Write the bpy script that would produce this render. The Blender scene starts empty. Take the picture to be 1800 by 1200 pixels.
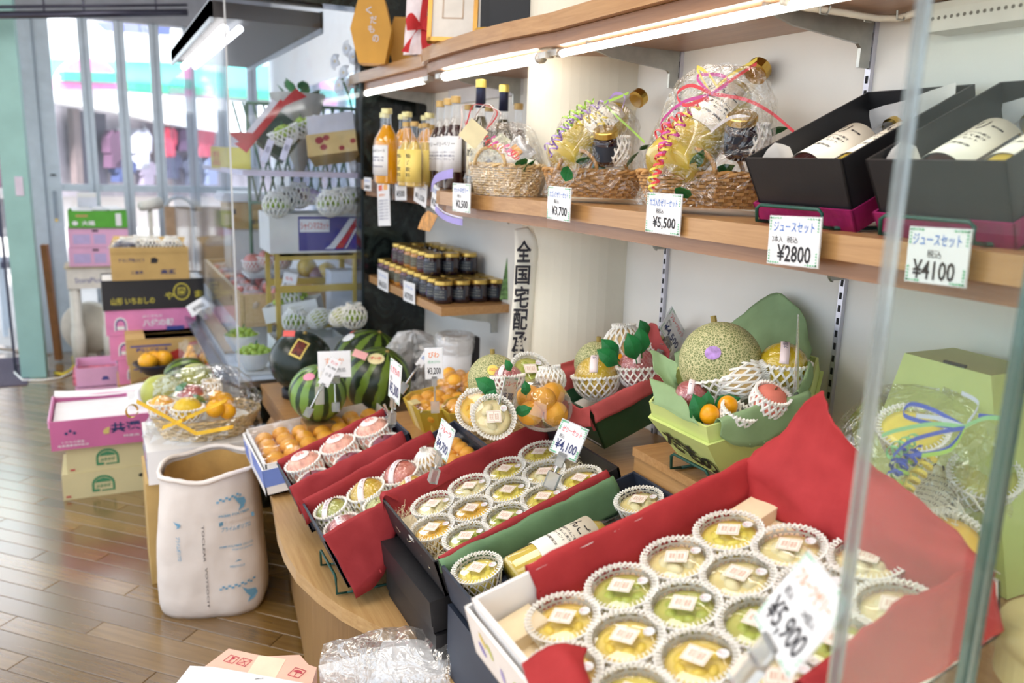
import bpy, math, random
from math import sin, cos, pi, radians, atan2, sqrt
from mathutils import Vector as V, Matrix, noise

random.seed(7)
SC = bpy.context.scene
COL = SC.collection

# ------------------------------------------------------------------ camera
FPX = 1427.8
YAW, PIT, ROL = radians(26.914), radians(12.32), radians(-1.9127)
CAM = V((0.0, 0.0, 1.5))
_f = V((sin(YAW) * cos(PIT), cos(YAW) * cos(PIT), -sin(PIT)))
_r = V((cos(YAW), -sin(YAW), 0))
_d = _f.cross(_r)
CR = cos(ROL) * _r + sin(ROL) * _d
CD = -sin(ROL) * _r + cos(ROL) * _d
CF = _f
cam_data = bpy.data.cameras.new('camera')
cam_data.sensor_width = 36.0
cam_data.lens = FPX / 1800 * 36.0
cam_data.clip_start = 0.05
cam_data.clip_end = 200
cam_data.dof.use_dof = True
cam_data.dof.focus_distance = 1.62
cam_data.dof.aperture_fstop = 3.2
cam = bpy.data.objects.new('camera', cam_data)
COL.objects.link(cam)
cam.matrix_world = Matrix(((CR.x, -CD.x, -CF.x, CAM.x), (CR.y, -CD.y, -CF.y, CAM.y), (CR.z, -CD.z, -CF.z, CAM.z), (0, 0, 0, 1)))
SC.camera = cam

# ------------------------------------------------------------------ world, lights, exposure
world = bpy.data.worlds.new('world')
SC.world = world
world.use_nodes = True
_bg = world.node_tree.nodes['Background']
_bg.inputs['Color'].default_value = (0.78, 0.88, 1.0, 1)
_bg.inputs['Strength'].default_value = 1.75


def area_light(name, loc, size, power, col, rot=(0, 0, 0)):
 l = bpy.data.lights.new(name, 'AREA')
 l.shape = 'RECTANGLE'
 l.size, l.size_y = size
 l.energy = power
 l.color = col
 o = bpy.data.objects.new(name, l)
 o.location = loc
 o.rotation_euler = rot
 COL.objects.link(o)
 return o


WARM = (1.0, 0.95, 0.88)
area_light('ceiling_panel_light', (0.0, 1.2, 2.70), (0.9, 1.4), 20, WARM)
area_light('ceiling_panel_light', (-1.5, 2.6, 2.70), (0.9, 1.6), 26, WARM)
area_light('ceiling_panel_light', (0.2, 4.6, 2.70), (0.7, 1.6), 22, (1, .96, .92))
area_light('ceiling_panel_light', (-0.4, -0.9, 2.70), (1.2, 1.2), 12, WARM)

SC.view_settings.view_transform = 'Standard'
SC.view_settings.look = 'None'
SC.view_settings.exposure = 0.30
SC.view_settings.gamma = 1.0
SC.view_settings.use_curve_mapping = False
SC.cycles.max_bounces = 8
SC.cycles.transparent_max_bounces = 24
SC.cycles.caustics_reflective = False
SC.cycles.caustics_refractive = False
SC.cycles.sample_clamp_indirect = 6.0


# ------------------------------------------------------------------ pixel helpers (1800 x 1200 frame)
def ray(x, y):
 return CR * ((x - 900) / FPX) + CD * ((y - 600) / FPX) + CF


def at(x, y, ax, v):
 d = ray(x, y)
 i = 'xyz'.index(ax)
 return CAM + d * ((v - CAM[i]) / d[i])


def hit(x, y, p, n):
 d = ray(x, y)
 return CAM + d * ((V(p) - CAM).dot(n) / d.dot(n))


def dep(x, y, z):
 return CAM + ray(x, y) * z


# ------------------------------------------------------------------ materials
def lin(c):
 r = []
 for v in c:
  v /= 255.0
  r.append(v / 12.92 if v <= .04045 else ((v + .055) / 1.055) ** 2.4)
 return (*r, 1)


MATS = {}


def _new(name):
 m = bpy.data.materials.new(name)
 m.use_nodes = True
 n = m.node_tree.nodes
 return m, n, m.node_tree.links, n['Principled BSDF']


def mat(name, col, rough=.5, metal=0, var=.07, scale=14, bump=0, bscale=60, trans=0, spec=.5, coat=0, sss=0, emit=None, es=1, ior=1.45, stretch=None, alpha=1):
 """Principled surface whose colour wanders a little with noise in object space."""
 if name in MATS:
  return MATS[name]
 m, N, L, b = _new(name)
 c = lin(col)
 tc = N.new('ShaderNodeTexCoord')
 src = tc.outputs['Object']
 if stretch:
  mp = N.new('ShaderNodeMapping')
  mp.inputs['Scale'].default_value = stretch
  L.new(src, mp.inputs['Vector'])
  src = mp.outputs['Vector']
 nt = N.new('ShaderNodeTexNoise')
 nt.inputs['Scale'].default_value = scale
 nt.inputs['Detail'].default_value = 4
 L.new(src, nt.inputs['Vector'])
 rp = N.new('ShaderNodeValToRGB')
 rp.color_ramp.elements[0].position = .3
 rp.color_ramp.elements[1].position = .7
 rp.color_ramp.elements[0].color = tuple(max(0, x * (1 - var * 1.5)) for x in c[:3]) + (1,)
 rp.color_ramp.elements[1].color = tuple(min(1, x * (1 + var)) for x in c[:3]) + (1,)
 L.new(nt.outputs['Fac'], rp.inputs['Fac'])
 L.new(rp.outputs['Color'], b.inputs['Base Color'])
 b.inputs['Roughness'].default_value = rough
 b.inputs['Metallic'].default_value = metal
 b.inputs['Specular IOR Level'].default_value = spec
 b.inputs['IOR'].default_value = ior
 b.inputs['Transmission Weight'].default_value = trans
 b.inputs['Coat Weight'].default_value = coat
 b.inputs['Alpha'].default_value = alpha
 if sss:
  b.inputs['Subsurface Weight'].default_value = sss
  b.inputs['Subsurface Radius'].default_value = (.02, .015, .008)
  b.inputs['Subsurface Scale'].default_value = .4
 if emit:
  b.inputs['Emission Color'].default_value = lin(emit)
  b.inputs['Emission Strength'].default_value = es
 if bump:
  n2 = N.new('ShaderNodeTexNoise')
  n2.inputs['Scale'].default_value = bscale
  n2.inputs['Detail'].default_value = 3
  L.new(src, n2.inputs['Vector'])
  bp = N.new('ShaderNodeBump')
  bp.inputs['Strength'].default_value = bump
  bp.inputs['Distance'].default_value = .01
  L.new(n2.outputs['Fac'], bp.inputs['Height'])
  L.new(bp.outputs['Normal'], b.inputs['Normal'])
 MATS[name] = m
 return m


def wood(name, a, b_, axis=1, rough=.35, coat=.15, scale=6.0, cior=1.5):
 """Fine straight grain along one object axis."""
 if name in MATS:
  return MATS[name]
 m, N, L, b = _new(name)
 tc = N.new('ShaderNodeTexCoord')
 mp = N.new('ShaderNodeMapping')
 s = [16.0, 16.0, 16.0]
 s[axis] = .7
 mp.inputs['Scale'].default_value = s
 L.new(tc.outputs['Object'], mp.inputs['Vector'])
 nt = N.new('ShaderNodeTexNoise')
 nt.inputs['Scale'].default_value = scale
 nt.inputs['Detail'].default_value = 5
 nt.inputs['Roughness'].default_value = .65
 nt.inputs['Distortion'].default_value = .5
 L.new(mp.outputs['Vector'], nt.inputs['Vector'])
 rp = N.new('ShaderNodeValToRGB')
 rp.color_ramp.elements[0].position = .28
 rp.color_ramp.elements[1].position = .72
 rp.color_ramp.elements[0].color = lin(a)
 rp.color_ramp.elements[1].color = lin(b_)
 L.new(nt.outputs['Fac'], rp.inputs['Fac'])
 L.new(rp.outputs['Color'], b.inputs['Base Color'])
 b.inputs['Roughness'].default_value = rough
 b.inputs['Coat Weight'].default_value = coat
 b.inputs['Coat Roughness'].default_value = .2
 b.inputs['Coat IOR'].default_value = cior
 bp = N.new('ShaderNodeBump')
 bp.inputs['Strength'].default_value = .12
 bp.inputs['Distance'].default_value = .002
 L.new(nt.outputs['Fac'], bp.inputs['Height'])
 L.new(bp.outputs['Normal'], b.inputs['Normal'])
 MATS[name] = m
 return m


def film(name, tint=(255, 255, 255), gloss=.16, rough=.06, crinkle=.5, bscale=26, edge=.35, haze=0.0):
 """Thin clear sheet: see-through, with sharp reflections that grow towards the edges."""
 if name in MATS:
  return MATS[name]
 m = bpy.data.materials.new(name)
 m.use_nodes = True
 N, L = m.node_tree.nodes, m.node_tree.links
 N.clear()
 out = N.new('ShaderNodeOutputMaterial')
 tr = N.new('ShaderNodeBsdfTransparent')
 tr.inputs['Color'].default_value = lin(tint)
 gl = N.new('ShaderNodeBsdfGlossy')
 gl.inputs['Roughness'].default_value = rough
 mx = N.new('ShaderNodeMixShader')
 lw = N.new('ShaderNodeLayerWeight')
 lw.inputs['Blend'].default_value = .25
 mr = N.new('ShaderNodeMapRange')
 mr.inputs['To Min'].default_value = gloss
 mr.inputs['To Max'].default_value = min(1, gloss + edge)
 L.new(lw.outputs['Facing'], mr.inputs['Value'])
 L.new(mr.outputs['Result'], mx.inputs['Fac'])
 if crinkle:
  tc = N.new('ShaderNodeTexCoord')
  nt = N.new('ShaderNodeTexNoise')
  nt.inputs['Scale'].default_value = bscale
  nt.inputs['Detail'].default_value = 2
  nt.inputs['Distortion'].default_value = 1.5
  L.new(tc.outputs['Object'], nt.inputs['Vector'])
  bp = N.new('ShaderNodeBump')
  bp.inputs['Strength'].default_value = crinkle
  bp.inputs['Distance'].default_value = .02
  L.new(nt.outputs['Fac'], bp.inputs['Height'])
  for s in (gl, lw):
   L.new(bp.outputs['Normal'], s.inputs['Normal'])
 L.new(tr.outputs[0], mx.inputs[1])
 L.new(gl.outputs[0], mx.inputs[2])
 last = mx
 if haze:
  df = N.new('ShaderNodeBsdfDiffuse')
  df.inputs['Color'].default_value = (.9, .9, .9, 1)
  m2 = N.new('ShaderNodeMixShader')
  m2.inputs['Fac'].default_value = haze
  L.new(mx.outputs[0], m2.inputs[1])
  L.new(df.outputs[0], m2.inputs[2])
  last = m2
 L.new(last.outputs[0], out.inputs['Surface'])
 MATS[name] = m
 return m


def tissue_mat(name, col, rough=.75, through=.25):
 """Thin coloured paper: diffuse with some light passing through and fine creases."""
 if name in MATS:
  return MATS[name]
 m, N, L, b = _new(name)
 tc = N.new('ShaderNodeTexCoord')
 nt = N.new('ShaderNodeTexNoise')
 nt.inputs['Scale'].default_value = 16
 nt.inputs['Detail'].default_value = 5
 L.new(tc.outputs['Object'], nt.inputs['Vector'])
 rp = N.new('ShaderNodeValToRGB')
 c = lin(col)
 rp.color_ramp.elements[0].position = .3
 rp.color_ramp.elements[1].position = .75
 rp.color_ramp.elements[0].color = tuple(x * .86 for x in c[:3]) + (1,)
 rp.color_ramp.elements[1].color = tuple(min(1, x * 1.08 + .01) for x in c[:3]) + (1,)
 L.new(nt.outputs['Fac'], rp.inputs['Fac'])
 b.inputs['Roughness'].default_value = rough
 L.new(rp.outputs['Color'], b.inputs['Base Color'])
 bp = N.new('ShaderNodeBump')
 bp.inputs['Strength'].default_value = .25
 bp.inputs['Distance'].default_value = .01
 L.new(nt.outputs['Fac'], bp.inputs['Height'])
 L.new(bp.outputs['Normal'], b.inputs['Normal'])
 tl = N.new('ShaderNodeBsdfTranslucent')
 L.new(rp.outputs['Color'], tl.inputs['Color'])
 mx = N.new('ShaderNodeMixShader')
 mx.inputs['Fac'].default_value = through
 L.new(b.outputs[0], mx.inputs[1])
 L.new(tl.outputs[0], mx.inputs[2])
 L.new(mx.outputs[0], N['Material Output'].inputs['Surface'])
 MATS[name] = m
 return m


def stripes_mat(name, base, dark, n, wob=2.2, sharp=(.42, .6), axis='z', rough=.28):
 """Watermelon skin: wavy meridian stripes."""
 m, N, L, b = _new(name)
 tc = N.new('ShaderNodeTexCoord')
 sp = N.new('ShaderNodeSeparateXYZ')
 L.new(tc.outputs['Object'], sp.inputs[0])
 at2 = N.new('ShaderNodeMath')
 at2.operation = 'ARCTAN2'
 L.new(sp.outputs['Y'], at2.inputs[0])
 L.new(sp.outputs['X'], at2.inputs[1])
 nt = N.new('ShaderNodeTexNoise')
 nt.inputs['Scale'].default_value = 26
 nt.inputs['Detail'].default_value = 4
 L.new(tc.outputs['Object'], nt.inputs['Vector'])
 ma = N.new('ShaderNodeMath')
 ma.operation = 'MULTIPLY_ADD'
 L.new(at2.outputs[0], ma.inputs[0])
 ma.inputs[1].default_value = n
 mm = N.new('ShaderNodeMath')
 mm.operation = 'MULTIPLY'
 L.new(nt.outputs['Fac'], mm.inputs[0])
 mm.inputs[1].default_value = wob * 2
 L.new(mm.outputs[0], ma.inputs[2])
 sn = N.new('ShaderNodeMath')
 sn.operation = 'SINE'
 L.new(ma.outputs[0], sn.inputs[0])
 mr = N.new('ShaderNodeMapRange')
 mr.inputs['From Min'].default_value = -1
 L.new(sn.outputs[0], mr.inputs['Value'])
 rp = N.new('ShaderNodeValToRGB')
 rp.color_ramp.elements[0].position, rp.color_ramp.elements[1].position = sharp
 rp.color_ramp.elements[0].color = lin(base)
 rp.color_ramp.elements[1].color = lin(dark)
 L.new(mr.outputs[0], rp.inputs['Fac'])
 L.new(rp.outputs['Color'], b.inputs['Base Color'])
 b.inputs['Roughness'].default_value = rough
 MATS[name] = m
 return m


def netmelon_mat(name, base, cork):
 if name in MATS:
  return MATS[name]
 m, N, L, b = _new(name)
 tc = N.new('ShaderNodeTexCoord')
 nz = N.new('ShaderNodeTexNoise')
 nz.inputs['Scale'].default_value = 40
 L.new(tc.outputs['Object'], nz.inputs['Vector'])
 mxv = N.new('ShaderNodeMixRGB')
 mxv.inputs['Fac'].default_value = .012
 L.new(tc.outputs['Object'], mxv.inputs[1])
 L.new(nz.outputs['Color'], mxv.inputs[2])
 vo = N.new('ShaderNodeTexVoronoi')
 vo.feature = 'DISTANCE_TO_EDGE'
 vo.inputs['Scale'].default_value = 205
 L.new(mxv.outputs[0], vo.inputs['Vector'])
 rp = N.new('ShaderNodeValToRGB')
 rp.color_ramp.elements[0].position = .06
 rp.color_ramp.elements[1].position = .15
 rp.color_ramp.elements[0].color = lin(cork)
 rp.color_ramp.elements[1].color = lin(base)
 L.new(vo.outputs['Distance'], rp.inputs['Fac'])
 L.new(rp.outputs['Color'], b.inputs['Base Color'])
 b.inputs['Roughness'].default_value = .6
 bp = N.new('ShaderNodeBump')
 bp.invert = True
 bp.inputs['Strength'].default_value = .5
 bp.inputs['Distance'].default_value = .002
 L.new(vo.outputs['Distance'], bp.inputs['Height'])
 L.new(bp.outputs['Normal'], b.inputs['Normal'])
 MATS[name] = m
 return m


def marble_mat(name, base, vein):
 m, N, L, b = _new(name)
 tc = N.new('ShaderNodeTexCoord')
 nt = N.new('ShaderNodeTexNoise')
 nt.inputs['Scale'].default_value = 7
 nt.inputs['Detail'].default_value = 8
 nt.inputs['Roughness'].default_value = .7
 nt.inputs['Distortion'].default_value = 2.2
 L.new(tc.outputs['Object'], nt.inputs['Vector'])
 rp = N.new('ShaderNodeValToRGB')
 e = rp.color_ramp.elements
 e[0].position, e[1].position = .48, .75
 e[0].color, e[1].color = lin(base), lin(vein)
 L.new(nt.outputs['Fac'], rp.inputs['Fac'])
 L.new(rp.outputs['Color'], b.inputs['Base Color'])
 b.inputs['Roughness'].default_value = .12
 MATS[name] = m
 return m


def emis(name, col, s):
 if name in MATS:
  return MATS[name]
 m = bpy.data.materials.new(name)
 m.use_nodes = True
 N = m.node_tree.nodes
 N.clear()
 e = N.new('ShaderNodeEmission')
 e.inputs['Color'].default_value = lin(col)
 e.inputs['Strength'].default_value = s
 o = N.new('ShaderNodeOutputMaterial')
 m.node_tree.links.new(e.outputs[0], o.inputs[0])
 MATS[name] = m
 return m


# ------------------------------------------------------------------ mesh builder
class MB:
 def __init__(s):
  s.v, s.f = [], []

 def add(s, vs, fs, M=None):
  o = len(s.v)
  s.v += [tuple(M @ V(p)) if M is not None else tuple(p) for p in vs]
  s.f += [tuple(i + o for i in f) for f in fs]
  return s

 def box(s, c, d, M=None):
  x, y, z = (k / 2 for k in d)
  vs = [(c[0] + a * x, c[1] + b * y, c[2] + e * z) for a in (-1, 1) for b in (-1, 1) for e in (-1, 1)]
  return s.add(vs, [(0, 1, 3, 2), (4, 6, 7, 5), (0, 4, 5, 1), (2, 3, 7, 6), (0, 2, 6, 4), (1, 5, 7, 3)], M)

 def bb(s, a, b, M=None):
  return s.box([(a[i] + b[i]) / 2 for i in range(3)], [abs(b[i] - a[i]) for i in range(3)], M)

 def lathe(s, prof, n=20, M=None, a0=0, a1=2 * pi, sx=1, sy=1, fn=None):
  full = abs(a1 - a0 - 2 * pi) < 1e-6
  k = n if full else n + 1
  vs, fs = [], []
  for r, z in prof:
   for i in range(k):
    a = a0 + (a1 - a0) * i / n
    q = fn(a, r, z) if fn else r
    vs.append((q * cos(a) * sx, q * sin(a) * sy, z))
  for j in range(len(prof) - 1):
   for i in range(n):
    i2 = (i + 1) % k
    fs.append((j * k + i, j * k + i2, (j + 1) * k + i2, (j + 1) * k + i))
  return s.add(vs, fs, M)

 def tube(s, pts, r, n=6, M=None, closed=False, cap=True):
  pts = [V(p) for p in pts]
  m = len(pts)
  vs, fs = [], []
  up = V((0, 0, 1))
  for i, p in enumerate(pts):
   t = (pts[(i + 1) % m] - pts[i - 1]) if closed else (pts[min(i + 1, m - 1)] - pts[max(i - 1, 0)])
   if t.length < 1e-9:
    t = V((0, 0, 1))
   t.normalize()
   a = t.cross(up)
   if a.length < .05:
    a = t.cross(V((1, 0, 0)))
   a.normalize()
   b = a.cross(t)
   rr = r[i] if isinstance(r, (list, tuple)) else r
   for k in range(n):
    g = 2 * pi * k / n + pi / n
    vs.append(p + a * rr * cos(g) + b * rr * sin(g))
  for i in range(m if closed else m - 1):
   i2 = (i + 1) % m
   for k in range(n):
    k2 = (k + 1) % n
    fs.append((i * n + k, i * n + k2, i2 * n + k2, i2 * n + k))
  if cap and not closed:
   fs.append(tuple(range(n - 1, -1, -1)))
   fs.append(tuple((m - 1) * n + k for k in range(n)))
  return s.add(vs, fs, M)

 def ribbon(s, pts, w, side, t=.0006, M=None):
  """flat strip along pts; side = width vector or list of them"""
  pts = [V(p) for p in pts]
  vs, fs = [], []
  for i, p in enumerate(pts):
   sd = V(side[i] if isinstance(side, list) else side).normalized() * (w / 2)
   tg = pts[min(i + 1, len(pts) - 1)] - pts[max(i - 1, 0)]
   nn = sd.cross(tg)
   nn = nn.normalized() * t if nn.length > 1e-9 else V((0, 0, t))
   vs += [p - sd, p + sd, p + sd + nn, p - sd + nn]
  for i in range(len(pts) - 1):
   a, b = i * 4, i * 4 + 4
   for k in range(4):
    k2 = (k + 1) % 4
    fs.append((a + k, a + k2, b + k2, b + k))
  fs.append((3, 2, 1, 0))
  e = len(pts) * 4 - 4
  fs.append((e, e + 1, e + 2, e + 3))
  return s.add(vs, fs, M)

 def ball(s, c, r, n=16, m=10, M=None, fn=None):
  """ellipsoid; r scalar or triple; fn(theta, phi)->radius factor"""
  rx, ry, rz = (r, r, r) if not isinstance(r, (tuple, list)) else r
  vs, fs = [(c[0], c[1], c[2] + rz * (fn(0, pi / 2) if fn else 1))], []
  for j in range(1, m):
   ph = pi / 2 - pi * j / m
   for i in range(n):
    a = 2 * pi * i / n
    q = fn(a, ph) if fn else 1
    vs.append((c[0] + q * rx * cos(ph) * cos(a), c[1] + q * ry * cos(ph) * sin(a), c[2] + q * rz * sin(ph)))
  vs.append((c[0], c[1], c[2] - rz * (fn(0, -pi / 2) if fn else 1)))
  for i in range(n):
   fs.append((0, 1 + i, 1 + (i + 1) % n))
  for j in range(m - 2):
   for i in range(n):
    a = 1 + j * n + i
    b = 1 + j * n + (i + 1) % n
    fs.append((a, a + n, b + n, b))
  e = len(vs) - 1
  for i in range(n):
   fs.append((e, e - n + (i + 1) % n, e - n + i))
  return s.add(vs, fs, M)

 def prism(s, poly, z0, z1, M=None):
  n = len(poly)
  vs = [(x, y, z0) for x, y in poly] + [(x, y, z1) for x, y in poly]
  fs = [tuple(range(n - 1, -1, -1)), tuple(range(n, 2 * n))]
  fs += [(i, (i + 1) % n, n + (i + 1) % n, n + i) for i in range(n)]
  return s.add(vs, fs, M)

 def grid(s, fn, nu, nv, M=None, t=0):
  """sheet fn(u,v); t > 0 gives it thickness"""
  P = [[V(fn(i / nu, j / nv)) for j in range(nv + 1)] for i in range(nu + 1)]
  k = nv + 1
  vs = [p for row in P for p in row]
  fs = [(i * k + j, (i + 1) * k + j, (i + 1) * k + j + 1, i * k + j + 1) for i in range(nu) for j in range(nv)]
  if t:
   N = []
   for i in range(nu + 1):
    for j in range(nv + 1):
     du = P[min(i + 1, nu)][j] - P[max(i - 1, 0)][j]
     dv = P[i][min(j + 1, nv)] - P[i][max(j - 1, 0)]
     c = du.cross(dv)
     N.append(c.normalized() * t if c.length > 1e-12 else V((0, 0, t)))
   o = len(vs)
   vs = vs + [vs[i] - N[i] for i in range(o)]
   fs = fs + [tuple(o + q for q in reversed(f)) for f in fs]
   ring = [i * k for i in range(nu)] + [nu * k + j for j in range(nv)] + [i * k + nv for i in range(nu, 0, -1)] + [j for j in range(nv, 0, -1)]
   for a, b in zip(ring, ring[1:] + ring[:1]):
    fs.append((a, a + o, b + o, b))
  return s.add(vs, fs, M)

 def mesh(s, name, m, smooth=False):
  me = bpy.data.meshes.new(name)
  me.from_pydata(s.v, [], s.f)
  me.materials.append(m)
  if smooth:
   me.polygons.foreach_set('use_smooth', [True] * len(me.polygons))
  me.update()
  return me

 def build(s, name, m, parent=None, smooth=False, M=None):
  return link(name, s.mesh(name, m, smooth), parent, M)


def link(name, me, parent=None, M=None):
 o = bpy.data.objects.new(name, me)
 COL.objects.link(o)
 if parent is not None:
  o.parent = parent
 if M is not None:
  o.matrix_basis = M
 return o


def tag(o, label, cat, group=None, kind=None):
 o['label'] = label
 o['category'] = cat
 if group:
  o['group'] = group
 if kind:
  o['kind'] = kind
 return o


def thing(name, label, cat, M=None, group=None, kind=None):
 o = bpy.data.objects.new(name, None)
 o.empty_display_size = .02
 COL.objects.link(o)
 if M is not None:
  o.matrix_world = M if isinstance(M, Matrix) else Matrix.Translation(V(M))
 return tag(o, label, cat, group, kind)


def copy_tree(o, M, label, group=None):
 """a copy of a thing with its parts and sub-parts, sharing mesh data"""
 def cp(src, par):
  c = src.copy()
  COL.objects.link(c)
  c.parent = par
  for ch in src.children:
   cp(ch, c)
  return c
 r = cp(o, None)
 r.matrix_world = M if isinstance(M, Matrix) else Matrix.Translation(V(M))
 r['label'] = label
 if group:
  r['group'] = group
 return r


def T(x, y, z):
 return Matrix.Translation((x, y, z))


def RX(a):
 return Matrix.Rotation(radians(a), 4, 'X')


def RY(a):
 return Matrix.Rotation(radians(a), 4, 'Y')


def RZ(a):
 return Matrix.Rotation(radians(a), 4, 'Z')


def S(x, y=None, z=None):
 return Matrix.Diagonal((x, x if y is None else y, x if z is None else z, 1))


def frame(o, xa, ya):
 """matrix with origin o, x axis xa, y axis close to ya"""
 x = V(xa).normalized()
 z = x.cross(V(ya)).normalized()
 y = z.cross(x)
 return Matrix(((x.x, y.x, z.x, o[0]), (x.y, y.y, z.y, o[1]), (x.z, y.z, z.z, o[2]), (0, 0, 0, 1)))


_TX = {}


def text_mesh(body, m, cond=1.0, bold=0.0):
 """lettering as flat mesh, unit em, origin at the left of the baseline; returns mesh, width"""
 k = (body, m.name, bold)
 if k not in _TX:
  c = bpy.data.curves.new('lettering', 'FONT')
  c.body = body
  c.resolution_u = 2
  c.offset = bold
  o = bpy.data.objects.new('lettering_source', c)
  COL.objects.link(o)
  dg = bpy.context.evaluated_depsgraph_get()
  me = bpy.data.meshes.new_from_object(o.evaluated_get(dg))
  bpy.data.objects.remove(o)
  me.materials.clear()
  me.materials.append(m)
  xs = [v.co.x for v in me.vertices] or [0]
  ys = [v.co.y for v in me.vertices] or [0]
  _TX[k] = (me, min(xs), max(xs), min(ys), max(ys))
 return _TX[k]


def write(parent, body, x, y, w, h, m, z=.0008, rot=0, bold=0.0, base=None, name='lettering'):
 """fit lettering into the w x h box whose lower left corner is (x, y) in the parent's (or base's) xy plane"""
 me, x0, x1, y0, y1 = text_mesh(body, m, bold=bold)
 sx = w / max(x1 - x0, 1e-6)
 sy = h / max(y1 - y0, 1e-6)
 M = T(x, y, z) @ RZ(rot) @ S(sx, sy, 1) @ T(-x0, -y0, 0)
 if base is not None:
  M = base @ M
 return link(name, me, parent, M)


def sheet_fn(rows, wob=.0, seed=0, fr=9):
 """smooth surface through a grid of control points"""
 R = [[V(p) for p in r] for r in rows]

 def cr(p0, p1, p2, p3, t):
  return .5 * ((2 * p1) + (p2 - p0) * t + (2 * p0 - 5 * p1 + 4 * p2 - p3) * t * t + (3 * p1 - p0 - 3 * p2 + p3) * t ** 3)

 def line(L, t):
  n = len(L) - 1
  i = min(int(t * n), n - 1)
  f = t * n - i
  return cr(L[max(i - 1, 0)], L[i], L[i + 1], L[min(i + 2, n)], f)

 def fn(u, v):
  p = line([line(r, v) for r in R], u)
  if wob:
   q = V((p.x * fr + seed, p.y * fr, p.z * fr))
   k = q * 2.6
   p = p + V((noise.noise(q), noise.noise(q + V((7, 3, 1))), noise.noise(q + V((2, 9, 5))))) * wob + V((abs(noise.noise(k)), abs(noise.noise(k + V((4, 1, 2)))), abs(noise.noise(k + V((1, 5, 3)))))) * wob * .7
  return p
 return fn


# ------------------------------------------------------------------ common materials
white_card = mat('white_card', (234, 236, 240), .45, var=.02)
ink = mat('black_ink', (32, 30, 36), .6, var=.02)
blue_ink = mat('blue_ink', (70, 125, 205), .6, var=.02)
navy_ink = mat('navy_ink', (50, 60, 110), .6, var=.02)
red_ink = mat('red_ink', (226, 70, 78), .6, var=.02)
orange_ink = mat('orange_ink', (240, 150, 90), .6, var=.02)
green_ink = mat('green_ink', (120, 190, 150), .6, var=.02)
black_card = mat('black_card', (35, 35, 38), .45, var=.1, bump=.03, bscale=300)
navy_card = mat('slate_card', (46, 54, 70), .45, var=.08)
red_tissue = tissue_mat('red_tissue', (196, 52, 56))
deep_red_tissue = tissue_mat('deep_red_tissue', (168, 44, 50), through=.12)
green_tissue = tissue_mat('green_tissue', (118, 158, 116))
pale_green_tissue = tissue_mat('pale_green_tissue', (160, 190, 140))
coral_tissue = tissue_mat('coral_tissue', (205, 92, 92))
foam = mat('foam_net', (247, 245, 238), .6, var=.02, sss=.15)
clear_wrap = film('clear_wrap', gloss=.10, edge=.4, crinkle=.7, bscale=30)
clear_lid = film('clear_lid', gloss=.07, edge=.35, crinkle=.08, bscale=8)
gold = mat('gold_metal', (214, 178, 92), .28, metal=1, var=.05)
leaf_green = mat('leaf_green', (34, 118, 62), .4, var=.18, scale=40, bump=.2, bscale=120)
oak = wood('oak', (160, 116, 68), (188, 146, 96), axis=1)
oak_x = wood('oak_across', (160, 116, 68), (188, 146, 96), axis=0)
steel = mat('brushed_steel', (176, 180, 186), .3, metal=1, var=.06)
galv = mat('galvanised_steel', (172, 174, 170), .38, metal=.9, var=.1, scale=30)
wire_green = mat('green_wire', (26, 78, 66), .35, var=.05)
# ================================================================== the setting
sun = bpy.data.lights.new('sun', 'SUN')
sun.energy = 13.0
sun.angle = radians(8)
sun_o = bpy.data.objects.new('sun', sun)
sun_o.rotation_euler = V((.25, .8, -.62)).to_track_quat('-Z', 'Y').to_euler()
COL.objects.link(sun_o)

WX = 1.28            # wall plane
plaster = mat('plaster', (238, 237, 231), .75, var=.035, scale=3.2, bump=.05, bscale=70)
plaster_p = mat('plaster_column', (232, 227, 210), .75, var=.05, scale=4, bump=.05, bscale=70)
ceil_m = mat('ceiling_paint', (205, 205, 208), .8, var=.03)


def struct(o, label, cat):
 return tag(o, label, cat, kind='structure')


# ---- floor: diagonal oak boards
plank_mats = [wood('floorboard_' + n, a, b, axis=0, rough=.26, coat=1, scale=5, cior=1.95) for n, a, b in (
 ('honey', (108, 80, 38), (138, 106, 54)), ('brown', (98, 72, 34), (126, 96, 48)), ('pale', (118, 90, 44), (146, 114, 62)))]
floor_base = mat('floor_joint', (66, 46, 24), .6, var=.1)
fl = MB().bb((-6, -4, -.06), (1.5, 7.0, -.0125)).build('floor', floor_base)
struct(fl, 'diagonal brown wooden board floor of the shop', 'floor')
BW, BL, GAP = .0758, .92, .0022
_pm = []
for pm in plank_mats:
 b = MB()
 x, y, c = BL / 2 - GAP / 2, BW / 2 - GAP / 2, .0012
 vs = [(-x, -y, -.012), (x, -y, -.012), (x, y, -.012), (-x, y, -.012), (-x, -y, -c), (x, -y, -c), (x, y, -c), (-x, y, -c),
   (-x + c, -y + c, 0), (x - c, -y + c, 0), (x - c, y - c, 0), (-x + c, y - c, 0)]
 fs = [(8, 9, 10, 11)] + [(a, (a + 1) % 4, 4 + (a + 1) % 4, 4 + a) for a in range(4)] + [(4 + a, 4 + (a + 1) % 4, 8 + (a + 1) % 4, 8 + a) for a in range(4)]
 b.add(vs, fs)
 _pm.append(b.mesh('floorboard', pm))
R45 = RZ(-45)
nboard = 0
far = MB()
rnd = random.Random(3)
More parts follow.
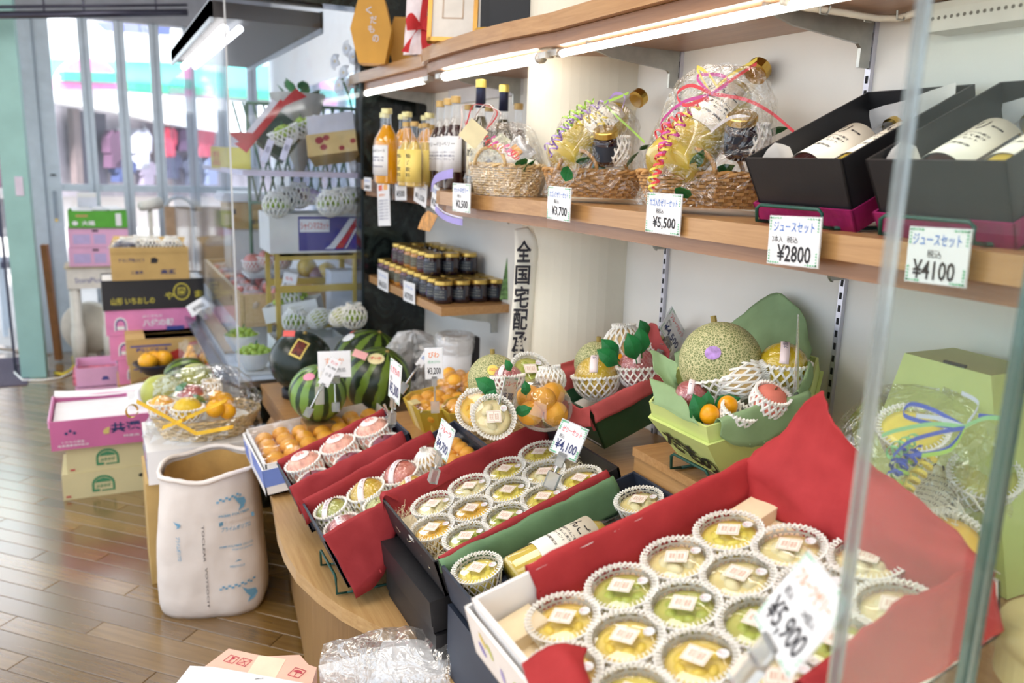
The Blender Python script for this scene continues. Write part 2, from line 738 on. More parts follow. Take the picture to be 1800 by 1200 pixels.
for k in range(-60, 110):
 s = 1.559 + (k + .5) * BW
 off = (k % 3) * .31 + rnd.uniform(-.06, .06)
 for j in range(-12, 8):
  t = -1.987 + .46 + (j * BL) + off
  x, y = (s + t) / sqrt(2), (s - t) / sqrt(2)
  if -6 < x < 1.3 and -3.5 < y < 6.98:
   M = T(x, y, 0) @ R45
   if -1.15 < x < .78 and 2.0 < y < 6.6 and nboard < 300:
    link('floorboard', _pm[rnd.randrange(3)], fl, M)
    nboard += 1
   else:
    far.box((0, 0, -.006), (BL - GAP, BW - GAP, .0119), M)
fo = far.build('floorboards_beyond', plank_mats[0], fl)
fo['kind'] = 'stuff'

# ---- ceiling and right wall
struct(MB().bb((-2.6, -2.5, 2.75), (1.5, 7.1, 2.85)).build('ceiling', ceil_m), 'pale grey ceiling of the shop', 'ceiling')
wl = MB().bb((WX, -4, 0), (WX + .12, 3.41, 2.75)).build('wall_right', plaster)
struct(wl, 'off-white plastered wall behind the shelves', 'wall')
wl2 = MB().bb((WX, 3.41, 0), (WX + .12, 7.0, 2.75)).build('wall_far', mat('case_wall', (246, 246, 246), .6, var=.02))
struct(wl2, 'white wall behind the glass showcase', 'wall')

# half-round column standing out of the wall
pp = [(1.30, 2.2)] + [(1.25 + .18 * cos(a), 2.022 + .18 * sin(a)) for a in [radians(100 + i * 8) for i in range(21)]] + [(1.30, 1.845)]
pil = MB().prism(pp, .501, 2.75).build('pillar', plaster_p, smooth=False)
struct(pil, 'cream half-round pillar standing out of the wall', 'pillar')

# dark marble column beside the showcase and header above it
marble = marble_mat('dark_marble', (16, 22, 22), (62, 74, 70))
struct(MB().bb((1.0, 3.4, 0), (WX - .001, 3.52, 2.75)).build('column', marble), 'dark green-black marble column behind the jam jars', 'column')
struct(MB().bb((.44, 3.38, 2.09), (1.0, 3.5, 2.75)).build('beam', marble), 'dark marble header over the showcase glass', 'beam')

# ---- shop front: aluminium folding doors
alu = mat('aluminium', (190, 202, 214), .38, metal=.2, var=.05)
alu_d = mat('aluminium_dark', (140, 152, 166), .4, metal=.35, var=.05)  # darker grey for groove, joints and handle
pane_m = film('door_glass', gloss=.03, edge=.25, crinkle=0)
door = thing('door_1', 'aluminium folding glass doors at the front of the shop', 'door', (0, 6.9, 0), kind='structure')
xs = [-.03, .203, .437, .672, .900, 1.13]
MB().bb((-.46, -.04, 0), (-.245, .04, 2.42)).build('door_stile', alu, door)
MB().bb((-.352, -.048, 0), (-.340, -.04, 2.42)).build('groove', alu_d, door)
MB().tube([(-.29, -.05, 1.32), (-.29, -.05, 1.31)], .018, 12).build('lock_cylinder', mat('black_plastic', (30, 32, 34), .4), door)
hd = MB().bb((-.305, -.052, 1.0), (-.282, -.04, 1.2)).build('pull_handle', alu_d, door)
MB().bb((-.302, -.056, .98), (-.285, -.05, 1.0)).build('catch', gold, hd)
for x in xs:
 mu = MB().bb((x - .036, -.035, 0), (x + .036, .035, 2.42)).build('mullion', alu, door)
 MB().bb((x - .004, -.040, 0), (x + .004, -.035, 2.42)).build('joint', alu_d, mu)
edges = [-.245] + xs
for a, b in zip(edges[:-1], edges[1:]):
 a2, b2 = (a if a == -.245 else a + .036), b - .036
 MB().bb((a2, -.02, 1.2), (b2, .02, 1.25)).build('rail', alu, door)
 MB().bb((a2, -.02, .02), (b2, .02, .12)).build('rail', alu, door)
 MB().bb((a2, -.003, 1.25), (b2, .003, 2.42)).build('pane', pane_m, door)
 MB().bb((a2, -.003, .12), (b2, .003, 1.2)).build('pane', pane_m, door)
struct(MB().bb((-.9, 6.84, 2.42), (1.28, 7.0, 2.75)).build('trim_1', mat('soffit_paint', (170, 174, 184), .6)), 'grey soffit panel above the folding doors', 'trim')
# wall end pier and teal post beside the open doorway
teal = mat('teal_paint', (150, 194, 190), .5, var=.06, scale=6)
struct(MB().bb((-.545, 6.1, 0), (-.40, 6.34, 2.75)).build('post', teal), 'pale teal painted post beside the shop entrance', 'post')
nt = MB().bb((-.475, 6.094, 1.20), (-.43, 6.099, 1.32)).build('paper_notice', mat('notice_paper', (214, 206, 224), .6))
tag(nt, 'small white paper notice stuck on the teal post', 'notice')
# curtain rail
rl = thing('curtain_rail', 'long dark metal rail hung across the shop front under the soffit', 'rail', (0, 0, 0))
_a, _b = at(-40, 27, 'y', 5.9), at(330, 22, 'y', 5.9)
dm = mat('dark_metal', (62, 62, 76), .35, metal=.6)
MB().tube([_a, _b], .022, 10).build('rail_tube', dm, rl, True)
MB().tube([_a + V((0, 0, .045)), _b + V((0, 0, .045))], .010, 8).build('upper_tube', dm, rl, True)
for px in (78, 148, 275):
 p = at(px, 25, 'y', 5.9)
 MB().tube([p, V((p.x, p.y, 2.75))], .006, 6).build('hanger', dm, rl)
MB().bb((-1.05, 5.92, -.001), (-.50, 6.75, .006)).build('door_mat', mat('mat_fibre', (96, 88, 104), .95, var=.25, scale=120, bump=.6, bscale=300))
tag(bpy.data.objects['door_mat'], 'dark grey-purple fibre door mat at the entrance', 'mat')
gd = thing('door_2', 'glass entrance door leaf standing open beside the teal post', 'door', (0, 0, 0), kind='structure')
_e = at(28, 655, 'z', 0)
MB().bb((_e.x - .004, _e.y, .0), (_e.x + .004, _e.y + .6, 2.1)).build('pane', pane_m, gd)
MB().bb((_e.x - .008, _e.y - .006, 0), (_e.x + .008, _e.y, 2.1)).build('edge_strip', dm, gd)

# ---- street and the shop across it
struct(MB().bb((-30, 7.0, -.1), (30, 60, -.015)).build('street', mat('street_paving', (190, 186, 182), .8, var=.08, scale=3)), 'pale paved shopping street outside', 'street')
F0, F1 = at(-160, 200, 'y', 9.8), at(480, 240, 'y', 15.5)
FN = (F1 - F0).cross(V((0, 0, 1))).normalized()
if FN.y > 0:
 FN = -FN


def fac(px, py, out=0.0):
 return hit(px, py, F0 + FN * out, FN)


def fpanel(parent, name, pts, m, out=0.0, t=.08):
 P = [fac(x, y, out) for x, y in pts]
 b = MB()
 n = len(P)
 vs = P + [p - FN * t for p in P]
 b.add(vs, [tuple(range(n)), tuple(range(2 * n - 1, n - 1, -1))] + [(i, n + i, n + (i + 1) % n, (i + 1) % n) for i in range(n)])
 return b.build(name, m, parent)


bl = thing('building', 'clothing shop across the street with white awning and turquoise fascia', 'building', (0, 0, 0))
bw = mat('facade_white', (252, 252, 252), .7, var=.02)
fpanel(bl, 'wall', [(-160, -260), (560, -260), (560, 400), (-160, 400)], mat('facade_grey', (216, 208, 206), .8, var=.06, scale=1.5), -.3)  # main wall in a greyer tone than the white upper wall
fpanel(bl, 'upper_wall', [(-160, -260), (560, -260), (560, 124), (-160, 98)], bw, -.15)
fpanel(bl, 'fascia', [(-160, 96), (560, 118), (560, 172), (-160, 150)], mat('fascia_turquoise', (120, 232, 216), .6, var=.03), 0)
fpanel(bl, 'fascia_stripe', [(215, 143), (560, 166), (560, 182), (215, 157)], mat('fascia_green', (62, 160, 124), .6), .05)
fpanel(bl, 'awning', [(-160, 150), (92, 153), (210, 160), (330, 171), (480, 185), (560, 190), (560, 262), (430, 238), (330, 224), (215, 198), (100, 178), (-160, 158)], bw, .35, .25)
pk = fpanel(bl, 'sign', [(103, 155)] + [(155 - 52 * cos(a), 150 - 48 * sin(a)) for a in [pi * i / 16 for i in range(17)]] + [(207, 158)], mat('sign_pink', (250, 140, 196), .5), .42)
fpanel(pk, 'sign_band', [(113, 125), (206, 128), (206, 146), (113, 142)], mat('sign_green', (70, 160, 140), .5), .47)
fpanel(bl, 'roof_sign', [(175, 38), (300, 44), (300, 62), (195, 55)], mat('sign_navy', (92, 104, 170), .5), .2)
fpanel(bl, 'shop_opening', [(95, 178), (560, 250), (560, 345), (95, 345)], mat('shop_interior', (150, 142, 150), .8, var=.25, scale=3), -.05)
fpanel(bl, 'door_frame', [(128, 190), (140, 192), (148, 330), (136, 330)], mat('frame_brown', (110, 96, 96), .6), .1)
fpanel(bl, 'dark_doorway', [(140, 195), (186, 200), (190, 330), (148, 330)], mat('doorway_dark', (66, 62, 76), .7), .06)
fpanel(bl, 'signboard', [(0, 175), (22, 175), (22, 330), (0, 330)], mat('board_dark', (92, 70, 84), .7), .3)
# garments on show across the street
gar = [((205, 262), 20, 66, (90, 60, 84), 'dark plum jacket'), ((252, 262), 26, 70, (176, 176, 190), 'pale grey shirt'), ((300, 250), 20, 52, (206, 70, 92), 'red top'),
  ((362, 250), 26, 52, (196, 76, 96), 'crimson sweater'), ((222, 300), 30, 40, (58, 68, 110), 'navy jumper'), ((262, 305), 22, 40, (130, 120, 138), 'mauve blouse'),
  ((305, 292), 24, 44, (72, 74, 96), 'slate blue coat'), ((345, 300), 20, 50, (80, 84, 100), 'charcoal trousers'), ((375, 300), 18, 50, (130, 140, 172), 'pale blue jeans'), ((325, 245), 14, 40, (110, 84, 110), 'purple scarf')]
for (cx, cy), w, h, c, lab in gar:
 nm = lab.split()[-1]
 g = thing('hanging_garment', lab + ' hung on show in the shop across the street', 'garment', (0, 0, 0), 'garments across the street')
 shp = [(cx - w * .3, cy - h * .5), (cx - w * .12, cy - h * .42), (cx + w * .12, cy - h * .42), (cx + w * .3, cy - h * .5), (cx + w * .62, cy - h * .3), (cx + w * .55, cy + h * .1), (cx + w * .4, cy),
   (cx + w * .42, cy + h * .5), (cx - w * .42, cy + h * .5), (cx - w * .4, cy), (cx - w * .55, cy + h * .1), (cx - w * .62, cy - h * .3)]
 fpanel(g, 'cloth', shp, mat('cloth_' + lab.replace(' ', '_'), c, .9, var=.15, scale=6), .25, .12)
 p, q = fac(cx, cy - h * .47, .19), fac(cx, cy - h * .62, .19)
 MB().tube([p, (p + q) / 2 + V((.02, 0, 0)), q], .012, 5).build('hook', steel, g)
bn = thing('street_banner', 'tall orange banner standing in the street by the entrance', 'banner', (0, 0, 0))
_p = [at(2, 70, 'y', 8.2), at(11, 70, 'y', 8.2), at(32, 330, 'y', 8.2), at(24, 330, 'y', 8.2)]
MB().add(_p + [p + V((0, .03, 0)) for p in _p], [(0, 1, 2, 3), (7, 6, 5, 4), (0, 4, 5, 1), (1, 5, 6, 2), (2, 6, 7, 3), (3, 7, 4, 0)]).build('cloth', mat('banner_orange', (250, 140, 110), .7), bn)
_q = at(33, 330, 'y', 8.2)
MB().tube([at(12, 60, 'y', 8.23), V((_q.x, 8.23, 0))], .015, 6).build('pole', steel, bn)
bk = thing('street_chair', 'pale metal frame chair on the pavement outside the doorway', 'chair', (0, 0, 0))
_c = at(22, 400, 'y', 7.6)
for dx in (-.12, .12):
 MB().tube([(_c.x + dx, 7.6, 0), (_c.x + dx, 7.62, 1.1), (_c.x + dx * .8, 7.62, 1.2)], .02, 6).build('leg', alu, bk)
 MB().tube([(_c.x + dx, 7.95, 0), (_c.x + dx, 7.93, .6)], .02, 6).build('leg', alu, bk)
MB().bb((_c.x - .16, 7.6, .55), (_c.x + .16, 7.98, .6)).build('seat', mat('seat_dark', (70, 72, 96), .6), bk)
MB().bb((_c.x - .12, 7.6, .8), (_c.x + .12, 7.64, 1.1)).build('backrest', mat('seat_dark', (70, 72, 96), .6), bk)
# ================================================================== wall shelves, brackets, lamps
def shelf_front(kind):
 if kind == 'lower':
  c = [(.955, -.6), (.955, 1.62), (.948, 1.74), (.932, 1.84), (.915, 1.95), (.898, 2.05), (.887, 2.16), (.886, 2.24), (.892, 2.285), (.912, 2.318), (.945, 2.333), (.985, 2.336), (.985, 3.385)]
 else:
  c = [(.965, -.6), (.965, 1.76), (.954, 1.84), (.938, 1.96), (.929, 2.12), (.93, 2.3), (.936, 2.46), (.947, 2.56), (.965, 2.62), (.985, 2.64), (.985, 3.56)]
 return c


def make_shelf(name, label, kind, ztop, zf, zb):
 c = shelf_front(kind)
 r = thing(name, label, 'shelf', (0, 0, 0))
 back = [(WX - .002, c[-1][1]), (WX - .002, c[0][1])]
 MB().prism(c + back, zf + .001, ztop).build('shelf_board', oak, r)
 ins = [(x + .02, y) for x, y in c]
 MB().prism(ins + back, zb, zf).build('lower_rail', oak_r, r)
 return r


oak_r = wood('oak_reddish', (140, 98, 66), (166, 122, 86), axis=1)
up = make_shelf('upper_shelf', 'long oak wall shelf with a bowed front and tube lamps beneath', 'upper', 1.846, 1.806, 1.776)
lo = make_shelf('lower_shelf', 'long oak wall shelf carrying gift baskets and bottles', 'lower', 1.4155, 1.3775, 1.351)
js = thing('jar_shelf', 'short oak shelf full of jam jars beside the marble column', 'shelf', (0, 0, 0))
MB().bb((1.02, 2.55, .982), (WX - .002, 3.395, 1.012)).build('shelf_board', oak, js)


def bracket(parent, y, z, depth=.26, drop=.085):
 """pressed steel shelf bracket: long arm under the shelf, short leg down the wall"""
 b = MB()
 pts = [(0, 0), (-depth, 0), (-depth, -.012), (-depth + .07, -.03), (-.034, -.045), (-.026, -.052), (-.026, -drop), (0, -drop)]
 M = Matrix(((1, 0, 0, WX - .012), (0, 0, -1, y), (0, 1, 0, z), (0, 0, 0, 1)))
 b.prism(pts, -.0035, .0035, M)
 return b.build('bracket', galv, parent)


for y in (.55, 1.104, 1.663, 2.5, 3.3):
 bracket(up, y, 1.776)
 bracket(lo, y, 1.351, depth=.11, drop=.048)
bracket(js, 2.62, .982, .2)
bracket(js, 3.3, .982, .2)
# slotted wall standards
slot_m = mat('slot_dark', (22, 22, 26), .7)
rail_m = mat('standard_steel', (205, 205, 216), .35, metal=.6, var=.05)
for y, lab in ((1.104, 'slotted steel wall standard behind the lime green fruit box'), (1.663, 'slotted steel wall standard beside the round pillar'), (.55, 'slotted steel wall standard behind the glass panel')):
 st = thing('slotted_standard', lab, 'shelf standard', (0, 0, 0), 'slotted wall standards')
 MB().bb((WX - .010, y - .006, .62), (WX - .0005, y + .006, 1.775)).build('channel', rail_m, st)
 sl = MB()
 for k in range(46):
  z = .64 + k * .025
  if z < 1.77:
   sl.bb((WX - .0108, y - .0028, z), (WX - .0098, y + .0028, z + .013))
 so = sl.build('slot', slot_m, st)
 so['kind'] = 'stuff'

# tube lamps under the upper shelf
tube_e = emis('tube_glow', (255, 250, 240), 7.5)
cap_m = mat('lamp_cap', (212, 206, 196), .3, metal=.5)


def tube_lamp(a, b, r, label):
 a, b = V(a), V(b)
 t = thing('tube_lamp', label, 'lamp', (a + b) / 2, 'tube lamps under the upper shelf')
 c = (a + b) / 2
 d = (b - a).normalized()
 MB().tube([a - c, b - c], r, 12).build('tube', tube_e, t, True)
 for s, e in ((-1, a), (1, b)):
  cp = MB().tube([e - c, e - c + d * s * .018], r * 1.05, 12).build('end_cap', cap_m, t, True)
  h = MB()
  p = e - c + d * s * .03
  h.bb((p.x - .012, p.y - .022, p.z - .004), (p.x + .012, p.y + .022, p.z + .0105))
  h.build('holder', cap_m, t)
 return t


tube_lamp((1.012, 1.78, 1.762), (1.012, .2, 1.762), .0085, 'long glowing tube lamp under the straight run of the upper shelf')
tube_lamp((.985, 2.46, 1.758), (.998, 1.87, 1.758), .013, 'short glowing tube lamp under the bowed part of the upper shelf')
tube_lamp((1.015, 3.5, 1.765), (1.010, 2.70, 1.765), .010, 'thin glowing tube lamp under the far end of the upper shelf')
# white cable clipped along the underside
cb = thing('lamp_cable', 'white cable clipped along the underside of the upper shelf', 'cable', (0, 0, 0))
cp = [at(x, y, 'z', 1.766) for x, y in ((1375, 3), (1420, 14), (1480, 22), (1540, 32), (1580, 32), (1612, 22))]
MB().tube(cp, .006, 7).build('cable', mat('cable_white', (236, 230, 214), .5), cb, True)
for x, y in ((1450, 16), (1528, 30), (1585, 26)):
 p = at(x, y, 'z', 1.766)
 MB().tube([p + V((-.012, 0, .006)), p + V((-.008, .002, -.007)), p + V((.008, .002, -.007)), p + V((.012, 0, .006))], .0018, 5).build('clip', galv, cb)
# perforated white unit high on the wall
pv = thing('perforated_unit', 'white perforated metal box fixed high on the wall at the shelf end', 'wall unit', (0, 0, 0))
_u0, _u1 = at(1625, 58, 'x', WX - .06), at(1830, 40, 'x', WX - .06)
z0, z1, y0, y1 = _u0.z, 1.774, _u1.y - .15, _u0.y
wpl = mat('unit_white', (228, 226, 220), .5)
MB().bb((WX - .06, y0, z0), (WX - .001, y1, z1)).build('case', wpl, pv)
hl = MB()
for i in range(int((y1 - y0) / .011)):
 for k in range(int((z1 - z0 - .03) / .0095)):
  yy, zz = y1 - .012 - i * .011 - (k % 2) * .0055, z0 + .02 + k * .0095
  if yy > y0 + .01:
   hl.add([(WX - .0605, yy + .0032 * cos(a * pi / 3), zz + .0032 * sin(a * pi / 3)) for a in range(6)], [(5, 4, 3, 2, 1, 0)])
ho = hl.build('perforation', mat('hole_shade', (120, 116, 110), .8), pv)
ho['kind'] = 'stuff'

# ================================================================== glass panels near the camera
glass_c = film('showcase_glass', tint=(246, 252, 250), gloss=.025, edge=.14, crinkle=0, rough=.02)
edge_m = mat('glass_edge', (196, 204, 206), .1, var=.1, trans=.75, spec=.8)
edge_d = mat('glass_edge_deep', (96, 124, 118), .1, var=.1, trans=.4, spec=.8)
gp = thing('glass_partition', 'upright clear glass panel with a bright polished edge near the camera', 'glass panel', (0, 0, 0))
_g = dep(1540, 600, .62)
GX, GY = _g.x, _g.y
_h = at(1786, 640, 'y', GY)
GX2 = _h.x
MB().bb((GX + .006, GY - .004, .45), (GX2 - .004, GY + .004, 2.3)).build('pane', glass_c, gp)
MB().bb((GX + .001, GY - .005, .45), (GX + .006, GY + .005, 2.3)).build('polished_edge', edge_m, gp)
g2 = thing('glass_partition', 'second clear glass panel with a dark green edge at the right border', 'glass panel', (0, 0, 0))
MB().bb((GX2 + .003, GY - .42, .45), (GX2 + .011, GY - .006, 2.3)).build('pane', glass_c, g2)
MB().bb((GX2 - .003, GY - .006, .45), (GX2 + .011, GY + .005, 2.3)).build('polished_edge', edge_d, g2)

# ================================================================== low display bench with curved front
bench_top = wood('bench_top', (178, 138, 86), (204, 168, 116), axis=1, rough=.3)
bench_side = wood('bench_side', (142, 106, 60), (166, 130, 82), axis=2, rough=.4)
bench = thing('display_bench', 'low wooden display bench with a curved front edge', 'bench', (0, 0, 0))
bc = [(.62, 3.34), (.49, 3.0), (.43, 2.6), (.397, 2.30), (.374, 2.12), (.368, 2.0), (.374, 1.88), (.398, 1.77), (.431, 1.666), (.472, 1.58), (.512, 1.502), (.552, 1.369), (.56, 1.2), (.52, .9), (.46, .3), (.40, -.4)]
MB().prism(bc + [(WX - .003, -.4), (WX - .003, 3.34)], .464, .50).build('top', bench_top, bench)
bi = [(x + .07, y) for x, y in bc]
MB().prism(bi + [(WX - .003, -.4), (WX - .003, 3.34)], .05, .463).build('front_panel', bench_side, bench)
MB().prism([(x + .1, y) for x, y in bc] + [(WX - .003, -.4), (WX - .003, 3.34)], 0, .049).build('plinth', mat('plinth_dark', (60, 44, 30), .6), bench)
# stepped risers at the back
for a, b, lab in (((.978, .30, .50), (WX - .003, 1.335, .925), 'plain oak riser block carrying the lime green fruit box'), ((.985, 1.36, .50), (WX - .003, 1.83, .815), 'oak riser block under the dark green fruit box'),
     ((.86, 1.70, .50), (.98, 1.99, .775), 'oak riser block under the netted melon basket'), ((.78, 2.0, .50), (1.065, 2.42, .70), 'oak riser step carrying the yellow loquat boxes'), ((.545, 2.72, .50), (WX - .003, 3.33, .585), 'low oak step under the watermelons beside the showcase')):
 rs = thing('display_riser', lab, 'riser', (0, 0, 0), 'oak risers on the bench')
 MB().bb(a, (b[0], b[1], b[2] - .018)).build('block', oak, rs)
 MB().bb((a[0] - .006, a[1] - .004, b[2] - .018), b).build('top', oak_x, rs)
# ================================================================== reusable builders
ORD = ['first', 'second', 'third', 'fourth', 'fifth', 'sixth', 'seventh', 'eighth', 'ninth', 'tenth', 'eleventh', 'twelfth']


def bend_text(body, m, r, ang, zc, w, h, bold=0.0):
 """lettering wrapped round a cylinder of radius r about z, centred at angle ang and height zc"""
 me, x0, x1, y0, y1 = text_mesh(body, m, bold=bold)
 c = me.copy()
 for v in c.vertices:
  u = ((v.co.x - x0) / max(x1 - x0, 1e-6) - .5) * w
  t = ((v.co.y - y0) / max(y1 - y0, 1e-6) - .5) * h + zc
  a = ang + u / r
  v.co = (r * cos(a), r * sin(a), t)
 return c


def card_frame(TL, TR, BL, p, n):
 a, b, c = (hit(*q, p, V(n)) for q in (TL, TR, BL))
 M = frame(c, b - a, a - c)
 return M, (b - a).length, (a - c).length


def card_yaw(TL, TR, BL, Z):
 """upright card turned away from the camera: depth of the far top corner from the right angle at TL"""
 a, c = dep(*TL, Z), dep(*BL, Z)
 e = a - c
 d = ray(*TR)
 t = (a - CAM).dot(e) / d.dot(e)
 t = max(Z - .09, min(Z + .09, t))
 b = CAM + d * t
 return frame(c, b - a, e), (b - a).length, e.length


def leaf_cam(px, py, Z, ang, s):
 """leaf blade turned to the viewer, pointing along ang (degrees, up is 90)"""
 n = -ray(px, py).normalized()
 x = CR * cos(radians(ang)) - CD * sin(radians(ang))
 y = n.cross(x)
 return frame(dep(px, py, Z), x, y) @ RX(18) @ RY(-14) @ S(s)


def leaf_border(parent, w, h, z=.0007):
 b = MB()
 r = random.Random(int(w * 1e5))
 for sx, sy in ((0, 0), (1, 0), (0, 1), (1, 1)):
  for k in range(5):
   for ax in (0, 1):
    u = .03 + k * .05
    x, y = (u, .03) if ax == 0 else (.035, u * 1.2)
    x = x if sx == 0 else 1 - x
    y = y if sy == 0 else 1 - y
    s = .014 * h / .07
    cx, cy = x * w, y * h
    a = r.uniform(0, pi)
    b.add([(cx + s * cos(a) * .16 * h / .07 * 10 * .9, cy + s * sin(a) * .16 * 10 * .9, z) if 0 else (cx + .0022 * cos(a + q), cy + .0022 * (.5 if i % 2 else 1) * sin(a + q), z) for i, q in enumerate((0, pi / 2, pi, 3 * pi / 2))], [(0, 1, 2, 3)])
 o = b.build('leaf_border', green_ink, parent)
 o['kind'] = 'stuff'
 return o


def price_tag(label, M, w, h, lines, border=True, clip=None, cat='price tag', group='price tags', t=.0012):
 """lines: (text, x, y, w, h, ink, bold) in fractions of the card"""
 g = thing('price_tag', label, cat, M, group)
 MB().bb((0, 0, -t), (w, h, 0)).build('card', white_card, g)
 MB().bb((-.0015, -.0015, -t - .0006), (w + .0015, h + .0015, -t)).build('sleeve', film('card_sleeve', gloss=.12, crinkle=0, haze=.25), g)
 if border:
  leaf_border(g, w, h)
 for tx, x, y, lw, lh, m, bd in lines:
  write(g, tx, x * w, y * h, lw * w, lh * h, m, bold=bd)
 if clip:
  MB().bb((w * .35, -.02, -.004), (w * .65, .006, .004)).build('clip_jaw', clear_plastic, g)
  MB().tube([(w * .5, -.02, 0), (w * .5, -clip, 0)], .003, 6).build('clip_stem', clear_plastic, g)
  MB().bb((w * .5 - .011, -clip - .03, -.008), (w * .5 + .011, -clip, .008)).build('spring_clip', clear_plastic, g)
 return g


clear_plastic = mat('clear_plastic', (226, 226, 222), .12, var=.03, trans=.75, spec=.6)


def std_lines(title, price, tm, pm=ink, sub='税込'):
 return [(title, .1, .68, .8, .2, tm, .004), (sub, .3, .5, .22, .12, ink, 0), (price, .22, .1, .66, .32, pm, .012)]


# ---- foam nets
def net_mesh(name, R, ph0=-80, ph1=35, n=17, twist=1.0, r=.0027, squash=1.0, seg=7, frill=True):
 b = MB()
 for d in (-1, 1):
  for k in range(n):
   pts = []
   for i in range(seg + 1):
    ph = radians(ph0 + (ph1 - ph0) * i / seg)
    a = 2 * pi * k / n + d * twist * i / seg
    q = R * 1.02
    pts.append((q * cos(ph) * cos(a), q * cos(ph) * sin(a), q * squash * sin(ph)))
   b.tube(pts, r, 4, cap=False)
 if frill:
  ph = radians(ph1)
  pts = []
  for k in range(n * 4):
   a = 2 * pi * k / (n * 4)
   q = R * (1.05 + .05 * (k % 2))
   pts.append((q * cos(ph) * cos(a), q * cos(ph) * sin(a), q * squash * sin(ph) + .004 * (k % 2)))
  b.tube(pts, r * 1.25, 4, closed=True)
 return b.mesh(name, foam)


def cup_net_mesh(r0=.034, r1=.0465, h=.044, n=18):
 b = MB()
 for d in (-1, 1):
  for k in range(n):
   pts = []
   for i in range(5):
    f = i / 4
    a = 2 * pi * k / n + d * .55 * f
    q = r0 + (r1 - r0) * f ** .7
    pts.append((q * cos(a), q * sin(a), f * h))
   b.tube(pts, .0013, 4, cap=False)
 m = n * 4
 b.tube([((r1 + .0025 * (k % 2)) * cos(2 * pi * k / m), (r1 + .0025 * (k % 2)) * sin(2 * pi * k / m), h + .003 * (k % 2)) for k in range(m)], .0013, 4, closed=True)
 for d, zo, ro in ((0, -.001, -.0022), (1, .0016, .0016)):
  b.tube([((r1 + ro + .0019 * ((k + d) % 2)) * cos(2 * pi * k / 84), (r1 + ro + .0019 * ((k + d) % 2)) * sin(2 * pi * k / 84), h + zo + .0022 * ((k + d) % 2)) for k in range(84)], .0012, 4, closed=True)
 for k in range(42):
  a = 2 * pi * k / 42
  b.tube([((r1 + .003) * cos(a), (r1 + .003) * sin(a), h - .004), ((r1 + .004) * cos(a), (r1 + .004) * sin(a), h + .003), ((r1 - .006) * cos(a + .04), (r1 - .006) * sin(a + .04), h + .0035)], .0011, 4)
 return b.mesh('foam_net', foam)


CUPNET = cup_net_mesh()
frame_ink = mat('label_brown', (214, 172, 150), .6)


def jelly_mat(name, col, piece):
 return (mat(name + '_jelly', col, .12, var=.08, scale=30, sss=.35, spec=.5), mat(name + '_piece', piece, .25, var=.1, scale=40, sss=.2))


JKIND = {
 'pear': ((244, 230, 166), (248, 238, 190), 'pale pear'), 'mandarin': ((250, 206, 96), (250, 188, 52), 'orange mandarin'),
 'muscat': ((206, 208, 116), (188, 202, 92), 'green muscat'), 'citrus': ((248, 230, 118), (248, 232, 104), 'yellow citrus'),
 'peach': ((248, 232, 178), (250, 236, 192), 'cream peach'), 'mango': ((250, 222, 124), (250, 218, 90), 'golden mango')}
CUPS = {}


def jelly_proto(kind):
 jc, pc, nm = JKIND[kind]
 jm, pm = jelly_mat(kind, jc, pc)
 g = thing('jelly_cup', 'x', 'jelly cup', T(0, 0, 0))
 MB().lathe([(.0, .0), (.032, 0), (.0412, .040)], 24).build('cup', film('cup_plastic', gloss=.05, edge=.25, crinkle=0), g, True)
 MB().lathe([(0, .003), (.030, .003), (.0392, .036), (.03, .0375), (0, .038)], 24).build('jelly', jm, g, True)
 r = random.Random(hash(kind) % 1000)
 n = {'pear': 4, 'mandarin': 8, 'muscat': 7, 'citrus': 6, 'peach': 3, 'mango': 6}[kind]
 big = {'pear': .017, 'mandarin': .0095, 'muscat': .0105, 'citrus': .012, 'peach': .018, 'mango': .012}[kind]
 for k in range(n):
  a = 2 * pi * k / n + r.uniform(-.2, .2)
  q = .020 * (1 if n > 4 else .8) + r.uniform(-.004, .005)
  sh = (big, big * (.62 if kind != 'muscat' else .95), big * .55)
  MB().ball((0, 0, 0), sh, 10, 6).build('fruit_piece', pm, g, True, T(q * cos(a), q * sin(a), .0345) @ RZ(math.degrees(a) + r.uniform(40, 130)))
 MB().lathe([(.0428, .039), (.0428, .041), (.038, .0435), (.026, .0458), (.0, .0470)], 24).build('lid', clear_lid, g, True)
 MB().lathe([(.0412, .0385), (.0436, .0385), (.0436, .0408), (.0412, .0408)], 24).build('rim', mat('cup_rim', (240, 236, 222), .3, trans=.3), g, True)
 lb = MB().bb((-.0155, -.0130, .0476), (.0155, .0130, .0480)).build('label', mat('label_paper', (252, 246, 236), .5, var=.02), g)
 fb = MB()
 for e in (.0138, ):
  for a, b in (((-e, -.0112), (e, -.0106)), ((-e, .0106), (e, .0112)), ((-e, -.0112), (-e + .0006, .0112)), ((e - .0006, -.0112), (e, .0112)), ((-.0003, -.0112), (.0003, .0112))):
   fb.bb((a[0], a[1], .0480), (b[0], b[1], .0483))
 fb.build('printed_frame', frame_ink, lb)
 write(lb, '果実', -.0100, -.0068, .0085, .0135, frame_ink, z=.0484)
 write(lb, '厳選', .0020, -.0068, .0085, .0135, frame_ink, z=.0484)
 st = MB().lathe([(0, .0448), (.0075, .0445), (.0075, .0440)], 14).build('round_sticker', white_card, g, False, T(.024, .018, .0008))
 write(st, 'ゼリー', -.005, -.002, .010, .004, red_ink, z=.0450)
 link('foam_net', CUPNET, g)
 return g


def cup(kind, M, label, group):
 if kind not in CUPS:
  g = jelly_proto(kind)
  g.matrix_world = M
  tag(g, label, 'jelly cup', group)
  CUPS[kind] = g
  return g
 return copy_tree(CUPS[kind], M, label, group)


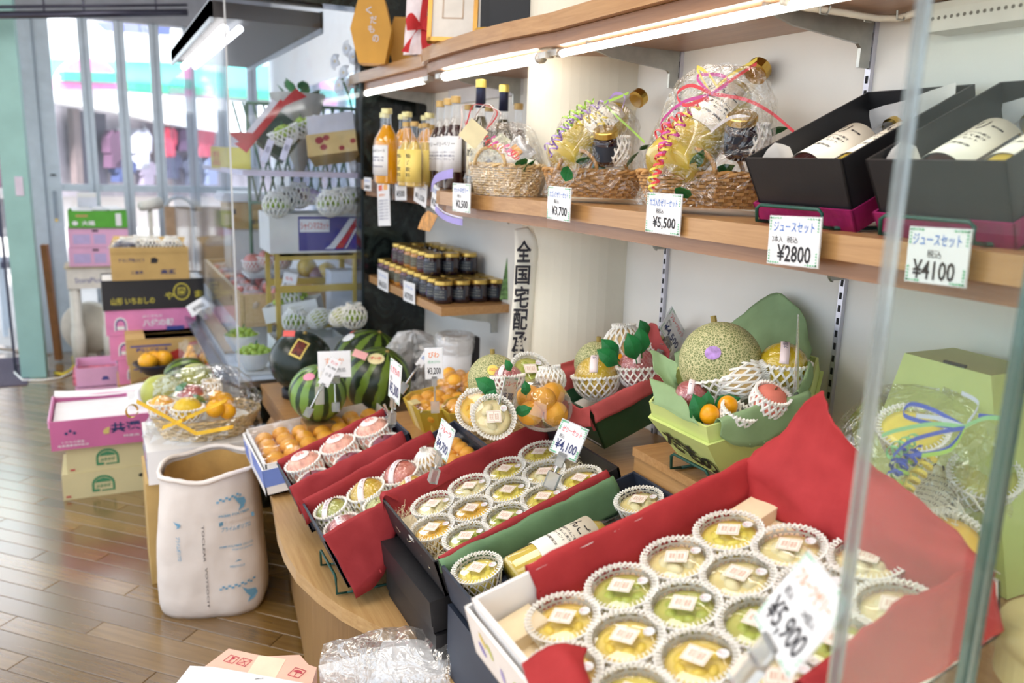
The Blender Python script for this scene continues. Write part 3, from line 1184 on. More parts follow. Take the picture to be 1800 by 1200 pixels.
# ---- loose fruit
FR = {}
peel = lambda n, c, **k: mat(n, c, k.pop('rough', .32), var=k.pop('var', .1), scale=k.pop('scale', 22), bump=k.pop('bump', .12), bscale=k.pop('bscale', 160), **k)
FRM = {'loquat': ((250, 178, 60), .4), 'kumquat': ((244, 166, 20), .3), 'grapefruit': ((236, 204, 40), .3), 'apple': ((196, 84, 92), .25), 'peach': ((226, 128, 110), .8), 'plum': ((120, 44, 66), .4),
  'pear': ((176, 182, 84), .35), 'mango': ((244, 176, 36), .3), 'pome': ((206, 176, 120), .5), 'gold': ((226, 190, 50), .3), 'pinkapple': ((218, 128, 112), .25), 'dusk': ((190, 98, 100), .3)}


def fruit_mesh(kind, r, sq=1.0):
 k = (kind, round(r, 4), sq)
 if k not in FR:
  c, ro = FRM[kind]
  fn = None
  if kind in ('apple', 'pear', 'pinkapple', 'peach', 'plum', 'pome', 'dusk'):
   def fn(a, ph):
    q = 1 - .16 * max(0, sin(ph) - .82) * 5.0 * .5
    if kind in ('peach', 'plum'):
     q *= 1 - .06 * math.exp(-(((a + pi) % (2 * pi) - pi) / .22) ** 2)
    return q
  FR[k] = MB().ball((0, 0, 0), (r, r, r * sq), 20, 14, fn=fn).mesh(kind, peel('skin_' + kind, c, rough=ro), True)
 return FR[k]


NETS = {}


def fruit(kind, name, M, r, label, group, sq=1.0, net=None, band=None, stem=True, wrap=False, leaf=0):
 """a fruit with its foam net, paper band and stem; origin at its centre"""
 g = thing(name, label, 'fruit', M, group)
 link('flesh', fruit_mesh(kind, r, sq), g)
 if stem:
  MB().tube([(0, 0, r * sq * .86), (.002, 0, r * sq * 1.06)], r * .05, 5).build('stem', mat('stem_brown', (96, 74, 44), .8), g)
 if net is not None:
  k = (round(r, 4), sq, net)
  if k not in NETS:
   NETS[k] = net_mesh('foam_net', r * 1.03, ph1=net, squash=sq)
  link('foam_net', NETS[k], g)
 if band:
  pts, sd = [], []
  a0 = band[1]
  for i in range(13):
   t = radians(20 + 140 * i / 12)
   q = r * 1.035
   pts.append((q * cos(t) * cos(a0), q * cos(t) * sin(a0), q * sq * sin(t)))
  bd = MB().ribbon(pts, r * .36, (-sin(a0), cos(a0), 0)).build('paper_band', band_pink, g, True)
  me, x0, x1, y0, y1 = text_mesh(band[0], navy_ink)
  c = me.copy()
  for v in c.vertices:
   u = ((v.co.x - x0) / (x1 - x0) - .5) * r * 1.1
   w = ((v.co.y - y0) / (y1 - y0) - .5) * r * .2
   q = r * 1.05
   t = pi / 2 - u / q
   v.co = (q * cos(t) * cos(a0) - w * sin(a0), q * cos(t) * sin(a0) + w * cos(a0), q * sq * sin(t))
  link('lettering', c, bd)
 if wrap:
  MB().ball((0, 0, 0), (r * 1.03, r * 1.03, r * sq * 1.03), 18, 12, fn=lambda a, ph: 1 + .02 * noise.noise(V((cos(a) * 4 * cos(ph), sin(a) * 4 * cos(ph), sin(ph) * 4)))).build('cling_wrap', clear_wrap, g)
 return g


band_pink = mat('band_paper', (250, 232, 234), .5, var=.02)


def leaf_mesh(L=.05, W=.02):
 def fn(u, v):
  w = W * sin(pi * min(1, u * 1.02)) ** .8 * (1 - .35 * u) * (1 + .07 * sin(u * 60))
  return (u * L, (v - .5) * 2 * w, .006 * sin(u * pi) - .18 * abs(v - .5) * w * 2)
 return MB().grid(fn, 12, 4, t=.0006)


LEAF = leaf_mesh().mesh('leaf', leaf_green)


# ---- bottles (axis z, label centred on +x)
BOT = {}
glass_b = film('bottle_glass', gloss=.06, edge=.5, crinkle=0, rough=.03)


def bottle_parts(g, r, h, juice, capc, fill=.72, neck=.3, label=None, lab_c=white_card, lab_txt=None, lab_ink=ink, lz=(.14, .48), spread=1.15, neck_r=.36, cap_r=None, foil=None):
 s = h * (1 - neck)
 nr = r * neck_r
 prof = [(0, 0), (r * .9, 0), (r, h * .03), (r, s * .80), (r * .93, s * .90), (r * .70, s * 1.0), (nr * 1.12, s + h * neck * .28), (nr, s + h * neck * .45), (nr, h * .97)]
 MB().lathe(prof, 20).build('glass', glass_b, g, True)
 ip = [(0, .003)]
 lim = h * fill
 for q, z in prof[1:]:
  if z > lim:
   break
  ip.append((max(q - .0025, .001), max(z, .003)))
 q_last = ip[-1][0]
 # profile radius at the fill line
 for (r1, z1), (r2, z2) in zip(prof[:-1], prof[1:]):
  if z1 <= lim <= z2 and z2 > z1:
   q_last = r1 + (r2 - r1) * (lim - z1) / (z2 - z1) - .0025
 ip += [(max(q_last, .001), lim), (0, lim)]
 MB().lathe(ip, 20).build('juice', juice, g, True)
 cr = cap_r or nr * 1.22
 MB().lathe([(0, h), (cr * .92, h), (cr, h * .992), (cr, h * .93), (0, h * .93)], 18).build('cap', capc, g, False)
 if foil:
  MB().lathe([(nr * 1.1, h * .93), (nr * 1.15, s + h * neck * .42), (nr * 1.0, s + h * neck * .42)], 16).build('neck_foil', foil, g, True)
 if label:
  z0, z1 = h * lz[0], h * lz[1]
  lb = MB().lathe([(r * 1.012, z0), (r * 1.018, z0), (r * 1.018, z1), (r * 1.012, z1), (r * 1.012, z0)], 14, a0=-spread, a1=spread).build('label', lab_c, g, True)
  for tx, zc, w, hh, im in (lab_txt or []):
   link('lettering', bend_text(tx, im, r * 1.026, 0, z0 + (z1 - z0) * zc, w * r, hh * (z1 - z0), .01), lb)


orange_juice = mat('orange_juice', (238, 166, 6), .15, var=.04, sss=.2)
apple_juice = mat('apple_juice', (222, 196, 84), .15, var=.04, sss=.25)
grape_juice = mat('berry_juice', (44, 16, 30), .12, var=.05)
oil_dark = mat('dark_bottle_liquid', (44, 42, 14), .1, var=.05)
yellow_lab = mat('yellow_label', (240, 216, 120), .5, var=.03)
cap_wood = mat('cork_cap', (196, 164, 104), .5, metal=.3)
navy_foil = mat('navy_foil', (36, 40, 66), .3, metal=.3)


def bottle(kind, M, label, group):
 if kind in BOT:
  return copy_tree(BOT[kind], M, label, group)
 g = thing('juice_bottle', label, 'bottle', M, group)
 if kind == 'orange':
  bottle_parts(g, .043, .255, orange_juice, mat('pale_gold_cap', (214, 206, 150), .35, metal=.5), .78, .32, True, lab_txt=[('みかんジュース', .82, 1.5, .1, ink), ('国産果実使用', .6, 1.3, .06, navy_ink), ('無添加・果汁百', .5, 1.3, .06, navy_ink), ('名称原材料', .3, 1.2, .05, navy_ink)], lz=(.12, .52), spread=.95)
 elif kind == 'yellow':
  bottle_parts(g, .029, .205, mat('yuzu_drink', (232, 200, 110), .2), cap_wood, .7, .38, True, yellow_lab, [('柚', .8, .7, .14, ink), ('子', .6, .7, .14, ink), ('飲', .4, .7, .14, ink), ('料', .22, .7, .12, ink)], lz=(.08, .58), spread=1.6)
 elif kind == 'berry':
  bottle_parts(g, .0345, .275, grape_juice, cap_wood, .70, .34, True, white_card, [('ベリー', .78, 1.2, .12, ink), ('果汁一〇〇', .55, 1.2, .05, navy_ink), ('濃縮還元', .45, 1.2, .05, navy_ink), ('冷やして', .35, 1.2, .05, navy_ink)], lz=(.2, .58), spread=1.2)
 elif kind == 'wine':
  bottle_parts(g, .037, .315, oil_dark, mat('bright_gold_cap', (226, 206, 110), .35, metal=.6), .68, .42, True, mat('cream_label', (232, 226, 196), .5), [('酢', .6, .8, .2, ink)], lz=(.15, .5), foil=navy_foil, neck_r=.34)
 elif kind == 'apple':
  bottle_parts(g, .040, .285, apple_juice, gold, .74, .30, True, mat('cream_paper', (246, 240, 226), .5, var=.02), [('りんご', .78, 1.5, .2, ink), ('青森県産のりんごを', .58, 1.6, .055, ink), ('しぼりました果汁', .5, 1.5, .05, ink), ('百パーセント', .42, 1.2, .05, ink), ('要冷蔵保存', .28, 1.2, .05, ink)], lz=(.22, .66), spread=1.1)
 elif kind == 'berrybig':
  bottle_parts(g, .040, .285, grape_juice, gold, .74, .30, True, mat('cream_paper', (246, 240, 226), .5, var=.02), [('ベリー', .78, 1.6, .22, ink), ('ブルーベリーの果汁', .58, 1.5, .05, ink), ('しぼりたて果汁', .5, 1.5, .05, ink), ('百パーセント', .42, 1.2, .05, ink), ('要冷蔵保存', .28, 1.2, .05, ink)], lz=(.22, .66), spread=1.1)
 BOT[kind] = g
 return g


# ---- jam jar
JAR = {}
lid_gold = mat('jar_lid_gold', (206, 176, 96), .3, metal=.85, var=.05)
JARC = {'grape': ((40, 24, 34), (44, 52, 66), (150, 110, 190)), 'berry': ((92, 30, 40), (60, 50, 60), (214, 70, 110)), 'citrus': ((190, 130, 50), (86, 84, 66), (232, 110, 60))}


def jar(kind, M, label, group):
 if kind in JAR:
  return copy_tree(JAR[kind], M, label, group)
 g = thing('jam_jar', label, 'jar', M, group)
 c, lc, ac = JARC[kind]
 r, h = .0335, .080
 MB().lathe([(0, 0), (r * .86, 0), (r, .008), (r, h * .68), (r * .86, h * .78), (r * .84, h * .82), (0, h * .82)], 20).build('glass', mat('jam_' + kind, c, .06, var=.1, coat=.8), g, True)
 MB().lathe([(0, h), (r * .88, h), (r * .94, h * .985), (r * .94, h * .84), (r * .98, h * .82), (0, h * .82)], 20).build('lid', lid_gold, g, False)
 lb = MB().lathe([(r * 1.012, h * .18), (r * 1.012, h * .64)], 14, a0=-1.25, a1=1.25).build('label', mat('jar_label_' + kind, lc, .5), g, True)
 MB().lathe([(r * 1.02, h * .22), (r * 1.02, h * .46)], 5, a0=-1.2, a1=-.6).build('printed_motif', mat('jar_motif_' + kind, ac, .5), lb, True)
 tm = mat('jar_print', (170, 172, 160), .6)
 for i, tx in enumerate(('ジャム果実', '無添加手作り', '国産内容量')):
  link('lettering', bend_text(tx, tm, r * 1.022, .35, h * (.55 - i * .12), r * 1.3, h * .07), lb)
 JAR[kind] = g
 return g


# ---- wicker basket (oval) at origin, base on z = 0
def basket(g, a, b, h, m, flare=1.18, rows=11, amp=.0022, handle=True, rim_r=.006, r=.0032):
 w = MB()
 n = 40
 for k in range(rows):
  f = k / (rows - 1)
  s = 1 + (flare - 1) * f
  pts = []
  for i in range(n * 2):
   t = 2 * pi * i / (n * 2)
   q = amp * (1 if (i // 2 + k) % 2 else -1)
   pts.append(((a * s + q) * cos(t), (b * s + q) * sin(t), .004 + f * (h - .008)))
  w.tube(pts, r, 4, closed=True)
 w.build('weave', m, g)
 st = MB()
 for i in range(n):
  t = 2 * pi * (i + .5) / n
  st.tube([(a * cos(t), b * sin(t), .003), (a * flare * cos(t), b * flare * sin(t), h)], .0022, 4)
 so = st.build('stakes', m, g)
 so['kind'] = 'stuff'
 rm = MB()
 for d in (0, 1):
  rm.tube([((a * flare + .004 * cos(i * .9 + d * pi)) * cos(2 * pi * i / 90), (b * flare + .004 * cos(i * .9 + d * pi)) * sin(2 * pi * i / 90), h + .003 * sin(i * .9 + d * pi)) for i in range(90)], rim_r * .7, 5, closed=True)
 rm.build('braided_rim', m, g, True)
 MB().lathe([(0, .002), (1, .002), (1, .005), (0, .005)], 30, sx=a, sy=b).build('base', m, g)
 if handle:
  for sy in (-1, 1):
   pts = [(.05 * cos(pi * i / 14) * 1.0, sy * (b * flare + .004), h + .045 * sin(pi * i / 14)) for i in range(15)]
   MB().tube(pts, .0048, 6).build('handle', m, g, True)


def crumple_dome(g, a, b, h, seed=0, apex=(0, 0), z0=0, m=None, name='cellophane', amp=.012, n=36, k=14, neck=0):
 """clear wrap pulled over a basket: faceted dome"""
 vs, fs = [], []
 for j in range(k + 1):
  f = j / k
  s = cos(f * pi / 2) ** .55 if f < 1 else .02
  for i in range(n):
   t = 2 * pi * i / n
   q = 1 + amp / a * 1.6 * noise.noise(V((cos(t) * 2.6 + seed, sin(t) * 2.6, f * 4))) + amp / a * noise.noise(V((cos(t) * 8, sin(t) * 8 + seed, f * 9)))
   vs.append((a * s * q * cos(t) + apex[0] * f, b * s * q * sin(t) + apex[1] * f, z0 + h * sin(f * pi / 2) * (1 + .04 * noise.noise(V((cos(t) * 3, sin(t) * 3, f * 3 + seed))))))
 for j in range(k):
  for i in range(n):
   i2 = (i + 1) % n
   fs.append((j * n + i, j * n + i2, (j + 1) * n + i2, (j + 1) * n + i))
 return MB().add(vs, fs).build(name, m or clear_wrap, g)


RIB = {c: mat('ribbon_' + c, v, .3, var=.05) for c, v in {'red': (226, 76, 84), 'yellow': (236, 214, 96), 'magenta': (206, 84, 160), 'lilac': (168, 140, 206), 'lime': (170, 214, 90), 'white': (246, 238, 238), 'blue': (66, 92, 196), 'mint': (150, 210, 150), 'pink': (240, 130, 170), 'silver': (206, 214, 232)}.items()}


def curl(g, p, q, c, r=.011, turns=4, w=.005, seed=0, name='ribbon_curl'):
 """helical curl of gift ribbon running from p to q"""
 p, q = V(p), V(q)
 d = (q - p).normalized()
 a = d.orthogonal().normalized()
 b = d.cross(a)
 pts, sd = [], []
 n = int(turns * 9)
 for i in range(n + 1):
  f = i / n
  t = f * turns * 2 * pi + seed
  rr = r * (.6 + .4 * sin(f * pi)) * (1 + .25 * noise.noise(V((f * 5, seed, 0))))
  pts.append(p.lerp(q, f) + a * rr * cos(t) + b * rr * sin(t))
  sd.append(d + a * .1)
 return MB().ribbon(pts, w, sd).build(name, RIB[c], g)


def loop(g, pts, c, w=.005, side=(0, 0, 1), name='ribbon_loop'):
 R = [[V(p)] for p in pts]
 f = sheet_fn([[x[0], x[0]] for x in R])
 P = [f(i / 28, 0) for i in range(29)]
 return MB().ribbon(P, w, side).build(name, RIB[c], g)


# ---- carton box: root at centre of the base, x = width, y = depth
def carton(label, M, w, d, h, m, front=None, group=None, lid=True, seam=True, opened=False, name='carton', tape=None, inside=None, hole=None):
 g = thing(name, label, 'box', M, group)
 t = .005
 if not opened:
  MB().bb((-w / 2, -d / 2, 0), (w / 2, d / 2, h - .0012)).build('body', m, g)
  MB().bb((-w / 2, -d / 2, h - .0008), (-.001, d / 2, h)).build('flap', m, g)
  MB().bb((.001, -d / 2, h - .0008), (w / 2, d / 2, h)).build('flap', m, g)
  if tape:
   MB().bb((-.022, -d / 2 - .0005, h), (.022, d / 2 + .0005, h + .0006)).build('tape', tape, g)
 else:
  b = MB()
  b.bb((-w / 2, -d / 2, 0), (w / 2, d / 2, t))
  b.bb((-w / 2, -d / 2, t), (-w / 2 + t, d / 2, h)).bb((w / 2 - t, -d / 2, t), (w / 2, d / 2, h))
  b.bb((-w / 2 + t, -d / 2, t), (w / 2 - t, -d / 2 + t, h)).bb((-w / 2 + t, d / 2 - t, t), (w / 2 - t, d / 2, h))
  b.build('body', m, g)
 if hole:
  MB().lathe([(0, 0), (1, 0)], 14, sx=.018, sy=.009).build('hand_hole', mat('hole_black', (24, 22, 20), .8), g, False, frame((hole[0], -d / 2 - .0006, hole[1]), (1, 0, 0), (0, 0, 1)))
 F = frame((-w / 2, -d / 2 - .0006, 0), (1, 0, 0), (0, 0, 1))
 for ni, it in enumerate(front or []):
  F = frame((-w / 2, -d / 2 - .0006 - .0003 * ni, 0), (1, 0, 0), (0, 0, 1))
  if it[0] == 'text':
   _, tx, x, y, lw, lh, im, bd = it
   write(g, tx, x * w, y * h, lw * w, lh * h, im, z=.0006, bold=bd, base=F)
  elif it[0] == 'rect':
   _, x, y, lw, lh, im = it
   MB().bb((x * w, y * h, 0), ((x + lw) * w, (y + lh) * h, .0005)).build('print', im, g, False, F)
  elif it[0] == 'poly':
   _, pts, im = it
   MB().prism([(x * w, y * h) for x, y in pts], 0, .0007).build('print', im, g, False, F)
 return g
# ================================================================== goods on the lower wall shelf
ZS = 1.4157
NX = V((-1, 0, 0))


def shelf_tag(label, TL, TR, BL, X, lines, border=True):
 M, w, h = card_frame(TL, TR, BL, (X, 0, 0), NX)
 return price_tag(label, M, w, h, lines, border)


two = std_lines
shelf_tag('white price card reading 2500 yen below the small pale basket', (796, 322), (827, 324), (795, 370), .872, two('セットのゼリー', '¥2,500', blue_ink))
shelf_tag('white price card reading 3700 yen on the shelf edge', (962, 327), (1002, 331), (961, 383), .928, two('カゴ入りゼリーセット', '¥3,700', blue_ink))
shelf_tag('white price card reading 5500 yen under the tallest basket', (1134, 339), (1194, 343), (1134, 406), .945, two('カゴ入りゼリーセット', '¥5,500', blue_ink))
shelf_tag('white price card reading 2800 yen under the black juice box', (1341, 381), (1429, 385), (1348, 461), .935,
   [('ジュースセット', .1, .68, .8, .22, blue_ink, .004), ('2本入', .08, .46, .22, .14, ink, 0), ('税込', .38, .46, .22, .14, ink, 0), ('¥2800', .2, .06, .66, .36, ink, .012)])
shelf_tag('white price card reading 4100 yen seen through the glass panel', (1601, 399), (1709, 405), (1590, 492), .935,
   [('ジュースセット', .08, .68, .8, .22, blue_ink, .004), ('税込', .34, .46, .24, .15, ink, 0), ('¥4100', .12, .06, .7, .36, ink, .012)])
for (TL, TR, BL), lab, tt, pr_ in (
  (((639, 312), (651, 313), (640, 334)), 'tiny pale price card at the far end of the shelf', 'みかん', '¥800'),
  (((667, 317), (679, 318), (677, 350)), 'tilted pale price card below the orange juice', 'ジュース', '¥950'),
  (((693, 315), (712, 313), (695, 352)), 'upright price card below the yellow bottles', 'ゆず飲料', '¥500'),
  (((723, 315), (744, 327), (727, 352)), 'skewed price card below the dark juice bottles', 'ベリー', '¥1,150'),
  (((753, 322), (764, 330), (757, 364)), 'narrow price card hanging at the inner corner of the shelf', '果汁飲料', '¥1200')):
 shelf_tag(lab, TL, TR, BL, .955, [(tt, .1, .66, .8, .22, blue_ink, 0), (pr_, .12, .15, .76, .3, ink, .01)], False)
M, w, h = card_frame((651, 322), (671, 318), (665, 397), (.94, 0, 0), NX)
lf = price_tag('long hanging leaflet with fruit pictures below the orange juice', M, w, h, [('果物の', .15, .58, .5, .06, orange_ink, 0)] + [('産地直送のくだもの', .12, .48 - i * .06, .76, .035, navy_ink, 0) for i in range(7)], False, cat='leaflet')
for i, c in enumerate(((150, 190, 90), (196, 160, 90), (222, 110, 80), (236, 180, 110))):
 MB().bb((w * (.12 + .42 * (i % 2)), h * (.84 - .14 * (i // 2)), 0), (w * (.44 + .42 * (i % 2)), h * (.95 - .14 * (i // 2)), .0006)).build('picture', mat('leaflet_pic_%d' % i, c, .6), lf)
# purple curled strips and a small orange leaflet at the inner corner
ps = thing('paper_strip', 'purple and white curved paper strip clipped at the shelf corner', 'paper strip', (0, 0, 0))
pur, purw = mat('strip_purple', (158, 146, 214), .45), mat('strip_edge', (226, 222, 244), .45)
for pts, m, wd in (([(758, 330), (764, 316), (776, 309), (796, 304)], pur, .026), ([(765, 366), (776, 378), (792, 386), (813, 391)], pur, .018), ([(765, 358), (778, 371), (794, 378), (813, 383)], purw, .004), ([(757, 336), (763, 322), (775, 315), (796, 312)], purw, .004)):
 P = [at(x, y, 'x', .905) for x, y in pts]
 f = sheet_fn([[p, p] for p in P])
 MB().ribbon([f(i / 14, 0) for i in range(15)], wd, (.1, .1, 1)).build('strip', m, ps)
ol = thing('leaflet', 'small curved orange leaflet hanging under the shelf corner', 'leaflet', (0, 0, 0))
P = [[at(x, y, 'x', .95) for x, y in r] for r in (((752, 370), (769, 379)), ((742, 381), (763, 392)), ((734, 402), (755, 407)))]
MB().grid(sheet_fn(P), 8, 3, t=.0008).build('sheet', mat('leaflet_orange', (206, 150, 80), .5, var=.3, scale=40), ol)


# ---- bottles in the corner by the marble
def stand_bottle(kind, px, Z, label, group, rot=205, py=300):
 p = dep(px, py, Z)
 return bottle(kind, T(p.x, p.y, ZS) @ RZ(rot + random.uniform(-12, 12)), label, group)


G1 = 'orange juice bottles on the shelf'
for px, Z, lab in ((680, 2.82, 'orange juice bottle with a white label, nearest the glass'), (676, 3.08, 'orange juice bottle half hidden behind the nearest orange one'), (715, 2.98, 'orange juice bottle behind the yellow labelled bottles'), (708, 3.16, 'orange juice bottle close to the marble behind the yellow bottles'),
     (754, 3.0, 'orange juice bottle just left of the dark bottles'), (747, 3.17, 'rearmost orange juice bottle by the dark bottles')):
 stand_bottle('orange', px, Z, lab, G1)
G2 = 'small yellow citrus bottles'
for i, (px, Z) in enumerate(((714, 2.66), (728, 2.60), (741, 2.74), (748, 2.68), (757, 2.80))):
 stand_bottle('yellow', px, Z, 'small bottle with a yellow label, %s from the left of its group' % ORD[i], G2)
G3 = 'dark berry juice bottles'
for px, Z, lab in ((773, 2.66, 'dark berry juice bottle, leftmost of the three'), (786, 2.56, 'dark berry juice bottle, middle of the three'), (799, 2.46, 'dark berry juice bottle, nearest and rightmost of the three')):
 stand_bottle('berry', px, Z, lab, G3)
G4 = 'tall dark bottles with gold caps'
stand_bottle('wine', 842, 2.36, 'tall dark bottle with gold cap, left of the tall pair', G4)
stand_bottle('wine', 882, 2.48, 'tall dark bottle with gold cap, right of the tall pair', G4)
for px, Z, lab in ((822, 2.76, 'dark juice bottle with gold cap behind the tall pair'), (857, 2.80, 'dark juice bottle with gold cap between the tall pair'), (908, 2.66, 'pale capped bottle beside the round pillar')):
 stand_bottle('berry', px, Z, lab, 'bottles behind the tall pair')
# white board pieces on the wall behind the bottles
for (a, b), lab in ((((790, 152), (850, 176)), 'white plastic board on the wall behind the left tall bottle'), (((853, 148), (914, 166)), 'white plastic board on the wall beside the round pillar')):
 p, q = at(*a, 'x', WX - .012), at(*b, 'x', WX - .012)
 tag(MB().bb((WX - .016, min(p.y, q.y), q.z), (WX - .0015, max(p.y, q.y), p.z)).build('wall_board', mat('board_white', (214, 216, 220), .5)), lab, 'board')

# ---- jam jars
GJ = 'jam jars on the jar shelf'
jk = ['berry', 'berry', 'citrus', 'citrus', 'berry', 'grape', 'grape', 'grape']
DX, DY = .0705, .073
for ix in range(4):
 for iy in range(10):
  if ix in (1, 2) and iy > 2:
   continue
  kind = 'grape' if iy < 2 or ix > 0 else jk[max(0, 9 - iy) % 8]
  x, y = 1.062 + ix * DX * .96, 2.64 + iy * DY
  lab = ('dark jam jar in the front row of the shelf, %s from the corner' % ORD[ix]) if iy == 0 else ('jam jar on the shelf edge row, %s behind the corner jar' % ORD[iy - 1]) if ix == 0 else \
   ('lower layer jam jar, %s row back and %s from the shelf edge' % (ORD[iy], ORD[ix]))
  jar(kind, T(x, y, 1.0125) @ RZ(200 + random.uniform(-8, 8)), lab, GJ)
for ix in range(3):
 for iy in range(6):
  if ix == 1 and 0 < iy < 5:
   continue
  kind = 'grape' if iy == 0 or ix > 0 else jk[5 - iy]
  x, y = 1.075 + ix * DX, 2.78 + iy * DY
  jar(kind, T(x, y, 1.0129 + .0802) @ RZ(200 + random.uniform(-8, 8)), 'upper layer jam jar, %s row back and %s from the shelf edge' % (ORD[iy], ORD[ix]), GJ)
# tags on the jar shelf
for TL, TR, BL, lab, pr_ in (((666, 474), (684, 482), (664, 505), 'small price card on the far end of the jar shelf', '¥650'), ((710, 493), (730, 500), (709, 527), 'small price card reading 700 on the jar shelf edge', '¥700')):
 M, w, h = card_frame(TL, TR, BL, (1.012, 0, 0), NX)
 price_tag(lab, M, w, h, [('ジャム', .15, .66, .7, .2, blue_ink, 0), (pr_, .12, .12, .76, .34, ink, .01)], False)
# green photo card leaning at the end of the jar shelf
gc = thing('picture_card', 'green leafy picture card standing at the end of the jar shelf', 'card', (0, 0, 0))
P = [at(893, 447, 'y', 2.58), at(920, 445, 'y', 2.56), at(920, 528, 'y', 2.55), at(879, 526, 'y', 2.57)]
MB().add(P + [p + V((.0, .004, 0)) for p in P], [(0, 1, 2, 3), (7, 6, 5, 4), (0, 4, 5, 1), (1, 5, 6, 2), (2, 6, 7, 3), (3, 7, 4, 0)]).build('card', mat('leaf_print', (110, 150, 92), .5, var=.5, scale=60), gc)

# ---- hanging banner on the pillar
bn = thing('hanging_banner', 'long white hanging banner with vertical black lettering on the pillar', 'banner', (0, 0, 0))
bx = 1.046
L_ = [(906, 404), (905, 450), (903, 500), (898, 560), (893, 610), (889, 680)]
R_ = [(930, 400), (945, 430), (941, 500), (937, 560), (933, 610), (929, 680)]
rows = [[at(*a, 'y', 1.995), at((a[0] + b[0]) / 2, (a[1] + b[1]) / 2, 'y', 1.987), at(*b, 'y', 1.98)] for a, b in zip(L_, R_)]
rows[0] = [p + V((.012, .03, .0)) for p in rows[0]]
MB().grid(sheet_fn(rows), 30, 4, t=.0006).build('paper', mat('banner_paper', (250, 247, 234), .6, var=.02), bn, True)
bt = ['全', '国', '宅', '配', '承', 'り']
by = [(419, 461), (464, 500), (500, 541), (540, 580), (580, 622), (620, 646)]
bm = mat('banner_ink', (48, 48, 58), .6)
for c, (ya, yb) in zip(bt, by):
 yc = (ya + yb) / 2
 xc = 921 - (yc - 419) * .055
 o = at(xc - 13 * (1 if yc < 620 else .75), yb, 'y', 1.978)
 a = at(xc + 13 * (1 if yc < 620 else .75), yb, 'y', 1.972)
 u = at(xc - 13, ya, 'y', 1.978)
 write(bn, c, 0, 0, (a - o).length, (u - o).length * .94, bm, bold=.022, base=frame(o, a - o, u - o))


# ---- three gift baskets under cellophane
wick_p = mat('wicker_pale', (222, 192, 140), .6, var=.15, scale=60)
wick_b = mat('wicker_brown', (192, 144, 84), .55, var=.2, scale=60)


def gift_leaf(g, M, s=1.0):
 return link('leaf', LEAF, g, M @ S(s))


def lean(o, face=215, tilt=0):
 """matrix at o whose x axis looks towards the shop floor"""
 return T(*o) @ RZ(face) @ RY(-tilt)


# 1: small pale basket with pouches
g = thing('gift_basket', 'small pale wicker gift basket with silver pouches and pink ribbon', 'gift basket', T(dep(890, 310, 2.2).x, dep(890, 310, 2.2).y, ZS), 'cellophane gift baskets on the shelf')
sub = RZ(-62)
for fn_ in (lambda: None,):
 basket(g, .092, .06, .08, wick_p, 1.2, rows=12)
for ch in g.children:
 ch.matrix_basis = sub @ ch.matrix_basis
silver = mat('pouch_silver', (178, 182, 188), .28, metal=.6, var=.25, scale=18)
pouch_p = mat('pouch_print', (196, 200, 176), .4, var=.4, scale=40)
vd = RZ(206)     # x axis towards the viewer
for dx, dy, dz, rot, m, lab in ((.0, .02, .10, 38, silver, 1), (-.01, -.035, .105, 30, pouch_p, 2)):
 M = vd @ T(.012, dy, dz) @ RX(-rot) @ RY(-38)

 def pf(u, v):
  e = .012 * (sin(pi * u) * sin(pi * v)) ** .5 if 0 < u < 1 and 0 < v < 1 else 0
  return (e, (u - .5) * .075, (v - .5) * .125)
 b = MB()
 b.grid(pf, 10, 12)
 b.grid(lambda u, v: (-pf(1 - u, v)[0], pf(1 - u, v)[1], pf(1 - u, v)[2]), 10, 12)
 po = b.build('jelly_pouch', m, g, True, M)
 MB().bb((.0125, -.03, -.045), (.0130, .03, .0)).build('pouch_label', mat('pouch_label_pic', (206, 206, 190), .4, var=.35, scale=70), po)
 MB().bb((.0125, -.016, .012), (.0130, .018, .034)).build('printed_flower', mat('pouch_flower', (236, 170, 90), .4, var=.3, scale=90), po)
for a, z in ((0, .08), (1, .085), (2, .09), (3, .08)):
 p = vd @ V((.02 - .02 * (a % 2), -.07 + .05 * a, z))
 MB().ball(p, (.025, .025, .018), 10, 8).build('foam_fill', foam, g, True)
link('leaf', LEAF, g, vd @ T(.045, .075, .075) @ RZ(60) @ RY(-30))
link('leaf', LEAF, g, vd @ T(.035, .085, .06) @ RZ(100) @ RY(-50))
crumple_dome(g, .117, .088, .19, 3, apex=(0, 0)).matrix_basis = sub
for i, c in enumerate(('red', 'pink', 'white', 'magenta', 'red', 'white', 'pink', 'red')):
 p = vd @ V((.075, .075 - .022 * i, .115 + .009 * i + .012 * (i % 2)))
 q = vd @ V((.085, .10 - .022 * i, .10 + .006 * i))
 curl(g, p, q, c, .010, 2.5, .004, i)
for i, c in enumerate(('white', 'red', 'white')):
 b0 = vd @ V((.06, -.03, .165))
 loop(g, [b0, b0 + vd.to_3x3() @ V((0, .03 + .01 * i, .05)), b0 + vd.to_3x3() @ V((0, .0 - .035 * i, .07)), b0 + vd.to_3x3() @ V((0, -.04 - .02 * i, .03)), b0 + vd.to_3x3() @ V((.01, -.05 - .015 * i, -.02))], c, .005, (1, .5, 0))
tgp = at(862, 240, 'y', 2.05)
MB().bb((-.045, -.001, -.045), (.045, .001, .045)).build('gift_card', mat('cream_card', (226, 216, 176), .5), g, False, g.matrix_world.inverted() @ (Matrix.Translation(dep(832, 235, 2.1)) @ RZ(-25) @ RY(38) @ S(.62)))


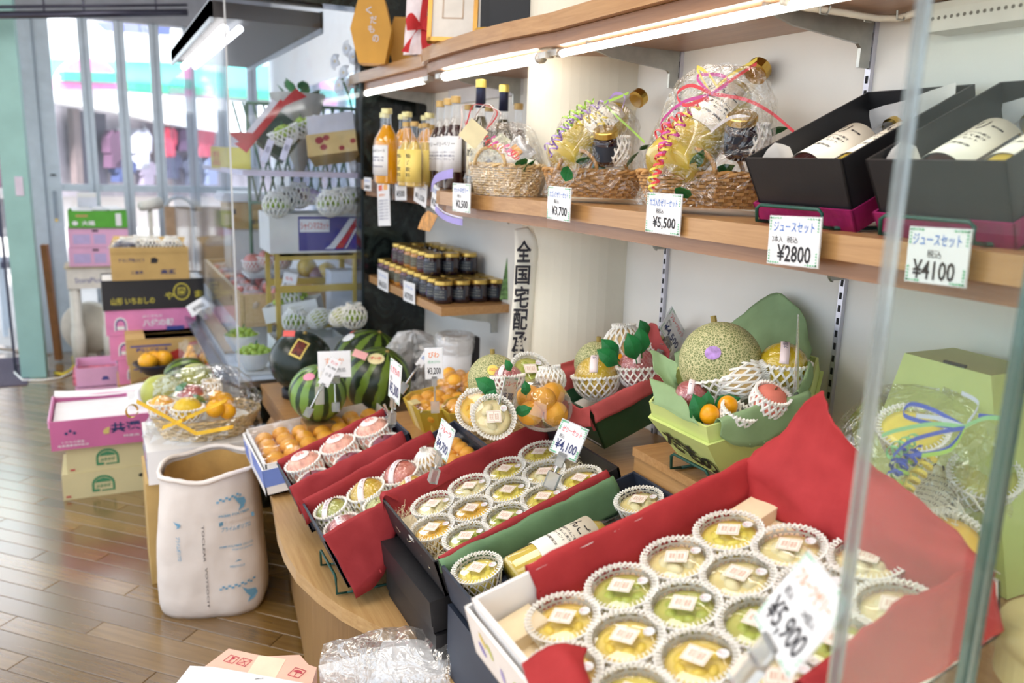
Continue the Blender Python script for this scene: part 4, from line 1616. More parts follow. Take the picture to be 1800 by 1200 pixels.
def bottle_basket(px, py, Z, base_px, cap_px, zc, a, b, h, label, ribs, jar_px, pouch=None, seed=1, rimdir=-58, tilt=0):
 p = dep(px, py, Z)
 g = thing('gift_basket', label, 'gift basket', T(p.x, p.y, ZS + .012), 'cellophane gift baskets on the shelf')
 inv = g.matrix_world.inverted()
 sub = RZ(rimdir) @ RX(tilt)
 n0 = len(g.children)
 basket(g, a, b, h, wick_b, 1.22, rows=10, r=.0036, amp=.003)
 for ch in g.children:
  ch.matrix_basis = sub @ ch.matrix_basis
 # bottle lying across the basket
 B, Cp = dep(*base_px, zc[0]), dep(*cap_px, zc[1])
 ax = (Cp - B)
 Lb = ax.length
 bt = bpy.data.objects.new('juice_bottle', None)
 COL.objects.link(bt)
 bt.parent = g
 zx = ax.normalized()
 xx = (CAM - (B + Cp) / 2)
 xx = (xx + V((0, .1, .9)))
 xx = (xx - zx * xx.dot(zx)).normalized()
 yy = zx.cross(xx)
 bt.matrix_basis = inv @ Matrix(((xx.x, yy.x, zx.x, B.x), (xx.y, yy.y, zx.y, B.y), (xx.z, yy.z, zx.z, B.z), (0, 0, 0, 1)))
 k = Lb / .285
 bottle_parts(bt, .047 * max(.9, k), Lb, apple_juice, gold, .74, .30, True, mat('cream_paper', (246, 240, 226), .5, var=.02), [('りんご', .78, 1.3, .14, ink), ('青森県産のりんごを', .56, 1.5, .05, ink), ('しぼりました果汁', .48, 1.5, .05, ink), ('百パーセント', .40, 1.2, .05, ink), ('要冷蔵', .26, 1.2, .05, ink)], lz=(.26, .62), spread=.62)
 # jam jar in a foam sleeve
 J = dep(*jar_px, zc[0] - .03)
 jr = bpy.data.objects.new('jam_jar', None)
 COL.objects.link(jr)
 jr.parent = g
 jr.matrix_basis = inv @ (T(J.x, J.y, J.z - .03) @ RZ(225) @ RY(25))
 MB().lathe([(0, 0), (.027, 0), (.031, .008), (.031, .054), (.026, .064), (0, .066)], 18).build('glass', mat('jam_grape', (40, 24, 34), .06, var=.1, coat=.8), jr, True)
 MB().lathe([(0, .080), (.027, .080), (.029, .078), (.029, .066), (0, .065)], 18).build('lid', lid_gold, jr)
 MB().lathe([(.0315, .014), (.0315, .050)], 12, a0=-1.2, a1=1.2).build('label', mat('jar_label_grape', (44, 52, 66), .5), jr, True)
 nm = net_mesh('foam_net', .036, -80, 35, n=17, squash=1.1)
 link('foam_net', nm, g, inv @ (T(J.x + .012, J.y - .012, J.z) @ RZ(20)))
 # leaves tucked around
 r = random.Random(seed)
 for k in range(6):
  t = k / 5
  q = B.lerp(Cp, .02 + .8 * t) + V((-.02 + .01 * r.random(), -.05 - .035 * t, -.05 - .085 * t + .03 * (k % 2)))
  link('leaf', LEAF, g, inv @ (T(*q) @ RZ(r.uniform(-60, 60) - 90) @ RX(r.uniform(-40, 10)) @ RY(r.uniform(-60, -10)) @ S(.95)))
 if pouch:
  Q = dep(*pouch, zc[1] + .02)
  M = inv @ (T(*Q) @ RZ(200) @ RY(-15) @ RX(12))

  def pf(u, v):
   e = .012 * (sin(pi * u) * sin(pi * v)) ** .5 if 0 < u < 1 and 0 < v < 1 else 0
   return (e, (u - .5) * .08, (v - .5) * .13)
  b_ = MB()
  b_.grid(pf, 10, 12).grid(lambda u, v: (-pf(1 - u, v)[0], pf(1 - u, v)[1], pf(1 - u, v)[2]), 10, 12)
  po = b_.build('fruit_pouch', mat('pouch_taupe', (168, 148, 132), .35, var=.1), g, True, M)
  MB().bb((.0125, -.032, -.04), (.0132, .032, .045)).build('pouch_label', mat('pouch_white', (236, 232, 226), .4), po)
  MB().bb((.0132, -.03, -.038), (.0136, .03, .0)).build('printed_flower', mat('pouch_blossom', (176, 188, 214), .4, var=.35, scale=80), po)
  F = frame((.0139, -.028, .022), (0, 1, 0), (0, 0, 1))
  write(po, 'りんご', 0, 0, .052, .02, red_ink, base=F, bold=.01)
  MB().lathe([(0, 0), (1, 0)], 16, sx=.016, sy=.008).build('badge', red_ink, po, False, frame((.0142, .004, .012), (0, 1, 0), (0, 0, 1)))
  write(po, '100%', 0, 0, .022, .007, mat('badge_yellow', (250, 220, 60), .5), base=frame((.0146, -.007, .009), (0, 1, 0), (0, 0, 1)), bold=.02)
 # ribbons
 w2l = inv
 for i, (pa, pb, c, tn) in enumerate(ribs):
  curl(g, w2l @ dep(*pa, zc[0] - .055), w2l @ dep(*pb, zc[0] - .06), c, .010, tn, .0045, i)
 return g, inv


g2_, inv2 = bottle_basket(1042, 318, 1.96, (985, 282), (1128, 168), (1.90, 2.02), .104, .066, .062, 'brown wicker gift basket with apple juice bottle and lilac ribbon',
       [((958, 262), (1010, 205), 'lilac', 4), ((975, 240), (1030, 190), 'lime', 5), ((1000, 215), (1060, 180), 'lilac', 4), ((1010, 222), (1055, 200), 'yellow', 4), ((965, 275), (990, 230), 'lilac', 3), ((1040, 250), (1065, 205), 'yellow', 4), ((990, 210), (1045, 175), 'lime', 4)], (1068, 262), seed=4)
for c, pts in (('lilac', [(1065, 185), (1080, 165), (1098, 170), (1092, 195)]), ('lime', [(1065, 185), (1085, 205), (1110, 228), (1133, 250)]), ('lime', [(1062, 180), (1085, 172), (1105, 163)])):
 loop(g2_, [inv2 @ dep(x, y, 1.83) for x, y in pts], c, .006, (0, 0, 1))
crumple_dome(g2_, .122, .085, .21, 8, apex=(.05, -.07), m=clear_wrap).matrix_basis = RZ(-58)
g3_, inv3 = bottle_basket(1238, 318, 1.63, (1172, 300), (1338, 118), (1.57, 1.70), .112, .072, .066, 'tall brown wicker gift basket with apple juice bottle and red ribbon',
       [((1150, 330), (1165, 250), 'red', 5), ((1155, 300), (1185, 225), 'yellow', 5), ((1170, 260), (1215, 190), 'magenta', 4), ((1150, 240), (1200, 200), 'red', 4), ((1160, 285), (1175, 215), 'magenta', 4), ((1170, 235), (1230, 185), 'yellow', 4), ((1145, 335), (1152, 290), 'yellow', 3), ((1200, 205), (1250, 165), 'red', 3)], (1303, 245), (1385, 165), seed=9)
for c, pts in (('red', [(1250, 165), (1215, 150), (1190, 165), (1205, 185), (1245, 170)]), ('magenta', [(1250, 165), (1225, 135), (1265, 132), (1280, 145), (1250, 165)]), ('yellow', [(1250, 165), (1225, 120), (1245, 130), (1262, 155)]), ('red', [(1250, 165), (1290, 138), (1320, 118), (1330, 112)]),
    ('yellow', [(1262, 150), (1290, 128), (1318, 112), (1331, 103)]), ('red', [(1250, 165), (1310, 175), (1355, 198), (1396, 232)]), ('magenta', [(1245, 168), (1200, 180), (1165, 210), (1160, 230)]), ('white', [(1250, 230), (1290, 205), (1330, 215), (1335, 260)])):
 loop(g3_, [inv3 @ dep(x, y, 1.49) for x, y in pts], c, .0065, (0, 0, 1))
crumple_dome(g3_, .132, .092, .26, 15, apex=(.06, -.085), m=clear_wrap).matrix_basis = RZ(-58)


# ---- tilted boxes
def tilt_root(name, label, cat, A, w, h, tilt, group=None):
 t = radians(tilt)
 z = V((-sin(t), 0, cos(t)))
 o = V(A) + V((0, -w / 2, 0)) - z * h
 return thing(name, label, cat, T(*o) @ RY(-tilt), group)


def tray(g, L, w, h, m, t=.004, name='box_body', flare=0.0, z0=0.0, lip=0):
 """open box, x 0..L, y +-w/2"""
 b = MB()
 b.bb((flare, -w / 2 + flare, z0), (L - flare, w / 2 - flare, z0 + t))

 def wall(p0, p1, n):
  # p0,p1 rim ends ; n inward normal
  q = V((n[0], n[1], 0))
  r0, r1 = V((*p0, h)), V((*p1, h))
  f0 = V((p0[0] + (flare if p0[0] < L / 2 else -flare), p0[1] + (flare if p0[1] < 0 else -flare), z0))
  f1 = V((p1[0] + (flare if p1[0] < L / 2 else -flare), p1[1] + (flare if p1[1] < 0 else -flare), z0))
  vs = [f0, f1, r1, r0, f0 + q * t, f1 + q * t, r1 + q * t, r0 + q * t]
  b.add(vs, [(0, 1, 2, 3), (7, 6, 5, 4), (0, 4, 5, 1), (1, 5, 6, 2), (2, 6, 7, 3), (3, 7, 4, 0)])
 wall((0, -w / 2), (L, -w / 2), (0, 1))
 wall((0, w / 2), (L, w / 2), (0, -1))
 wall((0, -w / 2), (0, w / 2), (1, 0))
 wall((L, -w / 2), (L, w / 2), (-1, 0))
 return b.build(name, m, g)


def wire_stand(label, M, w, lip=.03, depth=.16, rise=.09, r=.0032):
 """bent wire easel that holds a tilted box: lip at the front, legs running back"""
 g = thing('wire_stand', label, 'display stand', M, 'green wire display stands')
 y = w / 2
 MB().tube([(.012, -y, 0), (-.012, -y, .002), (-.014, -y, lip), (-.014, -y + .008, lip + .006), (-.014, y - .008, lip + .006), (-.014, y, lip), (-.012, y, .002), (.012, y, 0)], r, 6).build('lip', wire_green, g, True)
 for s in (-1, 1):
  MB().tube([(.012, s * y, 0), (depth, s * y, .0)], r, 6).build('runner', wire_green, g, True)
 return g


magenta = mat('magenta_paper', (150, 22, 92), .6, var=.12, scale=50, bump=.2)
for (A, lab, bl_) in (((.973, 1.078, 1.522), 'black gift box of two juice bottles on magenta base, left of the glass edge', ('berrybig', 'apple')), ((.973, .832, 1.522), 'black gift box of two juice bottles seen through the glass panel', ('berrybig', 'apple'))):
 w, L, h = .205, .30, .118
 g = tilt_root('juice_gift_box', lab, 'gift box', A, w, h, 24.6, 'black juice gift boxes')
 tray(g, L, w, h, black_card, .004, flare=.006, z0=.004)
 tray(g, L + .006, w + .006, .038, magenta, .003, 'magenta_base', flare=.004).location.x = -.003
 MB().grid(sheet_fn([[(L - .022, -w / 2 + .012, h + .012), (L - .016, 0, h - .012), (L - .012, w / 2 - .012, h - .03)], [(L - .03, -w / 2 + .008, h - .02), (L - .014, 0, h - .05), (L - .014, w / 2 - .008, h - .05)], [(L - .02, -w / 2 + .008, .03), (L - .016, 0, .03), (L - .02, w / 2 - .008, .03)]], .006, 3), 12, 10, t=.0005).build('paper_lining', mat('thin_white_paper', (232, 230, 228), .6), g)
 MB().grid(sheet_fn([[(.03, w / 2 - .01, h - .012), (.06, w / 2 - .012, h + .002), (.09, w / 2 - .01, h - .02)], [(.03, w / 2 - .02, .05), (.06, w / 2 - .02, .05), (.09, w / 2 - .02, .05)]], .004, 1), 6, 4, t=.0005).build('paper_lining', mat('thin_white_paper', (232, 230, 228), .6), g)
 R = g.matrix_world
 for i, k in enumerate(bl_):
  yb = (w / 4 - .004) * (1 if i == 0 else -1)
  # bottle axis -> local +x, label -> local +z, raised towards the cap
  Mb = R @ T(.012, yb, .058) @ Matrix(((0, 0, 1, 0), (0, -1, 0, 0), (1, 0, 0, 0), (0, 0, 0, 1)))
  bottle(k, Mb, ('dark berry' if i == 0 else 'pale apple') + ' juice bottle lying in the ' + ('nearer black box' if A[1] > 1 else 'black box behind glass'), 'bottles lying in the black boxes')
 wire_stand('green wire stand under the ' + ('black juice box left of the glass' if A[1] > 1 else 'black juice box behind the glass'), T(A[0] + .022, A[1] - w / 2, ZS + .0035), .14, .022, .2)

# ================================================================== on top of the upper shelf
ZU = 1.8465
hexm = mat('ochre_card', (214, 160, 62), .5, var=.05)
hexs = mat('ochre_card_side', (196, 140, 46), .5, var=.05)
for (px, Z, s, lab) in ((655, 3.02, .118, 'ochre hexagonal gift box with silver brush lettering, front one'), (712, 3.16, .098, 'ochre hexagonal gift box without lettering, behind the lettered one')):
 p = dep(px, 60, Z)
 g = thing('hexagon_box', lab, 'gift box', T(p.x, p.y, ZU) @ RZ(-24), 'hexagonal gift boxes')
 pts = [(s * .72 * cos(radians(a)), s * sin(radians(a))) for a in (30, 90, 150, 210, 270, 330)]
 pts = [(-s * .62, s * .05), (-s * .38, -s * .93), (s * .42, -s * .93), (s * .62, s * .05), (s * .40, s * .95), (-s * .36, s * .95)]
 M = Matrix(((1, 0, 0, 0), (0, 0, -1, 0), (0, 1, 0, s * .93), (0, 0, 0, 1)))
 b_ = MB().prism(pts, -.055, .055, M).build('body', hexm, g)
 MB().prism([(x * 1.02, y * 1.02) for x, y in pts], -.012, .0565, M).build('lid', hexm, g)
 if 'with silver' in lab:
  for i, c in enumerate('くだもの'):
   write(g, c, -.018 + .012 * (i % 2) + .004 * i, s * 1.42 - i * .032, .024, .027, mat('silver_ink', (214, 214, 226), .4), bold=.02, base=frame((0, -.0572, 0), (1, 0, 0), (0, 0, 1)))
# tied white bag with red ribbon
p = dep(742, 45, 2.72)
g = thing('gift_bag', 'white and pink gift bag tied with a red ribbon bow', 'gift bag', T(p.x, p.y, ZU) @ RZ(-24))
MB().grid(sheet_fn([[(-.06, 0, 0), (0, -.03, 0), (.06, 0, 0)], [(-.055, 0, .1), (0, -.035, .1), (.055, 0, .1)], [(-.05, 0, .22), (0, -.02, .22), (.05, 0, .22)]], .004), 10, 8, t=.002).build('front', mat('bag_white', (238, 228, 234), .5, var=.1, scale=20), g)
MB().grid(sheet_fn([[(-.06, .002, 0), (0, .03, 0), (.06, .002, 0)], [(-.055, .002, .1), (0, .035, .1), (.055, .002, .1)], [(-.05, .002, .22), (0, .02, .22), (.05, .002, .22)]], .004), 10, 8, t=.002).build('back', mat('bag_white', (238, 228, 234), .5, var=.1, scale=20), g)
redr = tissue_mat('red_organza', (226, 60, 66), through=.4)
for s, q in ((-1, .0), (1, .01)):
 MB().grid(sheet_fn([[(0, -.05, .09), (0, -.055, .075)], [(s * .03, -.06, .125), (s * .03, -.065, .07)], [(s * .05, -.05, .10), (s * .045, -.06, .07)], [(0, -.055, .085), (0, -.06, .075)]]), 14, 4, t=.0006).build('bow_loop', redr, g)
 MB().grid(sheet_fn([[(0, -.05, .085), (s * .01, -.05, .085)], [(s * .02 - .02, -.055, .04), (s * .03, -.058, .045)], [(s * .035 - .03, -.05, .004), (s * .04, -.055, .002)]]), 10, 4, t=.0006).build('bow_tail', redr, g)
MB().grid(sheet_fn([[(-.008, -.05, .08), (.012, -.05, .08)], [(0, -.045, .15), (.022, -.045, .15)], [(.012, -.03, .24), (.03, -.03, .24)]]), 10, 4, t=.0006).build('ribbon_band', redr, g)
# framed certificate
p = dep(795, 30, 2.42)
g = thing('framed_certificate', 'gold edged picture frame with pale mount leaning on the upper shelf', 'certificate', T(p.x, p.y, ZU + .002) @ RZ(-30) @ RX(-14))
fw, fh = .15, .24
MB().bb((-fw / 2 + .012, -.006, .012), (fw / 2 - .012, .006, fh - .012)).build('mount', mat('mount_ivory', (232, 226, 218), .5), g)
for a, b in (((-fw / 2, -.012, 0), (-fw / 2 + .013, .012, fh)), ((fw / 2 - .013, -.012, 0), (fw / 2, .012, fh)), ((-fw / 2, -.012, 0), (fw / 2, .012, .013)), ((-fw / 2, -.012, fh - .013), (fw / 2, .012, fh))):
 MB().bb(a, b).build('frame_bar', mat('frame_gold', (196, 146, 66), .35, metal=.4), g)
fr = MB()
for a, b in (((-.032, 0), (-.028, .09)), ((.028, 0), (.032, .09)), ((-.032, 0), (.032, .004)), ((-.032, .086), (.032, .09))):
 fr.bb((a[0], -.0072, a[1] + .07), (b[0], -.0065, b[1] + .07))
fr.build('printed_border', mat('mount_tan', (196, 172, 150), .5), g)
# dark boxes and a round lid
for px, w_, h_, lab in ((925, .2, .16, 'black box standing on the upper shelf above the bow front'), (868, .07, .2, 'narrow dark slab leaning beside the black box')):
 p = dep(px, 10, 2.3 if px > 900 else 2.42)
 g = thing('storage_box', lab, 'box', T(p.x, p.y, ZU) @ RZ(-28))
 MB().bb((-w_ / 2, -.06, 0), (w_ / 2, .06, h_)).build('body', mat('black_gloss', (18, 18, 24), .3), g)
 MB().bb((-w_ / 2 - .002, -.062, h_), (w_ / 2 + .002, .062, h_ + .02)).build('lid', mat('black_gloss', (18, 18, 24), .3), g)
p = dep(868, 42, 2.28)
g = thing('ribbon_roll', 'small gold ribbon roll lying in front of the dark slab', 'ribbon roll', T(p.x - .01, p.y, ZU + .001))
MB().lathe([(.02, 0), (.045, 0), (.045, .018), (.02, .018), (.02, 0)], 24).build('roll', mat('roll_gold', (206, 160, 70), .4), g, True)
MB().lathe([(.016, 0), (.02, 0), (.02, .02), (.016, .02), (.016, 0)], 20).build('core', white_card, g, True)
# ================================================================== gift boxes on the bench
def tissue(g, rows, m, nu=16, nv=10, wob=.005, seed=0, name='tissue_paper', t=.0005, fr=22):
 return MB().grid(sheet_fn(rows, wob, seed, fr), nu, nv, t=t).build(name, m, g, True)


def wall_tissue(g, L, w, h, side, m, x0=.0, x1=None, out=.02, seed=0, wob=.003, inner=.02):
 """paper laid over one long wall: side +1 far wall, -1 near wall"""
 x1 = L - .005 if x1 is None else x1
 y = side * w / 2
 rows = []
 for k in range(5):
  x = x0 + (x1 - x0) * k / 4
  rows.append([(x, y - side * .018, inner), (x, y - side * .014, h * .6), (x, y - side * .006, h + .003), (x, y + side * .008, h + .003), (x, y + side * .012, h - out)])
 return tissue(g, rows, m, 24, 16, wob, seed)


# ---- box of twelve jellies in red tissue (4100 yen)
A2, L2, W2, H2, T2 = (.529, 1.672, .746), .437, .330, .082, 18
g = tilt_root('jelly_gift_box', 'black gift box of twelve jelly cups lined with dark red tissue', 'gift box', A2, W2, H2, T2)
tray(g, L2, W2, H2, black_card, .005)
MB().bb((.006, -W2 / 2 + .006, .005), (L2 - .006, W2 / 2 - .006, .022)).build('paper_bed', mat('bed_cream', (244, 236, 204), .7), g)
wall_tissue(g, L2, W2, H2, 1, deep_red_tissue, .002, None, .03, 1)
wall_tissue(g, L2, W2, H2, -1, deep_red_tissue, .012, L2 - .03, .045, 2)
tissue(g, [[(-.008, W2 / 2 + .01, H2 - .06), (.0, W2 / 2 + .008, H2 + .006), (.03, W2 / 2 - .004, H2 + .004)], [(-.008, W2 / 2 - .01, H2 - .03), (.004, W2 / 2 - .012, H2 + .008), (.03, W2 / 2 - .016, H2 - .02)]], deep_red_tissue, 8, 10, .004, 5)
RB2 = g.matrix_world.copy()
ex = MB()
r = random.Random(5)
for k in range(170):
 if k < 110:
  cx, cy = r.uniform(.008, .045), r.uniform(-W2 / 2 + .02, W2 / 2 - .03)
 else:
  cx, cy = r.uniform(L2 - .07, L2 - .012), r.uniform(-.08, .05)
 z = r.uniform(.025, .068)
 a = r.uniform(0, 2 * pi)
 q = r.uniform(.008, .02)
 ex.ribbon([(cx + q * cos(a + t) * .8, cy + q * sin(a + t * 1.3), z + .006 * sin(t * 2 + a)) for t in (0, .7, 1.4, 2.1, 2.8)], .0013, (0, .3, 1), .0002)
eo = ex.build('shredded_filler', mat('shred_paper', (250, 240, 206), .5, var=.05), g)
eo['kind'] = 'stuff'


def grid_cups(O, th, pitch, q, spec, group, lab):
 t = radians(th)
 u = V((cos(t), 0, sin(t)))
 n = V((-sin(t), 0, cos(t)))
 v = V((0, -1, 0))
 for (i, j), kind, txt in spec:
  c = V(O) + u * (i * pitch) + v * (j * q) - n * .047
  cup(kind, T(*c) @ RY(-th) @ RZ(random.uniform(-70, -45)), txt + ' ' + lab, group)


spec2 = []
k2 = [['pear', 'pear', 'citrus', 'citrus'], ['mandarin', 'mandarin', 'citrus', 'pear'], ['muscat', 'muscat', 'citrus', 'citrus']]
rown = ['back row', 'middle row', 'front row']
for j in range(3):
 for i in range(4):
  spec2.append(((i - (.40 if j == 1 else 0) + (.04 if j == 2 else 0), j), k2[j][i], '%s jelly cup, %s, %s from the left' % (JKIND[k2[j][i]][2], rown[j], ORD[i])))
grid_cups((.613, 1.570, .762), T2, .0925, .0885, spec2, 'jelly cups in the twelve-piece box', 'of twelve-cup box')
# carriers underneath: two closed black boxes
for z, dx, dy, yaw, tl, lab in ((.501, .006, .0, 0, 0, 'closed black box at the bottom of the stack under the jelly box'), (.577, -.004, .004, 1.5, 6, 'closed black box with lid in the middle of the stack')):
 gg = thing('lidded_box', lab, 'gift box', T(.54 + dx, 1.518 + dy, z) @ RZ(yaw) @ RY(-tl), 'black boxes stacked on the bench')
 MB().bb((0, -.155, 0), (.40, .155, .05)).build('base', black_card, gg)
 MB().bb((-.004, -.159, .018), (.404, .159, .074)).build('lid', black_card, gg)
gg = thing('wedge_block', 'dark prop block that tilts the twelve-jelly box', 'prop', T(.80, 1.52, .66))
MB().prism([(0, 0), (.1, 0), (.1, .085), (0, .055)], -.12, .12, Matrix(((1, 0, 0, 0), (0, 0, 1, 0), (0, 1, 0, 0), (0, 0, 0, 1)))).build('block', black_card, gg)

# ---- box with green tissue, jelly and bottle
A6, L6, W6, H6, T6 = (.535, 1.326, .749), .455, .285, .085, 16
g = tilt_root('juice_and_jelly_box', 'black gift box lined with green tissue holding a bottle and jellies', 'gift box', A6, W6, H6, T6)
tray(g, L6, W6, H6, navy_card, .005)
wall_tissue(g, L6, W6, H6, 1, green_tissue, .0, L6 - .05, .03, 11, .004)
R6 = g.matrix_world.copy()
bottle('apple', R6 @ T(.10, .055, .050) @ Matrix(((0, 0, 1, 0), (0, -1, 0, 0), (1, 0, 0, 0), (0, 0, 0, 1))), 'apple juice bottle lying in the green lined box', 'bottle in the green box')
for (x, y), lab in (((.052, .085), 'yellow jelly cup at the near end of the green lined box'), ((.40, .05), 'pale jelly cup in white net at the far end of the green lined box')):
 cup('citrus' if x < .1 else 'pear', R6 @ T(x, y, .035) @ RZ(-60), lab, 'jelly cups in the green lined box')
gg = thing('lidded_box', 'closed black box under the green lined box', 'gift box', T(.56, 1.19, .501), 'black boxes stacked on the bench')
MB().bb((0, -.15, 0), (.40, .14, .09)).build('base', navy_card, gg)
MB().bb((-.004, -.154, .05), (.404, .144, .155)).build('lid', navy_card, gg)
gg = thing('lidded_box', 'black prop box behind the green lined box', 'gift box', T(.78, 1.19, .658), 'black boxes stacked on the bench')
MB().bb((0, -.13, 0), (.16, .13, .05)).build('base', black_card, gg)
MB().bb((-.003, -.132, .03), (.163, .132, .06)).build('lid', black_card, gg)

# ---- large white jelly box in front (5900 yen)
A1, L1, W1, H1, T1 = (.402, .886, .940), .490, .378, .088, 15
white_box = mat('white_box', (244, 242, 240), .5, var=.02)
g = tilt_root('large_jelly_box', 'large white gift box of many jelly cups lined with bright red tissue', 'gift box', A1, W1, H1, T1)
tray(g, L1, W1, H1, white_box, .006)
tray(g, L1 + .016, W1 + .016, H1 - .012, white_box, .004, 'outer_sleeve').location.x = -.010
MB().bb((.008, -W1 / 2 + .008, .006), (L1 - .008, W1 / 2 - .008, .030)).build('insert_pad', mat('pad_cream', (240, 222, 186), .7), g)
for x, y in ((.045, .15), (L1 - .04, .14)):
 MB().bb((-.04, -.025, .0), (.03, .025, .05)).build('corner_pad', mat('pad_cream', (240, 222, 186), .7), g, False, T(x, y, -.002) @ RZ(6))
red_t = red_tissue
wall_tissue(g, L1, W1, H1, 1, red_t, .085, L1, .02, 21, .004)
h = H1
tissue(g, [[(L1 - .038, W1 / 2 - .01, .03), (L1 - .028, W1 / 2 - .012, h * .8), (L1 - .014, W1 / 2 - .004, h + .008), (L1 + .012, W1 / 2 - .02, h + .03), (L1 + .03, W1 / 2 - .05, h + .065)],
   [(L1 - .034, W1 * .3, .03), (L1 - .028, W1 * .3, h * .7), (L1 - .016, W1 * .29, h + .006), (L1 + .02, W1 * .27, h + .06), (L1 + .05, W1 * .25, h + .125)],
   [(L1 - .034, W1 * .1, .03), (L1 - .028, W1 * .1, h * .7), (L1 - .016, W1 * .1, h + .004), (L1 + .012, W1 * .12, h + .05), (L1 + .03, W1 * .14, h + .095)],
   [(L1 - .034, -W1 * .12, .03), (L1 - .028, -W1 * .12, h * .7), (L1 - .016, -W1 * .12, h + .004), (L1 + .006, -W1 * .10, h + .03), (L1 + .015, -W1 * .08, h + .06)],
   [(L1 - .034, -W1 * .34, .03), (L1 - .028, -W1 * .34, h * .7), (L1 - .014, -W1 * .34, h + .003), (L1 + .01, -W1 * .34, h + .010), (L1 + .02, -W1 * .32, h + .022)],
   [(L1 - .038, -W1 * .48, .03), (L1 - .028, -W1 * .48, h * .7), (L1 - .014, -W1 * .49, h + .004), (L1 + .008, -W1 * .50, h + .004), (L1 + .014, -W1 * .5, h - .03)]], red_t, 34, 22, .006, 31, fr=26)
rows = []
for k, (x, up_) in enumerate(((.20, .0), (.28, .015), (.36, .02), (.43, .012), (L1 - .006, .0))):
 rows.append([(x, -W1 / 2 + .03, .04), (x, -W1 / 2 + .012, h * .7), (x, -W1 / 2 + .002, h + .006 + up_), (x, -W1 / 2 - .012, h - .01 + up_), (x, -W1 / 2 - .02, h - .07)])
tissue(g, rows, red_t, 20, 16, .008, 41)
Z1 = g.matrix_world.to_3x3() @ V((0, 0, 1))
iv1 = g.matrix_world.inverted()
on1 = lambda px, py, off: iv1 @ hit(px, py, V(A1) + Z1 * off, Z1)
tissue(g, [[on1(918, 1170, .004), on1(935, 1215, .0), on1(960, 1260, -.004)], [on1(950, 1142, .004), on1(975, 1190, .006), on1(1000, 1240, .0)], [on1(990, 1132, .002), on1(1015, 1180, .004), on1(1040, 1230, .0)], [on1(1035, 1140, -.012), on1(1030, 1180, -.01), on1(1045, 1225, -.012)]], red_t, 14, 12, .004, 51)
# soft flower print on the sleeve end
fl_ = [(.16, .030, (150, 140, 206)), (.13, .045, (206, 214, 120)), (.15, .05, (236, 214, 120)), (.10, .028, (176, 168, 220)), (.06, .04, (206, 214, 236))]
for y, z, c in fl_:
 MB().lathe([(0, 0), (1, 0)], 8, sx=.012, sy=.006).build('printed_flower', mat('sleeve_print_%d' % c[0], c, .6), g, False, frame((-.0106, y, z), (0, -1, 0), (0, 0, 1)) @ RZ(y * 900))
spec1 = []
k1 = [['mango', 'muscat', 'pear', 'citrus'], ['mandarin', 'mango', 'muscat', 'pear', 'pear'], ['citrus', 'mango', 'muscat', 'peach', 'peach'], ['mandarin', 'citrus', 'peach', 'muscat', 'peach']]
rown = ['back row', 'second row', 'third row', 'front row']
off = [0, -.54, -.08, -.54]
for j in range(4):
 for i, kk in enumerate(k1[j]):
  spec1.append((((i + off[j]) * (.97 if j % 2 else 1), j), kk, '%s jelly cup, %s, %s from the left' % (JKIND[kk][2], rown[j], ORD[i])))
grid_cups((.500, .815, .930), T1, .0928, .083, spec1, 'jelly cups in the large white box', 'of white box')
for k, (z0, z1, x0) in enumerate(((.501, .60, .46), (.601, .70, .47), (.701, .80, .45), (.801, .845, .45))):
 gg = thing('lidded_box', 'white closed box, %s from the bottom of the stack under the large jelly box' % ORD[k], 'gift box', T(x0, .69, z0), 'white boxes under the large jelly box')
 MB().bb((0, -.18, 0), (.42, .18, (z1 - z0) * .6)).build('base', white_box, gg)
 MB().bb((-.004, -.183, (z1 - z0) * .35), (.424, .183, z1 - z0 - .001)).build('lid', white_box, gg)
gg = thing('wedge_block', 'white prop block that tilts the large jelly box', 'prop', T(.74, .69, .8455))
MB().prism([(0, 0), (.12, 0), (.12, .105), (0, .075)], -.12, .12, Matrix(((1, 0, 0, 0), (0, 0, 1, 0), (0, 1, 0, 0), (0, 0, 0, 1)))).build('block', white_box, gg)

# ---- long fruit box in red tissue (4700 yen)
A3, L3, W3, H3, T3 = (.397, 1.894, .664), .437, .222, .135, 23
g = tilt_root('fruit_gift_box', 'long slate gift box of assorted netted fruit lined with red tissue', 'gift box', A3, W3, H3, T3)
tray(g, L3, W3, H3, navy_card, .005)
wall_tissue(g, L3, W3, H3, 1, deep_red_tissue, .004, L3 - .07, .02, 61)
rows = []
for k, (x, dn) in enumerate(((.004, .155), (.05, .15), (.09, .13), (.13, .08), (.2, .02), (.3, .02), (L3 - .09, .03))):
 rows.append([(x, -W3 / 2 + .018, .03), (x, -W3 / 2 + .013, H3 * .6), (x, -W3 / 2 + .005, H3 + .004), (x, -W3 / 2 - .008, H3 + .003), (x, -W3 / 2 - .012 - dn * .1, H3 - dn)])
tissue(g, rows, deep_red_tissue, 30, 18, .004, 71)
MB().bb((.006, -W3 / 2 + .006, .005), (L3 - .006, W3 / 2 - .006, .055)).build('paper_bed', mat('bed_cream', (244, 236, 204), .7), g)
R3 = g.matrix_world.copy() @ T(0, 0, .035)
GF = 'fruit in the long red lined box'
